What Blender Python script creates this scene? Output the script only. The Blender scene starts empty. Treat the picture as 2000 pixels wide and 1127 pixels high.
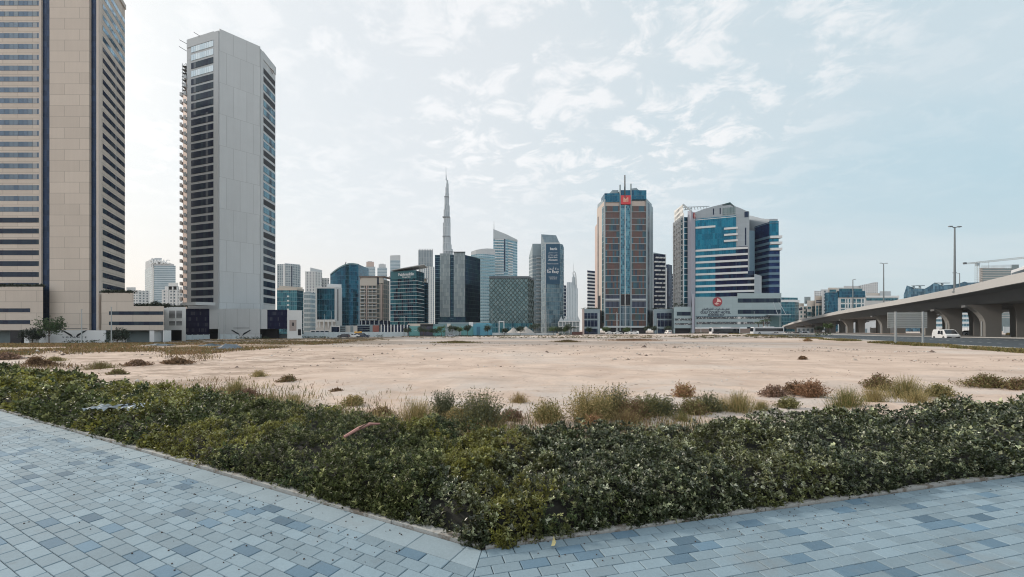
import bpy, math, random
import numpy as np
from mathutils import Vector, Matrix, noise as mnoise
random.seed(7); RNG = np.random.default_rng(11)
SC = bpy.context.scene; COL = SC.collection
rad = math.radians
# ---------------------------------------------------------------- camera, sky, sun, exposure
FPX, HC, HY, CX = 780.0, 1.6, 645.0, 1000.0        # focal length (px of a 2000 px picture), eye height, horizon row, centre
cam = bpy.data.cameras.new("camera"); camo = bpy.data.objects.new("camera", cam); COL.objects.link(camo)
camo.location = (0, 0, HC); camo.rotation_euler = (rad(90), 0, 0)
cam.sensor_width = 36; cam.lens = 36 * FPX / 2000; cam.shift_y = (HY - 563.5) / 2000
cam.clip_start = .05; cam.clip_end = 12000
SC.camera = camo
SUN_DIR = Vector((-.93, .42, .58)).normalized()
sun = bpy.data.lights.new("sun", 'SUN'); suno = bpy.data.objects.new("sun", sun); COL.objects.link(suno)
sun.energy = 2.9; sun.angle = rad(7); sun.color = (1, .90, .79)
suno.rotation_euler = SUN_DIR.to_track_quat('Z', 'Y').to_euler(); suno.location = (-60, 30, 120)
w = bpy.data.worlds.new("World"); SC.world = w; w.use_nodes = True
def build_world():
    nt = w.node_tree; N = nt.nodes; L = nt.links; N.clear()
    def nd(t, **k):
        n = N.new(t)
        for a, b in k.items(): setattr(n, a, b)
        return n
    def math_(op, a, b=None, clamp=False):
        n = nd('ShaderNodeMath', operation=op, use_clamp=clamp)
        for i, v in enumerate((a, b)):
            if v is None: continue
            if isinstance(v, (int, float)): n.inputs[i].default_value = v
            else: L.new(v, n.inputs[i])
        return n.outputs[0]
    def mix(f, a, b):
        n = nd('ShaderNodeMix', data_type='RGBA')
        for i, v in ((0, f), (6, a), (7, b)):
            if isinstance(v, (int, float, tuple)): n.inputs[i].default_value = v if not isinstance(v, tuple) else (*v, 1)
            else: L.new(v, n.inputs[i])
        return n.outputs[2]
    def ramp(v, lo, hi):
        n = nd('ShaderNodeMapRange', interpolation_type='SMOOTHSTEP'); L.new(v, n.inputs[0])
        n.inputs[1].default_value = lo; n.inputs[2].default_value = hi; return n.outputs[0]
    sky = nd('ShaderNodeTexSky', sky_type='NISHITA', sun_disc=False)
    sky.sun_elevation = math.asin(SUN_DIR.z); sky.sun_rotation = math.atan2(SUN_DIR.x, SUN_DIR.y)
    sky.air_density = 1.2; sky.dust_density = 3.5; sky.ozone_density = 1.5
    tc = nd('ShaderNodeTexCoord'); sp = nd('ShaderNodeSeparateXYZ'); L.new(tc.outputs['Generated'], sp.inputs[0])
    x, y, z = sp.outputs
    zz = math_('MAXIMUM', z, 0.0)
    den = math_('ADD', zz, .16)
    cb = nd('ShaderNodeCombineXYZ'); L.new(math_('DIVIDE', x, den), cb.inputs[0]); L.new(math_('DIVIDE', y, den), cb.inputs[1])
    def nz(scale, det, rough, dist, off, sx=1., sy=1., rot=0.):
        m = nd('ShaderNodeMapping'); m.inputs['Location'].default_value = off; m.inputs['Scale'].default_value = (sx, sy, 1); m.inputs['Rotation'].default_value = (0, 0, rot)
        L.new(cb.outputs[0], m.inputs[0])
        n = nd('ShaderNodeTexNoise'); L.new(m.outputs[0], n.inputs['Vector'])
        n.inputs['Scale'].default_value = scale; n.inputs['Detail'].default_value = det; n.inputs['Roughness'].default_value = rough; n.inputs['Distortion'].default_value = dist
        return n.outputs[0]
    big = ramp(nz(.55, 4, .55, .4, (3.1, 1.7, 0)), .38, .68)            # where the veil is thick
    puff = ramp(nz(6.2, 10, .66, .4, (7.3, 2.2, 0), 1.0, 1.15, .5), .46, .62)      # small broken clouds
    streak = ramp(nz(1.2, 6, .62, .5, (1.3, 9.2, 0), .6, 1.8, -.6), .40, .75)
    # side-to-side: bright warm veil towards the sun, cool blue grey away from it
    toward = ramp(math_('ADD', math_('MULTIPLY', x, -1.0), math_('MULTIPLY', y, .25)), -.62, .42)
    low = ramp(z, .30, .0)
    # colours are ten times the radiance: the background strength is 0.1
    base = mix(toward, (4.5, 6.35, 7.2), (7.5, 7.95, 8.2))
    horizon = mix(toward, (5.0, 6.3, 6.8), (8.4, 7.8, 7.45))
    veil = mix(math_('MULTIPLY', low, .85), base, horizon)
    patch = ramp(nz(.8, 5, .6, .5, (2.2, 8.4, 0), 1, 1.1, .3), .34, .56)
    veil = mix(math_('MULTIPLY', big, .34), veil, (8.0, 8.2, 8.35))
    veil = mix(math_('MULTIPLY', streak, .20), veil, (8.0, 8.25, 8.35))
    px_, py_ = math_('SUBTRACT', math_('DIVIDE', x, den), .22), math_('SUBTRACT', math_('DIVIDE', y, den), 1.15)
    field = ramp(math_('ADD', math_('ADD', math_('MULTIPLY', px_, px_), math_('MULTIPLY', math_('MULTIPLY', py_, py_), .6)), math_('MULTIPLY', patch, -.25)), .55, -.05)      # the main field of broken cloud
    cl = math_('MULTIPLY', math_('MULTIPLY', puff, math_('ADD', math_('ADD', .14, math_('MULTIPLY', field, .75)), math_('MULTIPLY', math_('MULTIPLY', patch, ramp(x, .75, .25)), .35), True)), ramp(z, .10, .40))
    veil = mix(cl, veil, (9.6, 9.6, 9.6))
    col = mix(.84, sky.outputs[0], veil)
    behind = math_('MULTIPLY', ramp(y, .05, -.7), ramp(z, .12, .42))       # bright sky added behind the viewer to light the building fronts
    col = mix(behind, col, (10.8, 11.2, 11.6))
    below = ramp(z, 0.0, -.03)
    col = mix(below, col, (3.6, 3.4, 3.2))
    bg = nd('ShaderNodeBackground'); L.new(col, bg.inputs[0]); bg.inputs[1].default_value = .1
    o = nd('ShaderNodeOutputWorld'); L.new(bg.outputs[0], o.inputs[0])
build_world()
vs = SC.view_settings; vs.view_transform = 'Standard'; vs.look = 'None'; vs.gamma = 1; vs.use_curve_mapping = False; vs.exposure = .17
SC.cycles.max_bounces = 6; SC.cycles.diffuse_bounces = 3; SC.cycles.glossy_bounces = 3; SC.cycles.transparent_max_bounces = 6; SC.cycles.volume_bounces = 1
SC.cycles.pixel_filter_type = 'BLACKMAN_HARRIS'; SC.cycles.filter_width = 1.1
SC.cycles.caustics_reflective = False; SC.cycles.caustics_refractive = False

# ---------------------------------------------------------------- helpers
ORG = {}
def tag(o, label=None, cat=None, group=None, kind=None):
    if label: o['label'] = label
    if cat: o['category'] = cat
    if group: o['group'] = group
    if kind: o['kind'] = kind
    return o
def thing(name, label, cat, loc=(0, 0, 0), group=None, rz=0.):
    o = bpy.data.objects.new(name, None); COL.objects.link(o); o.location = loc; o.rotation_euler = (0, 0, rz)
    o.empty_display_size = .3; ORG[o.name] = Vector(loc)
    return tag(o, label, cat, group)
class MB:
    """collects faces, becomes ONE mesh object"""
    def __init__(s): s.v = []; s.f = []; s.uv = []; s.c = []; s.mi = []; s.sm = False
    def face(s, pts, uv=None, col=None, m=0):
        i = len(s.v); s.v += [tuple(p) for p in pts]; s.f.append(tuple(range(i, i + len(pts))))
        if uv is None:
            p = [Vector(q) for q in pts]; n = (p[1] - p[0]).cross(p[2] - p[0])
            if abs(n.z) > max(abs(n.x), abs(n.y)): uv = [(q.x, q.y) for q in p]
            else:
                h = Vector((-n.y, n.x, 0)); h = h.normalized() if h.length > 1e-9 else Vector((1, 0, 0))
                uv = [(q.dot(h), q.z) for q in p]
        s.uv += list(uv); s.c.append(col); s.mi.append(m)
    def box(s, x0, x1, y0, y1, z0, z1, m=0, col=None):
        s.obox((x0, y0), (1, 0), x1 - x0, y1 - y0, z0, z1, m=m, col=col)
    def obox(s, o, u, lu, lv, z0, z1, m=0, col=None):
        """box: corner o, horizontal unit u, length lu along u, lv along the left normal of u"""
        ux, uy = u; vx, vy = -uy, ux
        P = [(o[0], o[1]), (o[0] + ux * lu, o[1] + uy * lu), (o[0] + ux * lu + vx * lv, o[1] + uy * lu + vy * lv), (o[0] + vx * lv, o[1] + vy * lv)]
        s.prism(P, z0, z1, m=m, col=col)
    def prism(s, P, z0, z1, m=0, col=None, caps=True, bottom=True):
        n = len(P); T = z1 if isinstance(z1, (list, tuple)) else [z1] * n; B = z0 if isinstance(z0, (list, tuple)) else [z0] * n
        a = sum(P[i][0] * P[(i + 1) % n][1] - P[(i + 1) % n][0] * P[i][1] for i in range(n))
        if a < 0: P = P[::-1]; T = T[::-1]; B = B[::-1]
        u = 0.
        for i in range(n):
            j = (i + 1) % n; l = math.hypot(P[j][0] - P[i][0], P[j][1] - P[i][1])
            s.face([(*P[i], B[i]), (*P[j], B[j]), (*P[j], T[j]), (*P[i], T[i])], [(u, B[i]), (u + l, B[j]), (u + l, T[j]), (u, T[i])], col, m)
            u += l
        if caps:
            if n >= 6 and n % 2 == 0 and max(T) - min(T) > .3:      # raking top: quads between the front and back halves
                for i in range(n // 2 - 1): s.face([(*P[i], T[i]), (*P[i + 1], T[i + 1]), (*P[n - 2 - i], T[n - 2 - i]), (*P[n - 1 - i], T[n - 1 - i])], None, col, m)
            else: s.face([(*P[i], T[i]) for i in range(n)], None, col, m)
            if bottom: s.face([(*P[i], B[i]) for i in reversed(range(n))], None, col, m)
    def tube(s, path, r, n=8, m=0, col=None, cap=True):
        path = [Vector(p) for p in path]; R = r if isinstance(r, (list, tuple)) else [r] * len(path); rings = []
        for i, p in enumerate(path):
            d = (path[min(i + 1, len(path) - 1)] - path[max(i - 1, 0)]).normalized()
            a = d.cross(Vector((0, 0, 1)) if abs(d.z) < .95 else Vector((1, 0, 0))).normalized(); b = d.cross(a)
            rings.append([p + a * math.cos(2 * math.pi * k / n) * R[i] + b * math.sin(2 * math.pi * k / n) * R[i] for k in range(n)])
        for i in range(len(path) - 1):
            for k in range(n):
                q = (k + 1) % n; s.face([rings[i][q], rings[i][k], rings[i + 1][k], rings[i + 1][q]], None, col, m)
        if cap: s.face(rings[0], None, col, m); s.face(rings[-1][::-1], None, col, m)
    def build(s, name, mat, parent=None, smooth=False, weld=False):
        me = bpy.data.meshes.new(name); org = ORG.get(parent.name, Vector()) if parent else Vector()
        vv = np.array(s.v, dtype=np.float64).reshape(-1, 3) - np.array(org)
        me.from_pydata(vv.tolist(), [], s.f)
        ul = me.uv_layers.new(name="UVMap"); ul.data.foreach_set("uv", np.array(s.uv, dtype=np.float32).ravel())
        if any(c is not None for c in s.c):
            ca = me.color_attributes.new("tone", 'FLOAT_COLOR', 'CORNER'); arr = []
            for f, c in zip(s.f, s.c):
                c = c if c is not None else (1, 1, 1); arr += [(c[0], c[1], c[2], 1)] * len(f)
            ca.data.foreach_set("color", np.array(arr, dtype=np.float32).ravel())
        for mt in (mat if isinstance(mat, (list, tuple)) else [mat]): me.materials.append(mt)
        if isinstance(mat, (list, tuple)): me.polygons.foreach_set("material_index", s.mi)
        if weld or smooth:
            import bmesh
            bm = bmesh.new(); bm.from_mesh(me); bmesh.ops.remove_doubles(bm, verts=bm.verts, dist=1e-4); bm.to_mesh(me); bm.free()
        if smooth: me.polygons.foreach_set("use_smooth", [True] * len(me.polygons))
        me.update()
        o = bpy.data.objects.new(name, me); COL.objects.link(o)
        if parent: o.parent = parent; ORG[o.name] = org
        return o
def mesh_np(name, verts, faces, mat, parent=None, cols=None, uv=None, smooth=False):
    """big mesh from arrays; faces n x k; cols per vertex"""
    me = bpy.data.meshes.new(name); nv = len(verts); nf, k = faces.shape
    org = ORG.get(parent.name, Vector()) if parent else Vector()
    me.vertices.add(nv); me.vertices.foreach_set("co", (verts - np.array(org)).astype(np.float32).ravel())
    me.loops.add(nf * k); me.loops.foreach_set("vertex_index", faces.astype(np.int32).ravel())
    me.polygons.add(nf); me.polygons.foreach_set("loop_start", np.arange(0, nf * k, k, dtype=np.int32)); me.polygons.foreach_set("loop_total", np.full(nf, k, dtype=np.int32))
    if smooth: me.polygons.foreach_set("use_smooth", np.ones(nf, dtype=bool))
    if cols is not None:
        ca = me.color_attributes.new("tone", 'FLOAT_COLOR', 'POINT'); c4 = np.ones((nv, 4), dtype=np.float32); c4[:, :3] = cols; ca.data.foreach_set("color", c4.ravel())
    me.materials.append(mat); me.update(calc_edges=True); me.validate()
    o = bpy.data.objects.new(name, me); COL.objects.link(o)
    if parent: o.parent = parent; ORG[o.name] = org
    return o
def X(px, d): return (px - CX) / FPX * d
def Z(py, d): return HC - (py - HY) / FPX * d
def at(px, d): return (X(px, d), d)
def on_line(px, A, B):
    """where the sight line of column px crosses the plan line A-B"""
    k = (px - CX) / FPX; dx, dy = B[0] - A[0], B[1] - A[1]
    t = (k * A[1] - A[0]) / (dx - k * dy); return (A[0] + dx * t, A[1] + dy * t)
def sst(a, b, x): t = min(1, max(0, (x - a) / (b - a))); return t * t * (3 - 2 * t)
def zg(x, y):
    r = sst(30, 120, y)
    z = r * (-1.2 + .008 * min(150, max(-160, x)))
    return z + .35 * sst(42, 70, x) * sst(30, 70, y) * (1 - sst(150, 260, y))

# ---------------------------------------------------------------- materials
class NT:
    def __init__(s, name):
        s.m = bpy.data.materials.new(name); s.m.use_nodes = True; s.t = s.m.node_tree; s.N = s.t.nodes; s.L = s.t.links; s.N.clear()
        s.b = s.N.new('ShaderNodeBsdfPrincipled'); s.o = s.N.new('ShaderNodeOutputMaterial'); s.L.new(s.b.outputs[0], s.o.inputs[0])
    def nd(s, t, **k):
        n = s.N.new(t)
        for a, b in k.items(): setattr(n, a, b)
        return n
    def put(s, sock, v):
        if isinstance(v, (int, float)): sock.default_value = v
        elif isinstance(v, tuple): sock.default_value = v if len(v) == len(sock.default_value) else (*v, 1)
        else: s.L.new(v, sock)
    def math(s, op, a, b=None, c=None, clamp=False):
        n = s.nd('ShaderNodeMath', operation=op, use_clamp=clamp)
        for i, v in enumerate((a, b, c)):
            if v is not None: s.put(n.inputs[i], v)
        return n.outputs[0]
    def mix(s, f, a, b, blend='MIX'):
        n = s.nd('ShaderNodeMix', data_type='RGBA', blend_type=blend); s.put(n.inputs[0], f); s.put(n.inputs[6], a); s.put(n.inputs[7], b); return n.outputs[2]
    def step(s, v, lo, hi):
        n = s.nd('ShaderNodeMapRange', interpolation_type='SMOOTHSTEP'); s.put(n.inputs[0], v); n.inputs[1].default_value = lo; n.inputs[2].default_value = hi; return n.outputs[0]
    def noise(s, vec, scale, det=3, rough=.55, dist=0., out=0):
        n = s.nd('ShaderNodeTexNoise'); s.L.new(vec, n.inputs['Vector']); n.inputs['Scale'].default_value = scale; n.inputs['Detail'].default_value = det
        n.inputs['Roughness'].default_value = rough; n.inputs['Distortion'].default_value = dist; return n.outputs[out]
    def mapped(s, vec, sc=(1, 1, 1), loc=(0, 0, 0), rot=(0, 0, 0)):
        n = s.nd('ShaderNodeMapping'); s.L.new(vec, n.inputs[0]); n.inputs['Scale'].default_value = sc; n.inputs['Location'].default_value = loc; n.inputs['Rotation'].default_value = rot; return n.outputs[0]
    def set(s, **k):
        M = {'base': 'Base Color', 'rough': 'Roughness', 'metal': 'Metallic', 'spec': 'Specular IOR Level', 'normal': 'Normal', 'emit': 'Emission Color', 'emits': 'Emission Strength', 'coat': 'Coat Weight', 'sub': 'Subsurface Weight'}
        for a, b in k.items(): s.put(s.b.inputs[M[a]], b)
        return s.m
    def bump(s, h, strength=.3, dist=.02):
        n = s.nd('ShaderNodeBump'); n.inputs['Strength'].default_value = strength; n.inputs['Distance'].default_value = dist; s.put(n.inputs['Height'], h); return n.outputs[0]
_pc = {}
def plain(name, col, rough=.6, metal=0., var=.12, scale=.6, spec=.4, streak=False):
    """painted, plastered or metal surface with uneven tone"""
    if name in _pc: return _pc[name]
    n = NT(name); tc = n.nd('ShaderNodeTexCoord').outputs['Object']
    v = n.mapped(tc, (1, 1, .25)) if streak else tc
    a = n.noise(v, scale, 5, .6); b = n.noise(tc, scale * 9, 3, .6)
    f = n.math('ADD', n.math('MULTIPLY', a, .7), n.math('MULTIPLY', b, .3))
    k = n.math('ADD', 1 - var, n.math('MULTIPLY', f, 2 * var))
    h = n.nd('ShaderNodeHueSaturation'); h.inputs['Color'].default_value = (*col, 1); n.L.new(k, h.inputs['Value'])
    _pc[name] = n.set(base=h.outputs[0], rough=rough, metal=metal, spec=spec); return _pc[name]
def cladding(name, col, pw, ph, joint=.03, rough=.7, var=.06, stagger=True, jdark=.75, streaks=.08):
    """stone or concrete panels with thin joints, metre UVs"""
    n = NT(name); uv = n.nd('ShaderNodeTexCoord').outputs['UV']
    br = n.nd('ShaderNodeTexBrick'); n.L.new(uv, br.inputs['Vector']); br.offset = .5 if stagger else 0.; br.squash = 1
    br.inputs['Scale'].default_value = 1; br.inputs['Mortar Size'].default_value = joint; br.inputs['Mortar Smooth'].default_value = .3
    br.inputs['Brick Width'].default_value = pw; br.inputs['Row Height'].default_value = ph; br.inputs['Bias'].default_value = 0
    br.inputs['Color1'].default_value = (*[c * (1 - var) for c in col], 1); br.inputs['Color2'].default_value = (*[min(1, c * (1 + var)) for c in col], 1); br.inputs['Mortar'].default_value = (*[c * jdark for c in col], 1)
    st = n.noise(n.mapped(uv, (1.2, .06, 1)), 1., 5, .65); bl = n.noise(uv, .12, 4, .6)
    k = n.math('ADD', 1 - streaks * 1.5, n.math('MULTIPLY', n.math('ADD', st, bl), streaks * 1.5))
    h = n.nd('ShaderNodeHueSaturation'); n.L.new(br.outputs[0], h.inputs['Color']); n.L.new(k, h.inputs['Value'])
    return n.set(base=h.outputs[0], rough=rough, spec=.3)
def facade(name, glass, frame, fh, bw, ft=.12, mt=.08, sill=None, sillh=0., rough=.12, metal=.55, tilt=.012, blind=.0, blindc=(.5, .5, .48), grime=.25, var=.5, voff=0., spec=.5):
    """curtain wall: panes (random pick of the glass colours), floor lines, mullions, optional opaque sill strip per storey; metre UVs"""
    n = NT(name); uv = n.nd('ShaderNodeTexCoord').outputs['UV']; sp = n.nd('ShaderNodeSeparateXYZ'); n.L.new(uv, sp.inputs[0])
    u, v = sp.outputs[0], sp.outputs[1]
    fu = n.math('DIVIDE', u, bw); fv = n.math('DIVIDE', n.math('ADD', v, voff), fh)
    iu = n.math('FLOOR', fu); iv = n.math('FLOOR', fv); ru = n.math('FRACT', fu); rv = n.math('FRACT', fv)
    cb = n.nd('ShaderNodeCombineXYZ'); n.L.new(iu, cb.inputs[0]); n.L.new(iv, cb.inputs[1])
    wn = n.nd('ShaderNodeTexWhiteNoise', noise_dimensions='2D'); n.L.new(cb.outputs[0], wn.inputs['Vector'])
    cr = n.nd('ShaderNodeValToRGB'); cr.color_ramp.interpolation = 'CONSTANT'; E = cr.color_ramp.elements
    while len(E) < len(glass): E.new(.5)
    for i, g in enumerate(glass): E[i].position = i / len(glass); E[i].color = (*g, 1)
    n.L.new(wn.outputs['Value'], cr.inputs[0])
    pane = cr.outputs[0]
    big = n.noise(n.mapped(uv, (.05, .03, 1)), 1., 4, .55, .6)  # broad tone noise paints cloud reflections into the pane colour
    k = n.math('ADD', 1 - var / 2, n.math('MULTIPLY', n.math('SUBTRACT', big, .0), var))
    h = n.nd('ShaderNodeHueSaturation'); n.L.new(pane, h.inputs['Color']); n.L.new(k, h.inputs['Value']); pane = h.outputs[0]
    isb = None
    if blind > 0:
        w2 = n.nd('ShaderNodeTexWhiteNoise', noise_dimensions='3D'); cb2 = n.nd('ShaderNodeCombineXYZ'); n.L.new(iu, cb2.inputs[0]); n.L.new(iv, cb2.inputs[1]); cb2.inputs[2].default_value = 5.; n.L.new(cb2.outputs[0], w2.inputs['Vector'])
        isb = n.math('LESS_THAN', w2.outputs['Value'], blind); pane = n.mix(n.math('MULTIPLY', isb, .7), pane, blindc)
    line = n.math('MAXIMUM', n.math('LESS_THAN', rv, ft / fh), n.math('LESS_THAN', ru, mt / bw))
    c = n.mix(line, pane, frame); sol = line
    if sill:
        s_ = n.math('LESS_THAN', rv, sillh / fh); c = n.mix(s_, c, sill); sol = n.math('MAXIMUM', sol, s_)
    g = n.nd('ShaderNodeNewGeometry'); vm = n.nd('ShaderNodeVectorMath', operation='SCALE'); sb = n.nd('ShaderNodeVectorMath', operation='SUBTRACT')
    n.L.new(wn.outputs['Color'], sb.inputs[0]); sb.inputs[1].default_value = (.5, .5, .5); n.L.new(sb.outputs[0], vm.inputs[0]); n.L.new(n.math('MULTIPLY', n.math('SUBTRACT', 1., sol), tilt * 2), vm.inputs['Scale'])
    ad = n.nd('ShaderNodeVectorMath', operation='ADD'); n.L.new(g.outputs['Normal'], ad.inputs[0]); n.L.new(vm.outputs[0], ad.inputs[1]); nm = n.nd('ShaderNodeVectorMath', operation='NORMALIZE'); n.L.new(ad.outputs[0], nm.inputs[0])
    met = n.math('MULTIPLY', n.math('SUBTRACT', 1., sol), metal)
    if isb is not None: met = n.math('MULTIPLY', met, n.math('SUBTRACT', 1., n.math('MULTIPLY', isb, .7)))
    return n.set(base=c, rough=n.math('ADD', rough, n.math('MULTIPLY', sol, .5)), metal=met, normal=nm.outputs[0], spec=spec)
def vcol(name, rough=.6, spec=.35, mul=1., trans=0.):
    n = NT(name); a = n.nd('ShaderNodeVertexColor', layer_name="tone"); h = n.nd('ShaderNodeHueSaturation'); n.L.new(a.outputs[0], h.inputs['Color']); h.inputs['Value'].default_value = mul
    if trans:
        tr = n.nd('ShaderNodeBsdfTranslucent'); n.L.new(h.outputs[0], tr.inputs[0]); mx = n.nd('ShaderNodeMixShader'); mx.inputs[0].default_value = trans
        n.L.new(n.b.outputs[0], mx.inputs[1]); n.L.new(tr.outputs[0], mx.inputs[2]); n.L.new(mx.outputs[0], n.o.inputs[0])
    return n.set(base=h.outputs[0], rough=rough, spec=spec)
# ================================================================ ground, paving, planting bed
CORN = np.array((-.21, 2.97)); TL = np.array((-.8925, .451)); NL = np.array((.451, .8925)); TR = np.array((.969, .247)); NR = np.array((-.247, .969))
def bed_d(x, y): return (x - CORN[0]) * NL[0] + (y - CORN[1]) * NL[1], (x - CORN[0]) * NR[0] + (y - CORN[1]) * NR[1]
def vnoise(x, y, seed=0):
    """value noise on arrays"""
    xi = np.floor(x).astype(np.int64); yi = np.floor(y).astype(np.int64); fx = x - xi; fy = y - yi; fx = fx * fx * (3 - 2 * fx); fy = fy * fy * (3 - 2 * fy)
    def h(a, b):
        n = (a * 374761393 + b * 668265263 + seed * 1442695041) & 0x7fffffff; n = ((n ^ (n >> 13)) * 1274126177) & 0x7fffffff; return ((n ^ (n >> 16)) & 0xffff) / 65535.
    return (h(xi, yi) * (1 - fx) + h(xi + 1, yi) * fx) * (1 - fy) + (h(xi, yi + 1) * (1 - fx) + h(xi + 1, yi + 1) * fx) * fy
def fbm(x, y, seed=0, o=4):
    r = 0; a = .5
    for i in range(o): r = r + a * vnoise(x * 2 ** i, y * 2 ** i, seed + i); a *= .5
    return r
def sand_material():
    n = NT("sandy_ground"); tc = n.nd('ShaderNodeTexCoord').outputs['Object']
    sp = n.nd('ShaderNodeSeparateXYZ'); n.L.new(tc, sp.inputs[0]); y = sp.outputs[1]; x = sp.outputs[0]
    big = n.noise(tc, .055, 5, .6, .5); mid = n.noise(tc, .45, 6, .62, .3); fine = n.noise(tc, 9., 4, .7); grit = n.noise(tc, 45., 2, .6)
    trk = n.noise(n.mapped(tc, (.05, 1.2, 1), rot=(0, 0, .12)), 1., 5, .65, .3)
    c = n.mix(n.step(mid, .3, .7), (.455, .350, .285), (.60, .478, .395))
    c = n.mix(n.math('MULTIPLY', n.step(big, .48, .62), .7), c, (.56, .50, .45))
    c = n.mix(n.math('MULTIPLY', n.step(n.noise(tc, .16, 7, .7, .6), .52, .64), .5), c, (.40, .315, .26))
    c = n.mix(n.math('MULTIPLY', n.step(trk, .55, .66), .5), c, (.40, .32, .26))
    tk = n.math('FRACT', n.math('DIVIDE', n.math('ADD', n.math('ADD', y, n.math('MULTIPLY', x, .22)), n.math('MULTIPLY', n.noise(tc, .03, 2), 22.)), 19.))
    tm = n.math('MAXIMUM', n.step(n.math('ABSOLUTE', n.math('SUBTRACT', tk, .30)), .016, .006), n.step(n.math('ABSOLUTE', n.math('SUBTRACT', tk, .40)), .016, .006))
    c = n.mix(n.math('MULTIPLY', n.math('MULTIPLY', tm, n.step(n.noise(tc, .2, 4), .42, .55)), .35), c, (.36, .28, .23))
    # paler gravelly rim near the bed and at the far side
    rim = n.math('MAXIMUM', n.step(y, 15., 8.), n.step(y, 80., 150.))
    gr = n.math('MULTIPLY', rim, n.step(n.noise(tc, .6, 5, .6), .42, .6))
    c = n.mix(n.math('MULTIPLY', gr, .75), c, (.50, .455, .42))
    vo = n.nd('ShaderNodeTexVoronoi'); n.L.new(n.mapped(tc, (1, .8, 1)), vo.inputs['Vector']); vo.inputs['Scale'].default_value = 3.2; vo.inputs['Randomness'].default_value = 1
    speck = n.math('MULTIPLY', n.step(vo.outputs['Distance'], .22, .09), n.step(n.noise(tc, .7, 5, .7), .46, .56))
    c = n.mix(n.math('MULTIPLY', speck, .75), c, (.20, .155, .125))
    c = n.mix(n.math('MULTIPLY', n.step(fine, .6, .8), .35), c, (.32, .25, .20))
    rb = n.math('MULTIPLY', n.math('MULTIPLY', n.step(x, -5., -10.), n.step(n.math('ADD', y, n.math('MULTIPLY', n.noise(tc, .3, 5, .7), 12.)), 42., 30.)), n.step(n.noise(n.mapped(tc, (1, 1.6, 1)), .55, 8, .75), .47, .56))
    c = n.mix(n.math('MULTIPLY', rb, .75), c, (.30, .23, .18))
    # brown weedy earth at the far left
    lf = n.math('MULTIPLY', n.step(n.math('ADD', n.math('ADD', x, n.math('MULTIPLY', y, .25)), n.math('MULTIPLY', n.noise(tc, .08, 5, .7), 60.)), 34., 8.), n.step(n.math('ADD', y, n.math('MULTIPLY', n.noise(tc, .15, 6, .75), 60.)), 56., 74.))
    c = n.mix(n.math('MULTIPLY', lf, n.step(n.noise(tc, .22, 5, .65), .38, .52)), c, (.20, .145, .09))
    hh = n.math('ADD', n.math('MULTIPLY', mid, .8), n.math('ADD', n.math('MULTIPLY', fine, .25), n.math('MULTIPLY', grit, .06)))
    return n.set(base=c, rough=.95, spec=.1, normal=n.bump(hh, .8, .16))
def ground():
    ys = np.concatenate([np.array([-3000, -600, -100, -30, -10, -4]), np.arange(-2, 16, .16), 16 * 1.035 ** np.arange(0, 175)]); ys = ys[ys < 7500]; ys = np.append(ys, 9000)
    xs = np.concatenate([-np.array([9000, 3000, 1000, 500, 300, 220, 180, 150, 130, 110, 95, 80, 70, 60, 50, 42, 36, 30, 26, 22, 19]), np.arange(-17, 14, .16), np.array([15, 17, 20, 24, 28, 32, 36, 40, 44, 48, 52, 56, 60, 65, 70, 80, 90, 105, 120, 140, 160, 200, 300, 500, 1000, 3000, 9000])])
    Xg, Yg = np.meshgrid(xs, ys); f = np.vectorize(zg)(Xg, Yg)
    dl, dr = bed_d(Xg, Yg); d = np.minimum(dl, dr)
    k = np.clip((d - 2.0) / .8, 0, 1)
    n1 = (fbm(Xg * .5, Yg * .5, 3, 5) - .47) * .22 + (fbm(Xg * 2.5, Yg * 2.5, 9, 3) - .45) * .06
    near = np.clip((60 - Yg) / 30, 0, 1)
    Zg = f + n1 * k * near + k * .02 * near
    Zg = np.where(d < 2.0, -.06, Zg) if True else Zg
    Zg = np.where((d < 2.0) & (d > .15), -.01 + .04 * fbm(Xg * 3, Yg * 3, 5, 3), Zg)
    V = np.stack([Xg, Yg, Zg], -1).reshape(-1, 3); ny, nx = Xg.shape
    i = np.arange(ny - 1)[:, None] * nx + np.arange(nx - 1)[None]; F = np.stack([i, i + 1, i + nx + 1, i + nx], -1).reshape(-1, 4)
    o = mesh_np("ground", V, F, sand_material(), smooth=True); tag(o, kind='structure')
    o['label'] = 'pale pinkish sand plot with faint tracks and grit'
ground()

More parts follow.
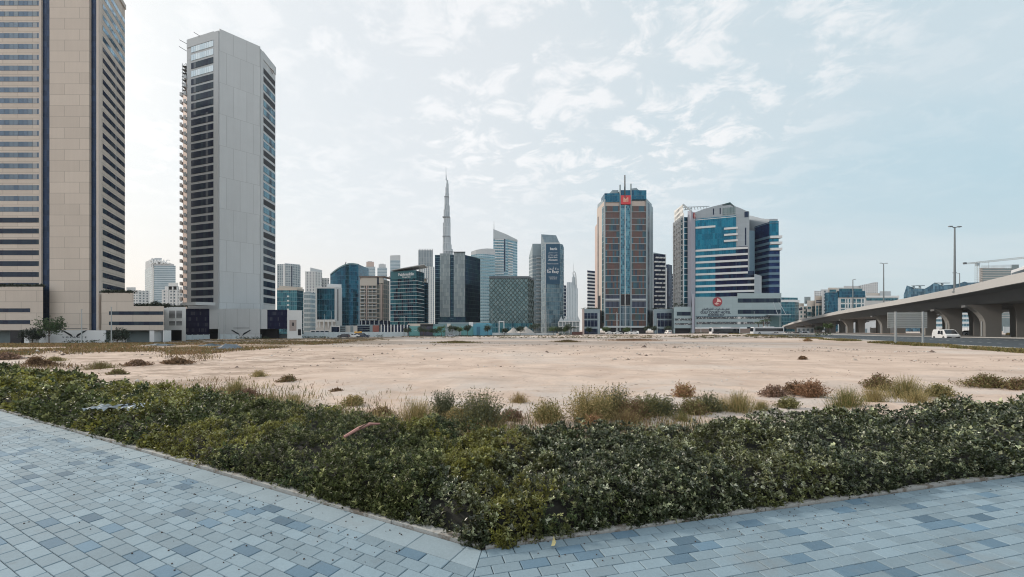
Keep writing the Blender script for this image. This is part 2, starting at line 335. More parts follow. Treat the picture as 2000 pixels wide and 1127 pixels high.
def clip(poly, n, c):
    """keep the side where p.n <= c"""
    out = []
    for i in range(len(poly)):
        a, b = poly[i], poly[(i + 1) % len(poly)]; da = a[0] * n[0] + a[1] * n[1] - c; db = b[0] * n[0] + b[1] * n[1] - c
        if da <= 0: out.append(a)
        if (da < 0) != (db < 0) and abs(da - db) > 1e-9: t = da / (da - db); out.append((a[0] + (b[0] - a[0]) * t, a[1] + (b[1] - a[1]) * t))
    return out
def paving():
    n = NT("concrete_paver"); a = n.nd('ShaderNodeVertexColor', layer_name="tone"); tc = n.nd('ShaderNodeTexCoord').outputs['Object']
    st = n.noise(tc, 1.3, 5, .65); fi = n.noise(tc, 60., 3, .7); sp = n.noise(tc, 260., 2, .6)
    h = n.nd('ShaderNodeHueSaturation'); n.L.new(a.outputs[0], h.inputs['Color'])
    n.L.new(n.math('ADD', .62, n.math('ADD', n.math('MULTIPLY', st, .42), n.math('MULTIPLY', fi, .32))), h.inputs['Value'])
    c = n.mix(n.math('MULTIPLY', n.step(sp, .62, .78), .3), h.outputs[0], (.55, .58, .6))
    dirt = n.math('MULTIPLY', n.step(n.noise(n.mapped(tc, loc=(4, 8, 0)), .9, 5, .7), .54, .72), .5)
    c = n.mix(dirt, c, (.20, .215, .22))
    c = n.mix(n.math('MULTIPLY', n.step(n.noise(n.mapped(tc, loc=(9, 2, 0)), 4.5, 6, .75), .58, .70), .35), c, (.13, .15, .16))
    mat = n.set(base=c, rough=.8, spec=.25, normal=n.bump(n.math('ADD', fi, n.math('MULTIPLY', sp, .5)), .25, .004))
    rr = random.Random(5); mb = MB()
    SN = (NL - NR); SN = SN / np.linalg.norm(SN); SC0 = float(SN @ (CORN - .30 * 0 * NL))
    def put(poly, tone, z, inset=.0015, bev=.004):
        if len(poly) < 3: return
        cx = sum(p[0] for p in poly) / len(poly); cy = sum(p[1] for p in poly) / len(poly)
        ar = abs(sum(poly[i][0] * poly[(i + 1) % len(poly)][1] - poly[(i + 1) % len(poly)][0] * poly[i][1] for i in range(len(poly)))) / 2
        if ar < .0006: return
        def ins(dd):
            r = []
            for p in poly:
                vx, vy = cx - p[0], cy - p[1]; l = math.hypot(vx, vy); k = dd * 1.4 / max(l, .01); r.append((p[0] + vx * k, p[1] + vy * k))
            return r
        P0 = ins(inset); P1 = ins(inset + bev); z += rr.uniform(-.0012, .0012); tx, ty = rr.uniform(-.006, .006), rr.uniform(-.006, .006)
        zt = [z + (p[0] - cx) * tx + (p[1] - cy) * ty for p in P1]
        s = sum(poly[i][0] * poly[(i + 1) % len(poly)][1] - poly[(i + 1) % len(poly)][0] * poly[i][1] for i in range(len(poly)))
        idx = list(range(len(poly))); idx = idx if s > 0 else idx[::-1]
        mb.face([(*P1[i], zt[i]) for i in idx], None, tone)
        for q in range(len(idx)):
            i, j = idx[q], idx[(q + 1) % len(idx)]
            mb.face([(*P0[i], zt[i] - bev), (*P0[j], zt[j] - bev), (*P1[j], zt[j]), (*P1[i], zt[i])], None, tone)
            mb.face([(*P0[i], z - .03), (*P0[j], z - .03), (*P0[j], zt[j] - bev), (*P0[i], zt[i] - bev)], None, tone)
    def tone(dark):
        v = rr.uniform(.84, 1.12)
        if dark: b = rr.uniform(.95, 1.35); return (.10 * v * b, .160 * v * b, .212 * v * b)
        return (.198 * v, .265 * v, .307 * v)
    for side, T, N_, S, R in ((0, TL, NL, 19., 7.6), (1, TR, NR, 17., 6.0)):
        sgn = 1 if side == 0 else -1
        def quad(s0, s1, t0, t1):
            P = [CORN + T * s - N_ * t for s, t in ((s0, t0), (s1, t0), (s1, t1), (s0, t1))]
            return clip([tuple(p) for p in P], tuple(SN * sgn), SC0 * sgn)
        rows = []
        t = .07
        if side == 0: rows.append((t, t + .215, .40)); t += .215
        while t < R: rows.append((t, t + .1, .2)); t += .1
        for r, (t0, t1, ln) in enumerate(rows):
            off = (r % 2) * ln / 2 if ln < .3 else .1
            k0 = int(-8 / ln) if side == 0 else int(-6 / ln)
            for k in range(k0, int(S / ln)):
                s0 = k * ln + off; s1 = s0 + ln
                m = CORN + T * (s0 + s1) / 2 - N_ * (t0 + t1) / 2
                if m[1] < -1.2 or m[0] < -17 or m[0] > 17: continue
                dk = rr.random() < .125 if ln < .3 else False
                vv = rr.uniform(.95, 1.06); tn = tone(dk) if ln < .3 else (.235 * vv, .295 * vv, .328 * vv)
                put(quad(s0, s1, t0, t1), tn, .006, .0022 if ln < .3 else .002)
    o = mb.build("pavement", mat); tag(o, kind='structure')
    o['label'] = 'blue grey block paving with scattered darker blocks'
    # bedding sand under the joints
    mb = MB(); mb.face([(-20, -2.5, -.012), (17, -2.5, -.012), (17, 7.3, -.012), (-.21, 2.95, -.012), (-20, 12.8, -.012)])
    tag(mb.build("paving_bed", plain("joint_sand", (.10, .10, .095), .95, scale=20)), kind='structure')
    # concrete edging, one mesh of short cast lengths
    mb = MB(); rr2 = random.Random(3)
    for side, T, N_, S in ((0, TL, NL, 20.), (1, TR, NR, 18.)):
        s = 0.
        while s < S:
            l = rr2.uniform(.8, 1.0); g = .006; a = CORN + T * (s + g) + N_ * rr2.uniform(-.006, .006); w_ = .078 if side == 0 else .06
            P = [a + N_ * .02, a + T * (l - g) + N_ * .02, a + T * (l - g) - N_ * (w_ - .016), a - N_ * (w_ - .016)]
            if side == 0 and s == 0: P[0] = P[0] - T * .0; 
            zt = .03 + rr2.uniform(-.004, .006) if side == 0 else .016
            v = rr2.uniform(.9, 1.1); mb.prism([tuple(p) for p in P], -.08, zt, col=(.36 * v, .36 * v, .345 * v)); s += l
    n = NT("edging_concrete"); a = n.nd('ShaderNodeVertexColor', layer_name="tone"); tc = n.nd('ShaderNodeTexCoord').outputs['Object']
    c = n.mix(n.step(n.noise(tc, 5., 5, .7), .5, .62), a.outputs[0], (.20, .175, .15))
    o = mb.build("kerb", n.set(base=c, rough=.9, spec=.2, normal=n.bump(n.noise(tc, 40., 4, .7), .5, .01))); tag(o, kind='structure')
    tag(o, 'narrow pale concrete edging between paving and shrub bed')
paving()

# ---------------------------------------------------------------- low shrubs: shoots of real leaves over a twig sheet coloured dark for shade
def bed_h(x, y, d):
    e = np.clip(d / .16, 0, 1) ** .6 * np.clip((2.36 - d) / .25, 0, 1) ** .5
    b = .13 + .32 * fbm(x * 1.3, y * 1.3, 21, 4) + .16 * fbm(x * 4.2, y * 4.2, 31, 3)
    return (b + .03) * (.35 + .65 * e)
def sprig(nl, size, rs, wid=.5, up=.35):
    """a shoot: leaves round a tip, each a folded pair of quads; returns verts (nl*6,3)"""
    out = []
    for i in range(nl):
        az = i * 2.4 + rs.uniform(-.5, .5); el = rs.uniform(-.25, 1.1) * (1 - .3 * i / nl) + up * .4
        L = size * rs.uniform(.7, 1.25); W = L * wid
        d = np.array((math.cos(az) * math.cos(el), math.sin(az) * math.cos(el), math.sin(el))); s = np.array((-math.sin(az), math.cos(az), 0.)); nrm = np.cross(s, d) * -1
        b = np.array((0, 0, -size * .9 * rs.uniform(0, 1.3))) + d * size * .15; roll = rs.uniform(-.5, .5); s = s * math.cos(roll) + nrm * math.sin(roll)
        fold = nrm * W * .25
        out += [b, b + d * L * .5 - s * W / 2 + fold, b + d * L * .5, b + d * L * .5 + s * W / 2 + fold, b + d * L]
    return np.array(out)
def scatter_leaves(name, pts, scale, rot, tilt, variants, tones, mat, parent=None):
    nv = variants[0].shape[0]; nl = nv // 5; idx = RNG.integers(0, len(variants), len(pts)); P = np.array(variants)[idx] * scale[:, None, None]
    ca, sa = np.cos(rot), np.sin(rot); x = P[..., 0] * ca[:, None] - P[..., 1] * sa[:, None]; y = P[..., 0] * sa[:, None] + P[..., 1] * ca[:, None]; z = P[..., 2]
    x2 = x + z * tilt[:, 0:1]; y2 = y + z * tilt[:, 1:2]; z2 = z - x * tilt[:, 0:1] - y * tilt[:, 1:2]
    V = np.stack([x2, y2, z2], -1) + pts[:, None, :]
    base = (np.arange(len(pts) * nl) * 5)[:, None, None]
    f = np.array([[0, 2, 4, 1], [0, 3, 4, 2]])[None]; F = (base + f).reshape(-1, 4)
    lt = np.repeat(tones[:, None, :], nl, 1) * RNG.uniform(.55, 1.5, (len(pts), nl, 1)); C = np.repeat(lt[:, :, None, :], 5, 2).reshape(-1, 3)
    return mesh_np(name, V.reshape(-1, 3), F, mat, parent, cols=C, smooth=False)
LEAF = vcol("leaf", .36, .6, 1., .15); LEAF2 = vcol("leaf_matt", .5, .4, 1., .22)
def shrub_bed():
    rs = random.Random(4)
    vr_r = [sprig(9, .029, rs, .6) for _ in range(10)]; vr_l = [sprig(11, .029, rs, .44, .3) for _ in range(10)]
    far_v = [sprig(6, .034, rs, .6) for _ in range(8)]
    for side, T, N_, S, name, label in ((0, TL, NL, 27., "shrubs", 'olive green feathery low shrubs along the long diagonal edge'), (1, TR, NR, 19., "shrubs", 'grey green round leaved low shrubs behind the wide paving')):
        # cells along the leg with density falling with distance
        PT = []; LOD = []
        for s0 in np.arange(-1.6, S, .4):
            m = CORN + T * (s0 + .2) + N_ * 1.1; dist = float(np.hypot(m[0], m[1]))
            den = (2300 if side == 0 else 2000) if dist < 5 else (1250 if dist < 8 else (480 if dist < 12 else 240))
            cnt = int(den * .4 * 2.3 * (1.15 if s0 < 2 else 1)); s = RNG.uniform(s0, s0 + .4, cnt); t = np.where(RNG.uniform(0, 1, cnt) < .1, RNG.uniform(-.05, .1, cnt), RNG.uniform(-.03, 2.34, cnt)); p = CORN + np.outer(s, T) + np.outer(t, N_); PT.append(p); LOD.append(np.full(cnt, dist))
        P = np.concatenate(PT); D = np.concatenate(LOD); dl, dr = bed_d(P[:, 0], P[:, 1])
        mg = dl - dr + (fbm(P[:, 0] * 2.2, P[:, 1] * 2.2, 88, 3) - .45) * 2.6 + (vnoise(P[:, 0] * 23, P[:, 1] * 23, 5) - .5) * .7; own = (mg <= 0) if side == 0 else (mg > 0); P = P[own]; D = D[own]; d = np.minimum(dl, dr)[own]
        edge = 2.12 + .5 * (fbm(P[:, 0] * .9, P[:, 1] * .9, 77, 3) - .45); gap = fbm(P[:, 0] * 1.1, P[:, 1] * 1.1, 55, 3)
        keep = (d < edge) & (d > -.03 - .12 * (vnoise(P[:, 0] * 3, P[:, 1] * 3, 8) - .4)); keep &= (fbm(P[:, 0] * 3.1, P[:, 1] * 3.1, 66, 3) > .33) | (RNG.uniform(0, 1, len(P)) < .25); P = P[keep]; D = D[keep]; d = d[keep]; gap = gap[keep]
        h = bed_h(P[:, 0], P[:, 1], d); dep = RNG.exponential(.075, len(P)); frac = np.clip(dep, 0, .85 * h)
        clump = fbm(P[:, 0] * 5.5, P[:, 1] * 5.5, 91, 2); z = h - frac - .16 * np.clip(.56 - clump, 0, 1) * 2.6; face = (d < .10) & (RNG.uniform(0, 1, len(d)) < .75); z = np.where(face, RNG.uniform(.03, 1, len(d)) * h, z); z = np.maximum(z, .02)
        pts = np.stack([P[:, 0], P[:, 1], z], -1); near = D < 7.5
        n1 = fbm(P[:, 0] * .8, P[:, 1] * .8, 41, 3); n2 = fbm(P[:, 0] * 2.3, P[:, 1] * 2.3, 51, 3); pick = RNG.uniform(0, 1, len(P))
        if side == 0:
            c = np.outer(np.ones(len(P)), (.085, .102, .034)); c = np.where((n1 > .5)[:, None], np.array((.20, .195, .045)), c); c = np.where((n2 > .56)[:, None], np.array((.065, .088, .036)), c)
            c = np.where((pick > .82)[:, None], np.array((.31, .32, .14)), c)
        else:
            c = np.outer(np.ones(len(P)), (.062, .078, .036)); c = np.where((n1 > .52)[:, None], np.array((.11, .12, .042)), c); c = np.where((pick > .76)[:, None], np.array((.31, .33, .19)), c)
            c = np.where((pick > .955)[:, None], np.array((.42, .43, .32)), c)
        # at the joint the two kinds mingle
        c = c * RNG.uniform(.6, 1.45, (len(P), 1)) * np.clip(.45 + 1.1 * fbm(P[:, 0] * 7, P[:, 1] * 7, 12, 2), .5, 1.5)[:, None]
        o = None
        for sel, vv, sc0, suffix in ((near, vr_r if side else vr_l, 1., ''), (~near, far_v, 1.35, '')):
            if sel.sum() == 0: continue
            k = int(sel.sum()); sc = RNG.uniform(.7, 1.25, k) * sc0 * np.clip(D[sel] / 9, .95, 1.8)
            q = scatter_leaves(name, pts[sel], sc, RNG.uniform(0, 6.28, k), RNG.normal(0, .35, (k, 2)), vv, c[sel], LEAF if side else LEAF2)
            if o is None: o = q
            else:   # join the two levels into the one mesh
                a, b = o.data, q.data; va = np.empty(len(a.vertices) * 3, np.float32); a.vertices.foreach_get("co", va); vb = np.empty(len(b.vertices) * 3, np.float32); b.vertices.foreach_get("co", vb)
                fa = np.empty(len(a.loops), np.int32); a.loops.foreach_get("vertex_index", fa); fb = np.empty(len(b.loops), np.int32); b.loops.foreach_get("vertex_index", fb)
                ca = np.empty(len(a.vertices) * 4, np.float32); a.color_attributes[0].data.foreach_get("color", ca); cb = np.empty(len(b.vertices) * 4, np.float32); b.color_attributes[0].data.foreach_get("color", cb)
                mt = a.materials[0]; nva = len(a.vertices)
                bpy.data.objects.remove(o); bpy.data.objects.remove(q)
                o = mesh_np(name, np.concatenate([va, vb]).reshape(-1, 3), np.concatenate([fa, fb + nva]).reshape(-1, 4), mt, cols=np.concatenate([ca, cb]).reshape(-1, 4)[:, :3])
        tag(o, label, 'shrubs', kind='stuff')
        # near black twig sheet: the bed's inner shade is put into its colour
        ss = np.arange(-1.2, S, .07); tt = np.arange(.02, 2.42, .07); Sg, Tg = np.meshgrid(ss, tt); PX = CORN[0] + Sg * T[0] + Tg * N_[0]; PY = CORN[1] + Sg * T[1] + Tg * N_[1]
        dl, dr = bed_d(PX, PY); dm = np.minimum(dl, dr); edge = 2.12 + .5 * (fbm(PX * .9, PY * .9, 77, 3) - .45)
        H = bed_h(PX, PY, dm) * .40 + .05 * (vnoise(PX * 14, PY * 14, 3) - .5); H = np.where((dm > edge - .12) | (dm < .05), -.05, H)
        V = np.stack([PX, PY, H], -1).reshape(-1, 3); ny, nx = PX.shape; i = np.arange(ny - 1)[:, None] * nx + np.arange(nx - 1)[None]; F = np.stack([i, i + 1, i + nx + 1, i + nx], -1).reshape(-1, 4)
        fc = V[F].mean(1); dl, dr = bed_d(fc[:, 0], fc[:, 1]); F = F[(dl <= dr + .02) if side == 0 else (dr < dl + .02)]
        o2 = mesh_np("shrub_inner_shade", V, F, plain("twig_shade", (.014, .014, .011), .95, var=.6, scale=30), smooth=False); tag(o2, 'dark twig mass under the leaves, inner shade put into its colour', 'twigs', kind='stuff')
shrub_bed()
# ================================================================ buildings
def ring(mb, ch, out, z0, z1, depth=.4, m=0, col=None):
    """a strip that follows the chain of plan points, `out` proud of it"""
    n = len(ch); nor = []
    for i in range(n - 1):
        dx, dy = ch[i + 1][0] - ch[i][0], ch[i + 1][1] - ch[i][1]; l = math.hypot(dx, dy); nor.append((dy / l, -dx / l))
    def off(k):
        P = []
        for i in range(n):
            a = nor[max(i - 1, 0)]; b = nor[min(i, n - 2)]; mx, my = a[0] + b[0], a[1] + b[1]; q = max(.35, (mx * a[0] + my * a[1])); P.append((ch[i][0] + mx / q * k, ch[i][1] + my / q * k))
        return P
    mb.prism(off(out) + off(-depth)[::-1], z0, z1, m=m, col=col)
def chain(*pts): return [at(px, d) for px, d in pts]
def sub(A, B, p0, p1): return [on_line(p0, A, B), on_line(p1, A, B)]
def far(p, bd, k=1.):
    """plan point bd metres further along the sight line"""
    q = (p[1] + bd) / p[1]; return (p[0] * q, p[1] + bd)
def back(ch, bd):
    a, b = far(ch[-1], bd), far(ch[0], bd); k = .04; return list(ch) + [(a[0] + (b[0] - a[0]) * k, a[1]), (b[0] + (a[0] - b[0]) * k, b[1])]
def gz(ch): return min(zg(*p) for p in ch) - .5
def block(name, label, cat, ch, bd, ztop, mat, part='wall', group=None, z0=None, roof=True):
    """thing with a body; returns (thing, base z)"""
    b = gz(ch) if z0 is None else z0
    loc = (sum(p[0] for p in ch) / len(ch), sum(p[1] for p in ch) / len(ch), b); t = thing(name, label, cat, loc, group)
    mb = MB(); P = back(ch, bd); mb.prism(P, b, ztop, caps=True, bottom=False); mb.build(part, mat, t)
    return t
def bands(t, ch, z0, fh, ztop, h, out, mat, name='floor_band', depth=.4, skip=()):
    for i in range(int((ztop - z0 - h) / fh) + 1):
        if i in skip: continue
        mb = MB(); ring(mb, ch, out, z0 + i * fh, z0 + i * fh + h, depth); mb.build(name, mat, t)
def strip(t, name, A, B, p0, p1, z0, z1, mat, out=.15, depth=.3):
    mb = MB(); c = sub(A, B, p0, p1); ring(mb, c, out, z0, z1, depth); return mb.build(name, mat, t)
def arabic(s):
    """join the letters and set them in visual order"""
    import unicodedata as U
    F = {}
    for c in range(0xFE80, 0xFEFD):
        d = U.decomposition(chr(c)).split()
        if len(d) == 2: F[(chr(int(d[1], 16)), d[0][1:-1])] = chr(c)
        elif len(d) == 3: F[(chr(int(d[1], 16)) + chr(int(d[2], 16)), d[0][1:-1])] = chr(c)
    L = []; i = 0
    while i < len(s):
        if s[i:i + 2] and (s[i:i + 2], 'isolated') in F and len(s[i:i + 2]) == 2: L.append(s[i:i + 2]); i += 2
        else: L.append(s[i]); i += 1
    dual = lambda c: (c, 'initial') in F; ar = lambda c: (c, 'isolated') in F; out = []
    for k, c in enumerate(L):
        if not ar(c): out.append(c); continue
        pj = k > 0 and dual(L[k - 1]) and (c, 'final') in F; nj = k + 1 < len(L) and dual(c) and (L[k + 1], 'final') in F
        out.append(F.get((c, 'medial' if pj and nj else 'final' if pj else 'initial' if nj else 'isolated'), c))
    return ''.join(reversed(out))
def text(body, name, mat, parent, A, B, xc, zc, width, out, depth=.08, bold=0., tall=1.):
    """lettering on the wall A-B, centred at plan point xc (on the line) and height zc"""
    if any('\u0600' < c < '\u06ff' for c in body): body = arabic(body)
    cu = bpy.data.curves.new(name, 'FONT'); cu.body = body; cu.align_x = 'CENTER'; cu.align_y = 'CENTER'; cu.size = 1; cu.extrude = depth; cu.offset = bold; cu.resolution_u = 3
    o = bpy.data.objects.new(name, cu); COL.objects.link(o); bpy.context.view_layer.update(); dg = bpy.context.evaluated_depsgraph_get(); me = bpy.data.meshes.new_from_object(o.evaluated_get(dg)); bpy.data.objects.remove(o)
    xs = [v.co.x for v in me.vertices]
    if not xs: return None
    k = width / (max(xs) - min(xs)); mx = (max(xs) + min(xs)) / 2; ys = [v.co.y for v in me.vertices]; my = (max(ys) + min(ys)) / 2
    dx, dy = B[0] - A[0], B[1] - A[1]; l = math.hypot(dx, dy); ux, uy = dx / l, dy / l; nx, ny = uy, -ux; org = ORG.get(parent.name, Vector())
    for v in me.vertices:
        s, h, e = (v.co.x - mx) * k, (v.co.y - my) * k * tall, v.co.z + depth + out
        v.co = Vector((xc[0] + ux * s + nx * e, xc[1] + uy * s + ny * e, zc + h)) - org
    me.materials.clear(); me.materials.append(mat); me.name = name
    q = bpy.data.objects.new(name, me); COL.objects.link(q); q.parent = parent; ORG[q.name] = org; return q
def flat(t, name, A, B, xc, zc, polys, scale, mat, out, depth=.1):
    """outlines in (s,h) metres raised from wall A-B"""
    dx, dy = B[0] - A[0], B[1] - A[1]; l = math.hypot(dx, dy); ux, uy = dx / l, dy / l; nx, ny = uy, -ux; mb = MB()
    for P in polys:
        a = sum(P[i][0] * P[(i + 1) % len(P)][1] - P[(i + 1) % len(P)][0] * P[i][1] for i in range(len(P))); P = P if a > 0 else P[::-1]
        f = lambda p, e: (xc[0] + ux * p[0] * scale + nx * e, xc[1] + uy * p[0] * scale + ny * e, zc + p[1] * scale)
        mb.face([f(p, out + depth) for p in P])
        for i in range(len(P)): a_, b_ = P[i], P[(i + 1) % len(P)]; mb.face([f(a_, out), f(b_, out), f(b_, out + depth), f(a_, out + depth)])
    return mb.build(name, mat, t)
M = {}
M['tan'] = cladding("tan_stone_cladding", (.54, .475, .415), 9.6, 3.48, .10, .75, .06, jdark=.72)
M['tan_plain'] = plain("tan_stone", (.50, .445, .40), .8, var=.08)
M['grey'] = cladding("grey_precast", (.49, .515, .53), 5.2, 14., .13, .7, .03, jdark=.80, streaks=.09)
M['grey_plain'] = plain("grey_plaster", (.49, .515, .53), .8, var=.06)
M['white'] = plain("white_plaster", (.66, .67, .67), .8, var=.08)
M['cream'] = plain("cream_plaster", (.55, .50, .44), .8, var=.08)
M['concrete'] = plain("bare_concrete", (.40, .39, .375), .85, var=.2, scale=.25, streak=True)
M['steel'] = plain("galvanised_steel", (.42, .45, .46), .45, .7, scale=2)
M['dark_steel'] = plain("dark_steel", (.07, .08, .09), .5, .3)
M['navy_glass'] = facade("navy_window_band", [(.012, .02, .045), (.02, .035, .06), (.016, .028, .055), (.03, .05, .07)], (.012, .015, .03), 50, 1.55, 0, .09, rough=.12, metal=.0, spec=.13, blind=.008, blindc=(.18, .2, .22))
M['blue_band'] = facade("blue_grey_window_band", [(.09, .13, .18), (.12, .16, .20), (.07, .11, .16), (.15, .18, .20)], (.03, .04, .06), 50, 1.5, 0, .14, rough=.12, metal=.45, blind=.10, blindc=(.3, .3, .3))
M['pale_band'] = facade("pale_reflection_window_band", [(.55, .62, .65), (.48, .56, .6), (.6, .66, .68)], (.10, .12, .14), 50, 1.4, 0, .10, rough=.08, metal=.8)
M['strip'] = facade("dark_blue_curtain_strip", [(.012, .03, .075), (.018, .04, .09), (.01, .025, .06)], (.012, .025, .045), 1.74, 1.2, .07, .07, rough=.1, metal=.3, spec=.2)
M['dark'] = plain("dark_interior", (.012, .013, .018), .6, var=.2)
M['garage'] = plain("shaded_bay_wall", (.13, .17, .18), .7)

# ---- the tan slab tower
def tan_tower():
    D = 128.; zt = 118.; A = at(-170, D); B = at(197, D); fh = 21.2 * D / FPX
    ch = chain((-170, D), (197, D), (244, 145)); b = gz(ch); zb = Z(645, D)
    t = thing("office_tower", "tallest tan stone tower with ribbon windows and two vertical dark glass strips", "tower", (X(140, D), D, b))
    mb = MB(); mb.prism(back(ch, 30), b + 3.2, zt, bottom=True); mb.build("wall", M['tan'], t)
    # recessed dark strips become proud glass slots beside a proud centre slab
    strip(t, "glass_strip", A, B, 85.5, 103, zb, zt + .3, M['strip'], .25)
    strip(t, "glass_strip", A, B, 180, 192.5, zb, zt + .3, M['strip'], .25)
    strip(t, "centre_slab", A, B, 103, 180, zb, zt + .5, M['tan'], .9, .2)
    strip(t, "corner_fin", A, B, 81, 85.5, zb, zt + .3, M['tan_plain'], .7, .2)
    strip(t, "corner_fin", A, B, 192.5, 197, zb, zt + .3, M['tan_plain'], .7, .2)
    R0, R1 = ch[1], ch[2]
    for k in range(-6, 27):  # paler glass copies on upper floors paint in the reflected sky
        zc = Z(5.9 + 21.2 * k, D)
        m = M['blue_band'] if k < 20 else M['navy_glass']
        if zc + .8 > zt - 1: continue
        mb = MB(); c = sub(A, B, -165, 78.5); ring(mb, c, .06, zc - .80, zc + .75, .3); mb.build("window_band", m, t)
        mb = MB(); c = sub(R0, R1, 200.5, 243.6); ring(mb, c, .06, zc - .80, zc + .75, .3); mb.build("window_band", M['sky_reflection'] if k < 4 else M['navy_glass'], t)
    mb = MB(); ring(mb, ch, .35, zt, zt + 1.6, .3); mb.build("parapet", M['tan_plain'], t)
    # podium, one body with two wings
    zp = Z(560, 124.); P0, P1 = at(-170, 124), at(84, 124)
    mb = MB(); mb.prism([P0, P1, far(P1, 12), far(P0, 12)], zb, zp); mb.build("podium", M['tan'], t)
    for py in (606, 629): strip(t, "window_band", P0, P1, -160, 59, Z(py + 3.7, 124), Z(py - 3.7, 124), M['navy_glass'], .05)
    Q0, Q1, Q2 = at(198, 124), at(261, 124), at(320, 124)
    mb = MB(); mb.prism([Q0, Q1, far(Q1, 26), far(Q0, 26)], zb, Z(572, 124)); mb.build("podium", M['tan'], t)
    mb = MB(); mb.prism([Q1, Q2, far(Q2, 26), far(Q1, 26)], zb, Z(598, 124)); mb.build("podium", M['tan'], t)
    for py in (611.5, 631.5): strip(t, "window_band", Q0, Q2, 213, 319, Z(py + 3.4, 124), Z(py - 3.4, 124), M['navy_glass'], .05)
    # open ground storey
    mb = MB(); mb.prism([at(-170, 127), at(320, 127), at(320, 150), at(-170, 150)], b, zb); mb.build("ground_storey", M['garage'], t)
    for a, c in ((20, 41), (47, 57), (80, 84), (292, 301), (318, 320)):
        mb = MB(); p, q = at(a, 124.2), at(c, 124.2); mb.prism([p, q, (q[0], 126.9), (p[0], 126.9)], b, zb - .02); mb.build("pier" if c - a < 12 else "roller_shutter", M['white'] if c - a < 12 else M['dark'], t)
    mb = MB(); p, q = at(213, 126.6), at(246, 126.6); mb.prism([p, q, (q[0], 126.95), (p[0], 126.95)], b, zb - 1.2); mb.build("gate", M['white'], t)
    # planting along the podium roofs
    V = []
    for a, c, d, z in ((-20, 84, 124.6, zp), (198, 262, 124.6, Z(572, 124)), (262, 330, 126, Z(598, 124))):
        for i in range(260):
            px = random.uniform(a, c); V.append((X(px, d) + random.uniform(-.3, .3), d + random.uniform(-.4, .8), z + random.uniform(.0, 1.0) * (1.6 if a == 262 and 290 < px < 312 else .7)))
    leaf_cloud("roof_planting", np.array(V), .42, (.03, .04, .022), t)
    return t
def leaf_cloud(name, pts, size, col, parent=None, mat=None, per=5, jit=.5):
    n = len(pts); pts = np.repeat(pts, per, 0) + RNG.normal(0, size * .55, (n * per, 3)) * np.array((1, 1, .8)); n = len(pts)
    a = RNG.normal(0, 1, (n, 3)); a /= np.linalg.norm(a, axis=1)[:, None]; b = np.cross(a, RNG.normal(0, 1, (n, 3))); b /= np.linalg.norm(b, axis=1)[:, None]
    s = size * RNG.uniform(.35, .8, (n, 1)); V = np.stack([pts - a * s, pts - b * s * .55, pts + a * s, pts + b * s * .55], 1).reshape(-1, 3)
    F = np.arange(n * 4).reshape(-1, 4); C = np.repeat(np.array(col)[None] * RNG.uniform(1 - jit, 1 + jit, (n, 1)), 4, 0)
    return mesh_np(name, V, F, mat or LEAF2, parent, cols=C)
M['sky_reflection'] = facade("sky_reflection_window_band", [(.20, .36, .48), (.14, .27, .38), (.26, .42, .52)], (.05, .09, .13), 50, 1.4, 0, .10, rough=.08, metal=.8)

tan_tower()
INK = plain("dark_lettering", (.05, .06, .075), .6); WHITE_INK = plain("white_lettering", (.82, .84, .85), .5, var=.02)
def feather_wing(sgn):
    """one wing of seven long feathers, unit about 1 wide"""
    P = []
    for i in range(7):
        x0 = .10 + i * .075; y0 = -.32 + i * .062; dx, dy = .30 + .028 * i, .34 - .018 * i; w = .028
        P.append([(sgn * p, q) for p, q in ((x0, y0), (x0 + dx * .5 - w, y0 + dy * .6 + w), (x0 + dx, y0 + dy), (x0 + dx * .55 + w, y0 + dy * .42 - w))])
    return P
WINGS = (feather_wing(1), feather_wing(-1))
def site_hoarding():
    D = 120.; A, B = at(76, D), at(206, D); b = zg(X(140, D), D) - .2
    t = thing("hoarding", "pale hoarding with a feather wing emblem at the foot of the tan tower", "hoarding", (X(140, D), D, b))
    mb = MB(); ring(mb, [A, B], 0, b, Z(645.2, D), .2); mb.build("panel", M['white'], t)
    c = on_line(145.5, A, B); [flat(t, "wing_emblem", A, B, c, Z(651.6, D), W_, 3.7, INK, .02, .05) for W_ in WINGS]
    text("V  O  L  A  N  T  E", "lettering", INK, t, A, B, c, Z(658.6, D), 7.2, .02, .04, 0., .7)
    mb = MB(); q = sub(A, B, 121, 170); ring(mb, q, .1, Z(642.6, D), Z(641.4, D), .1); mb.build("top_rail", M['dark_steel'], t)
site_hoarding()

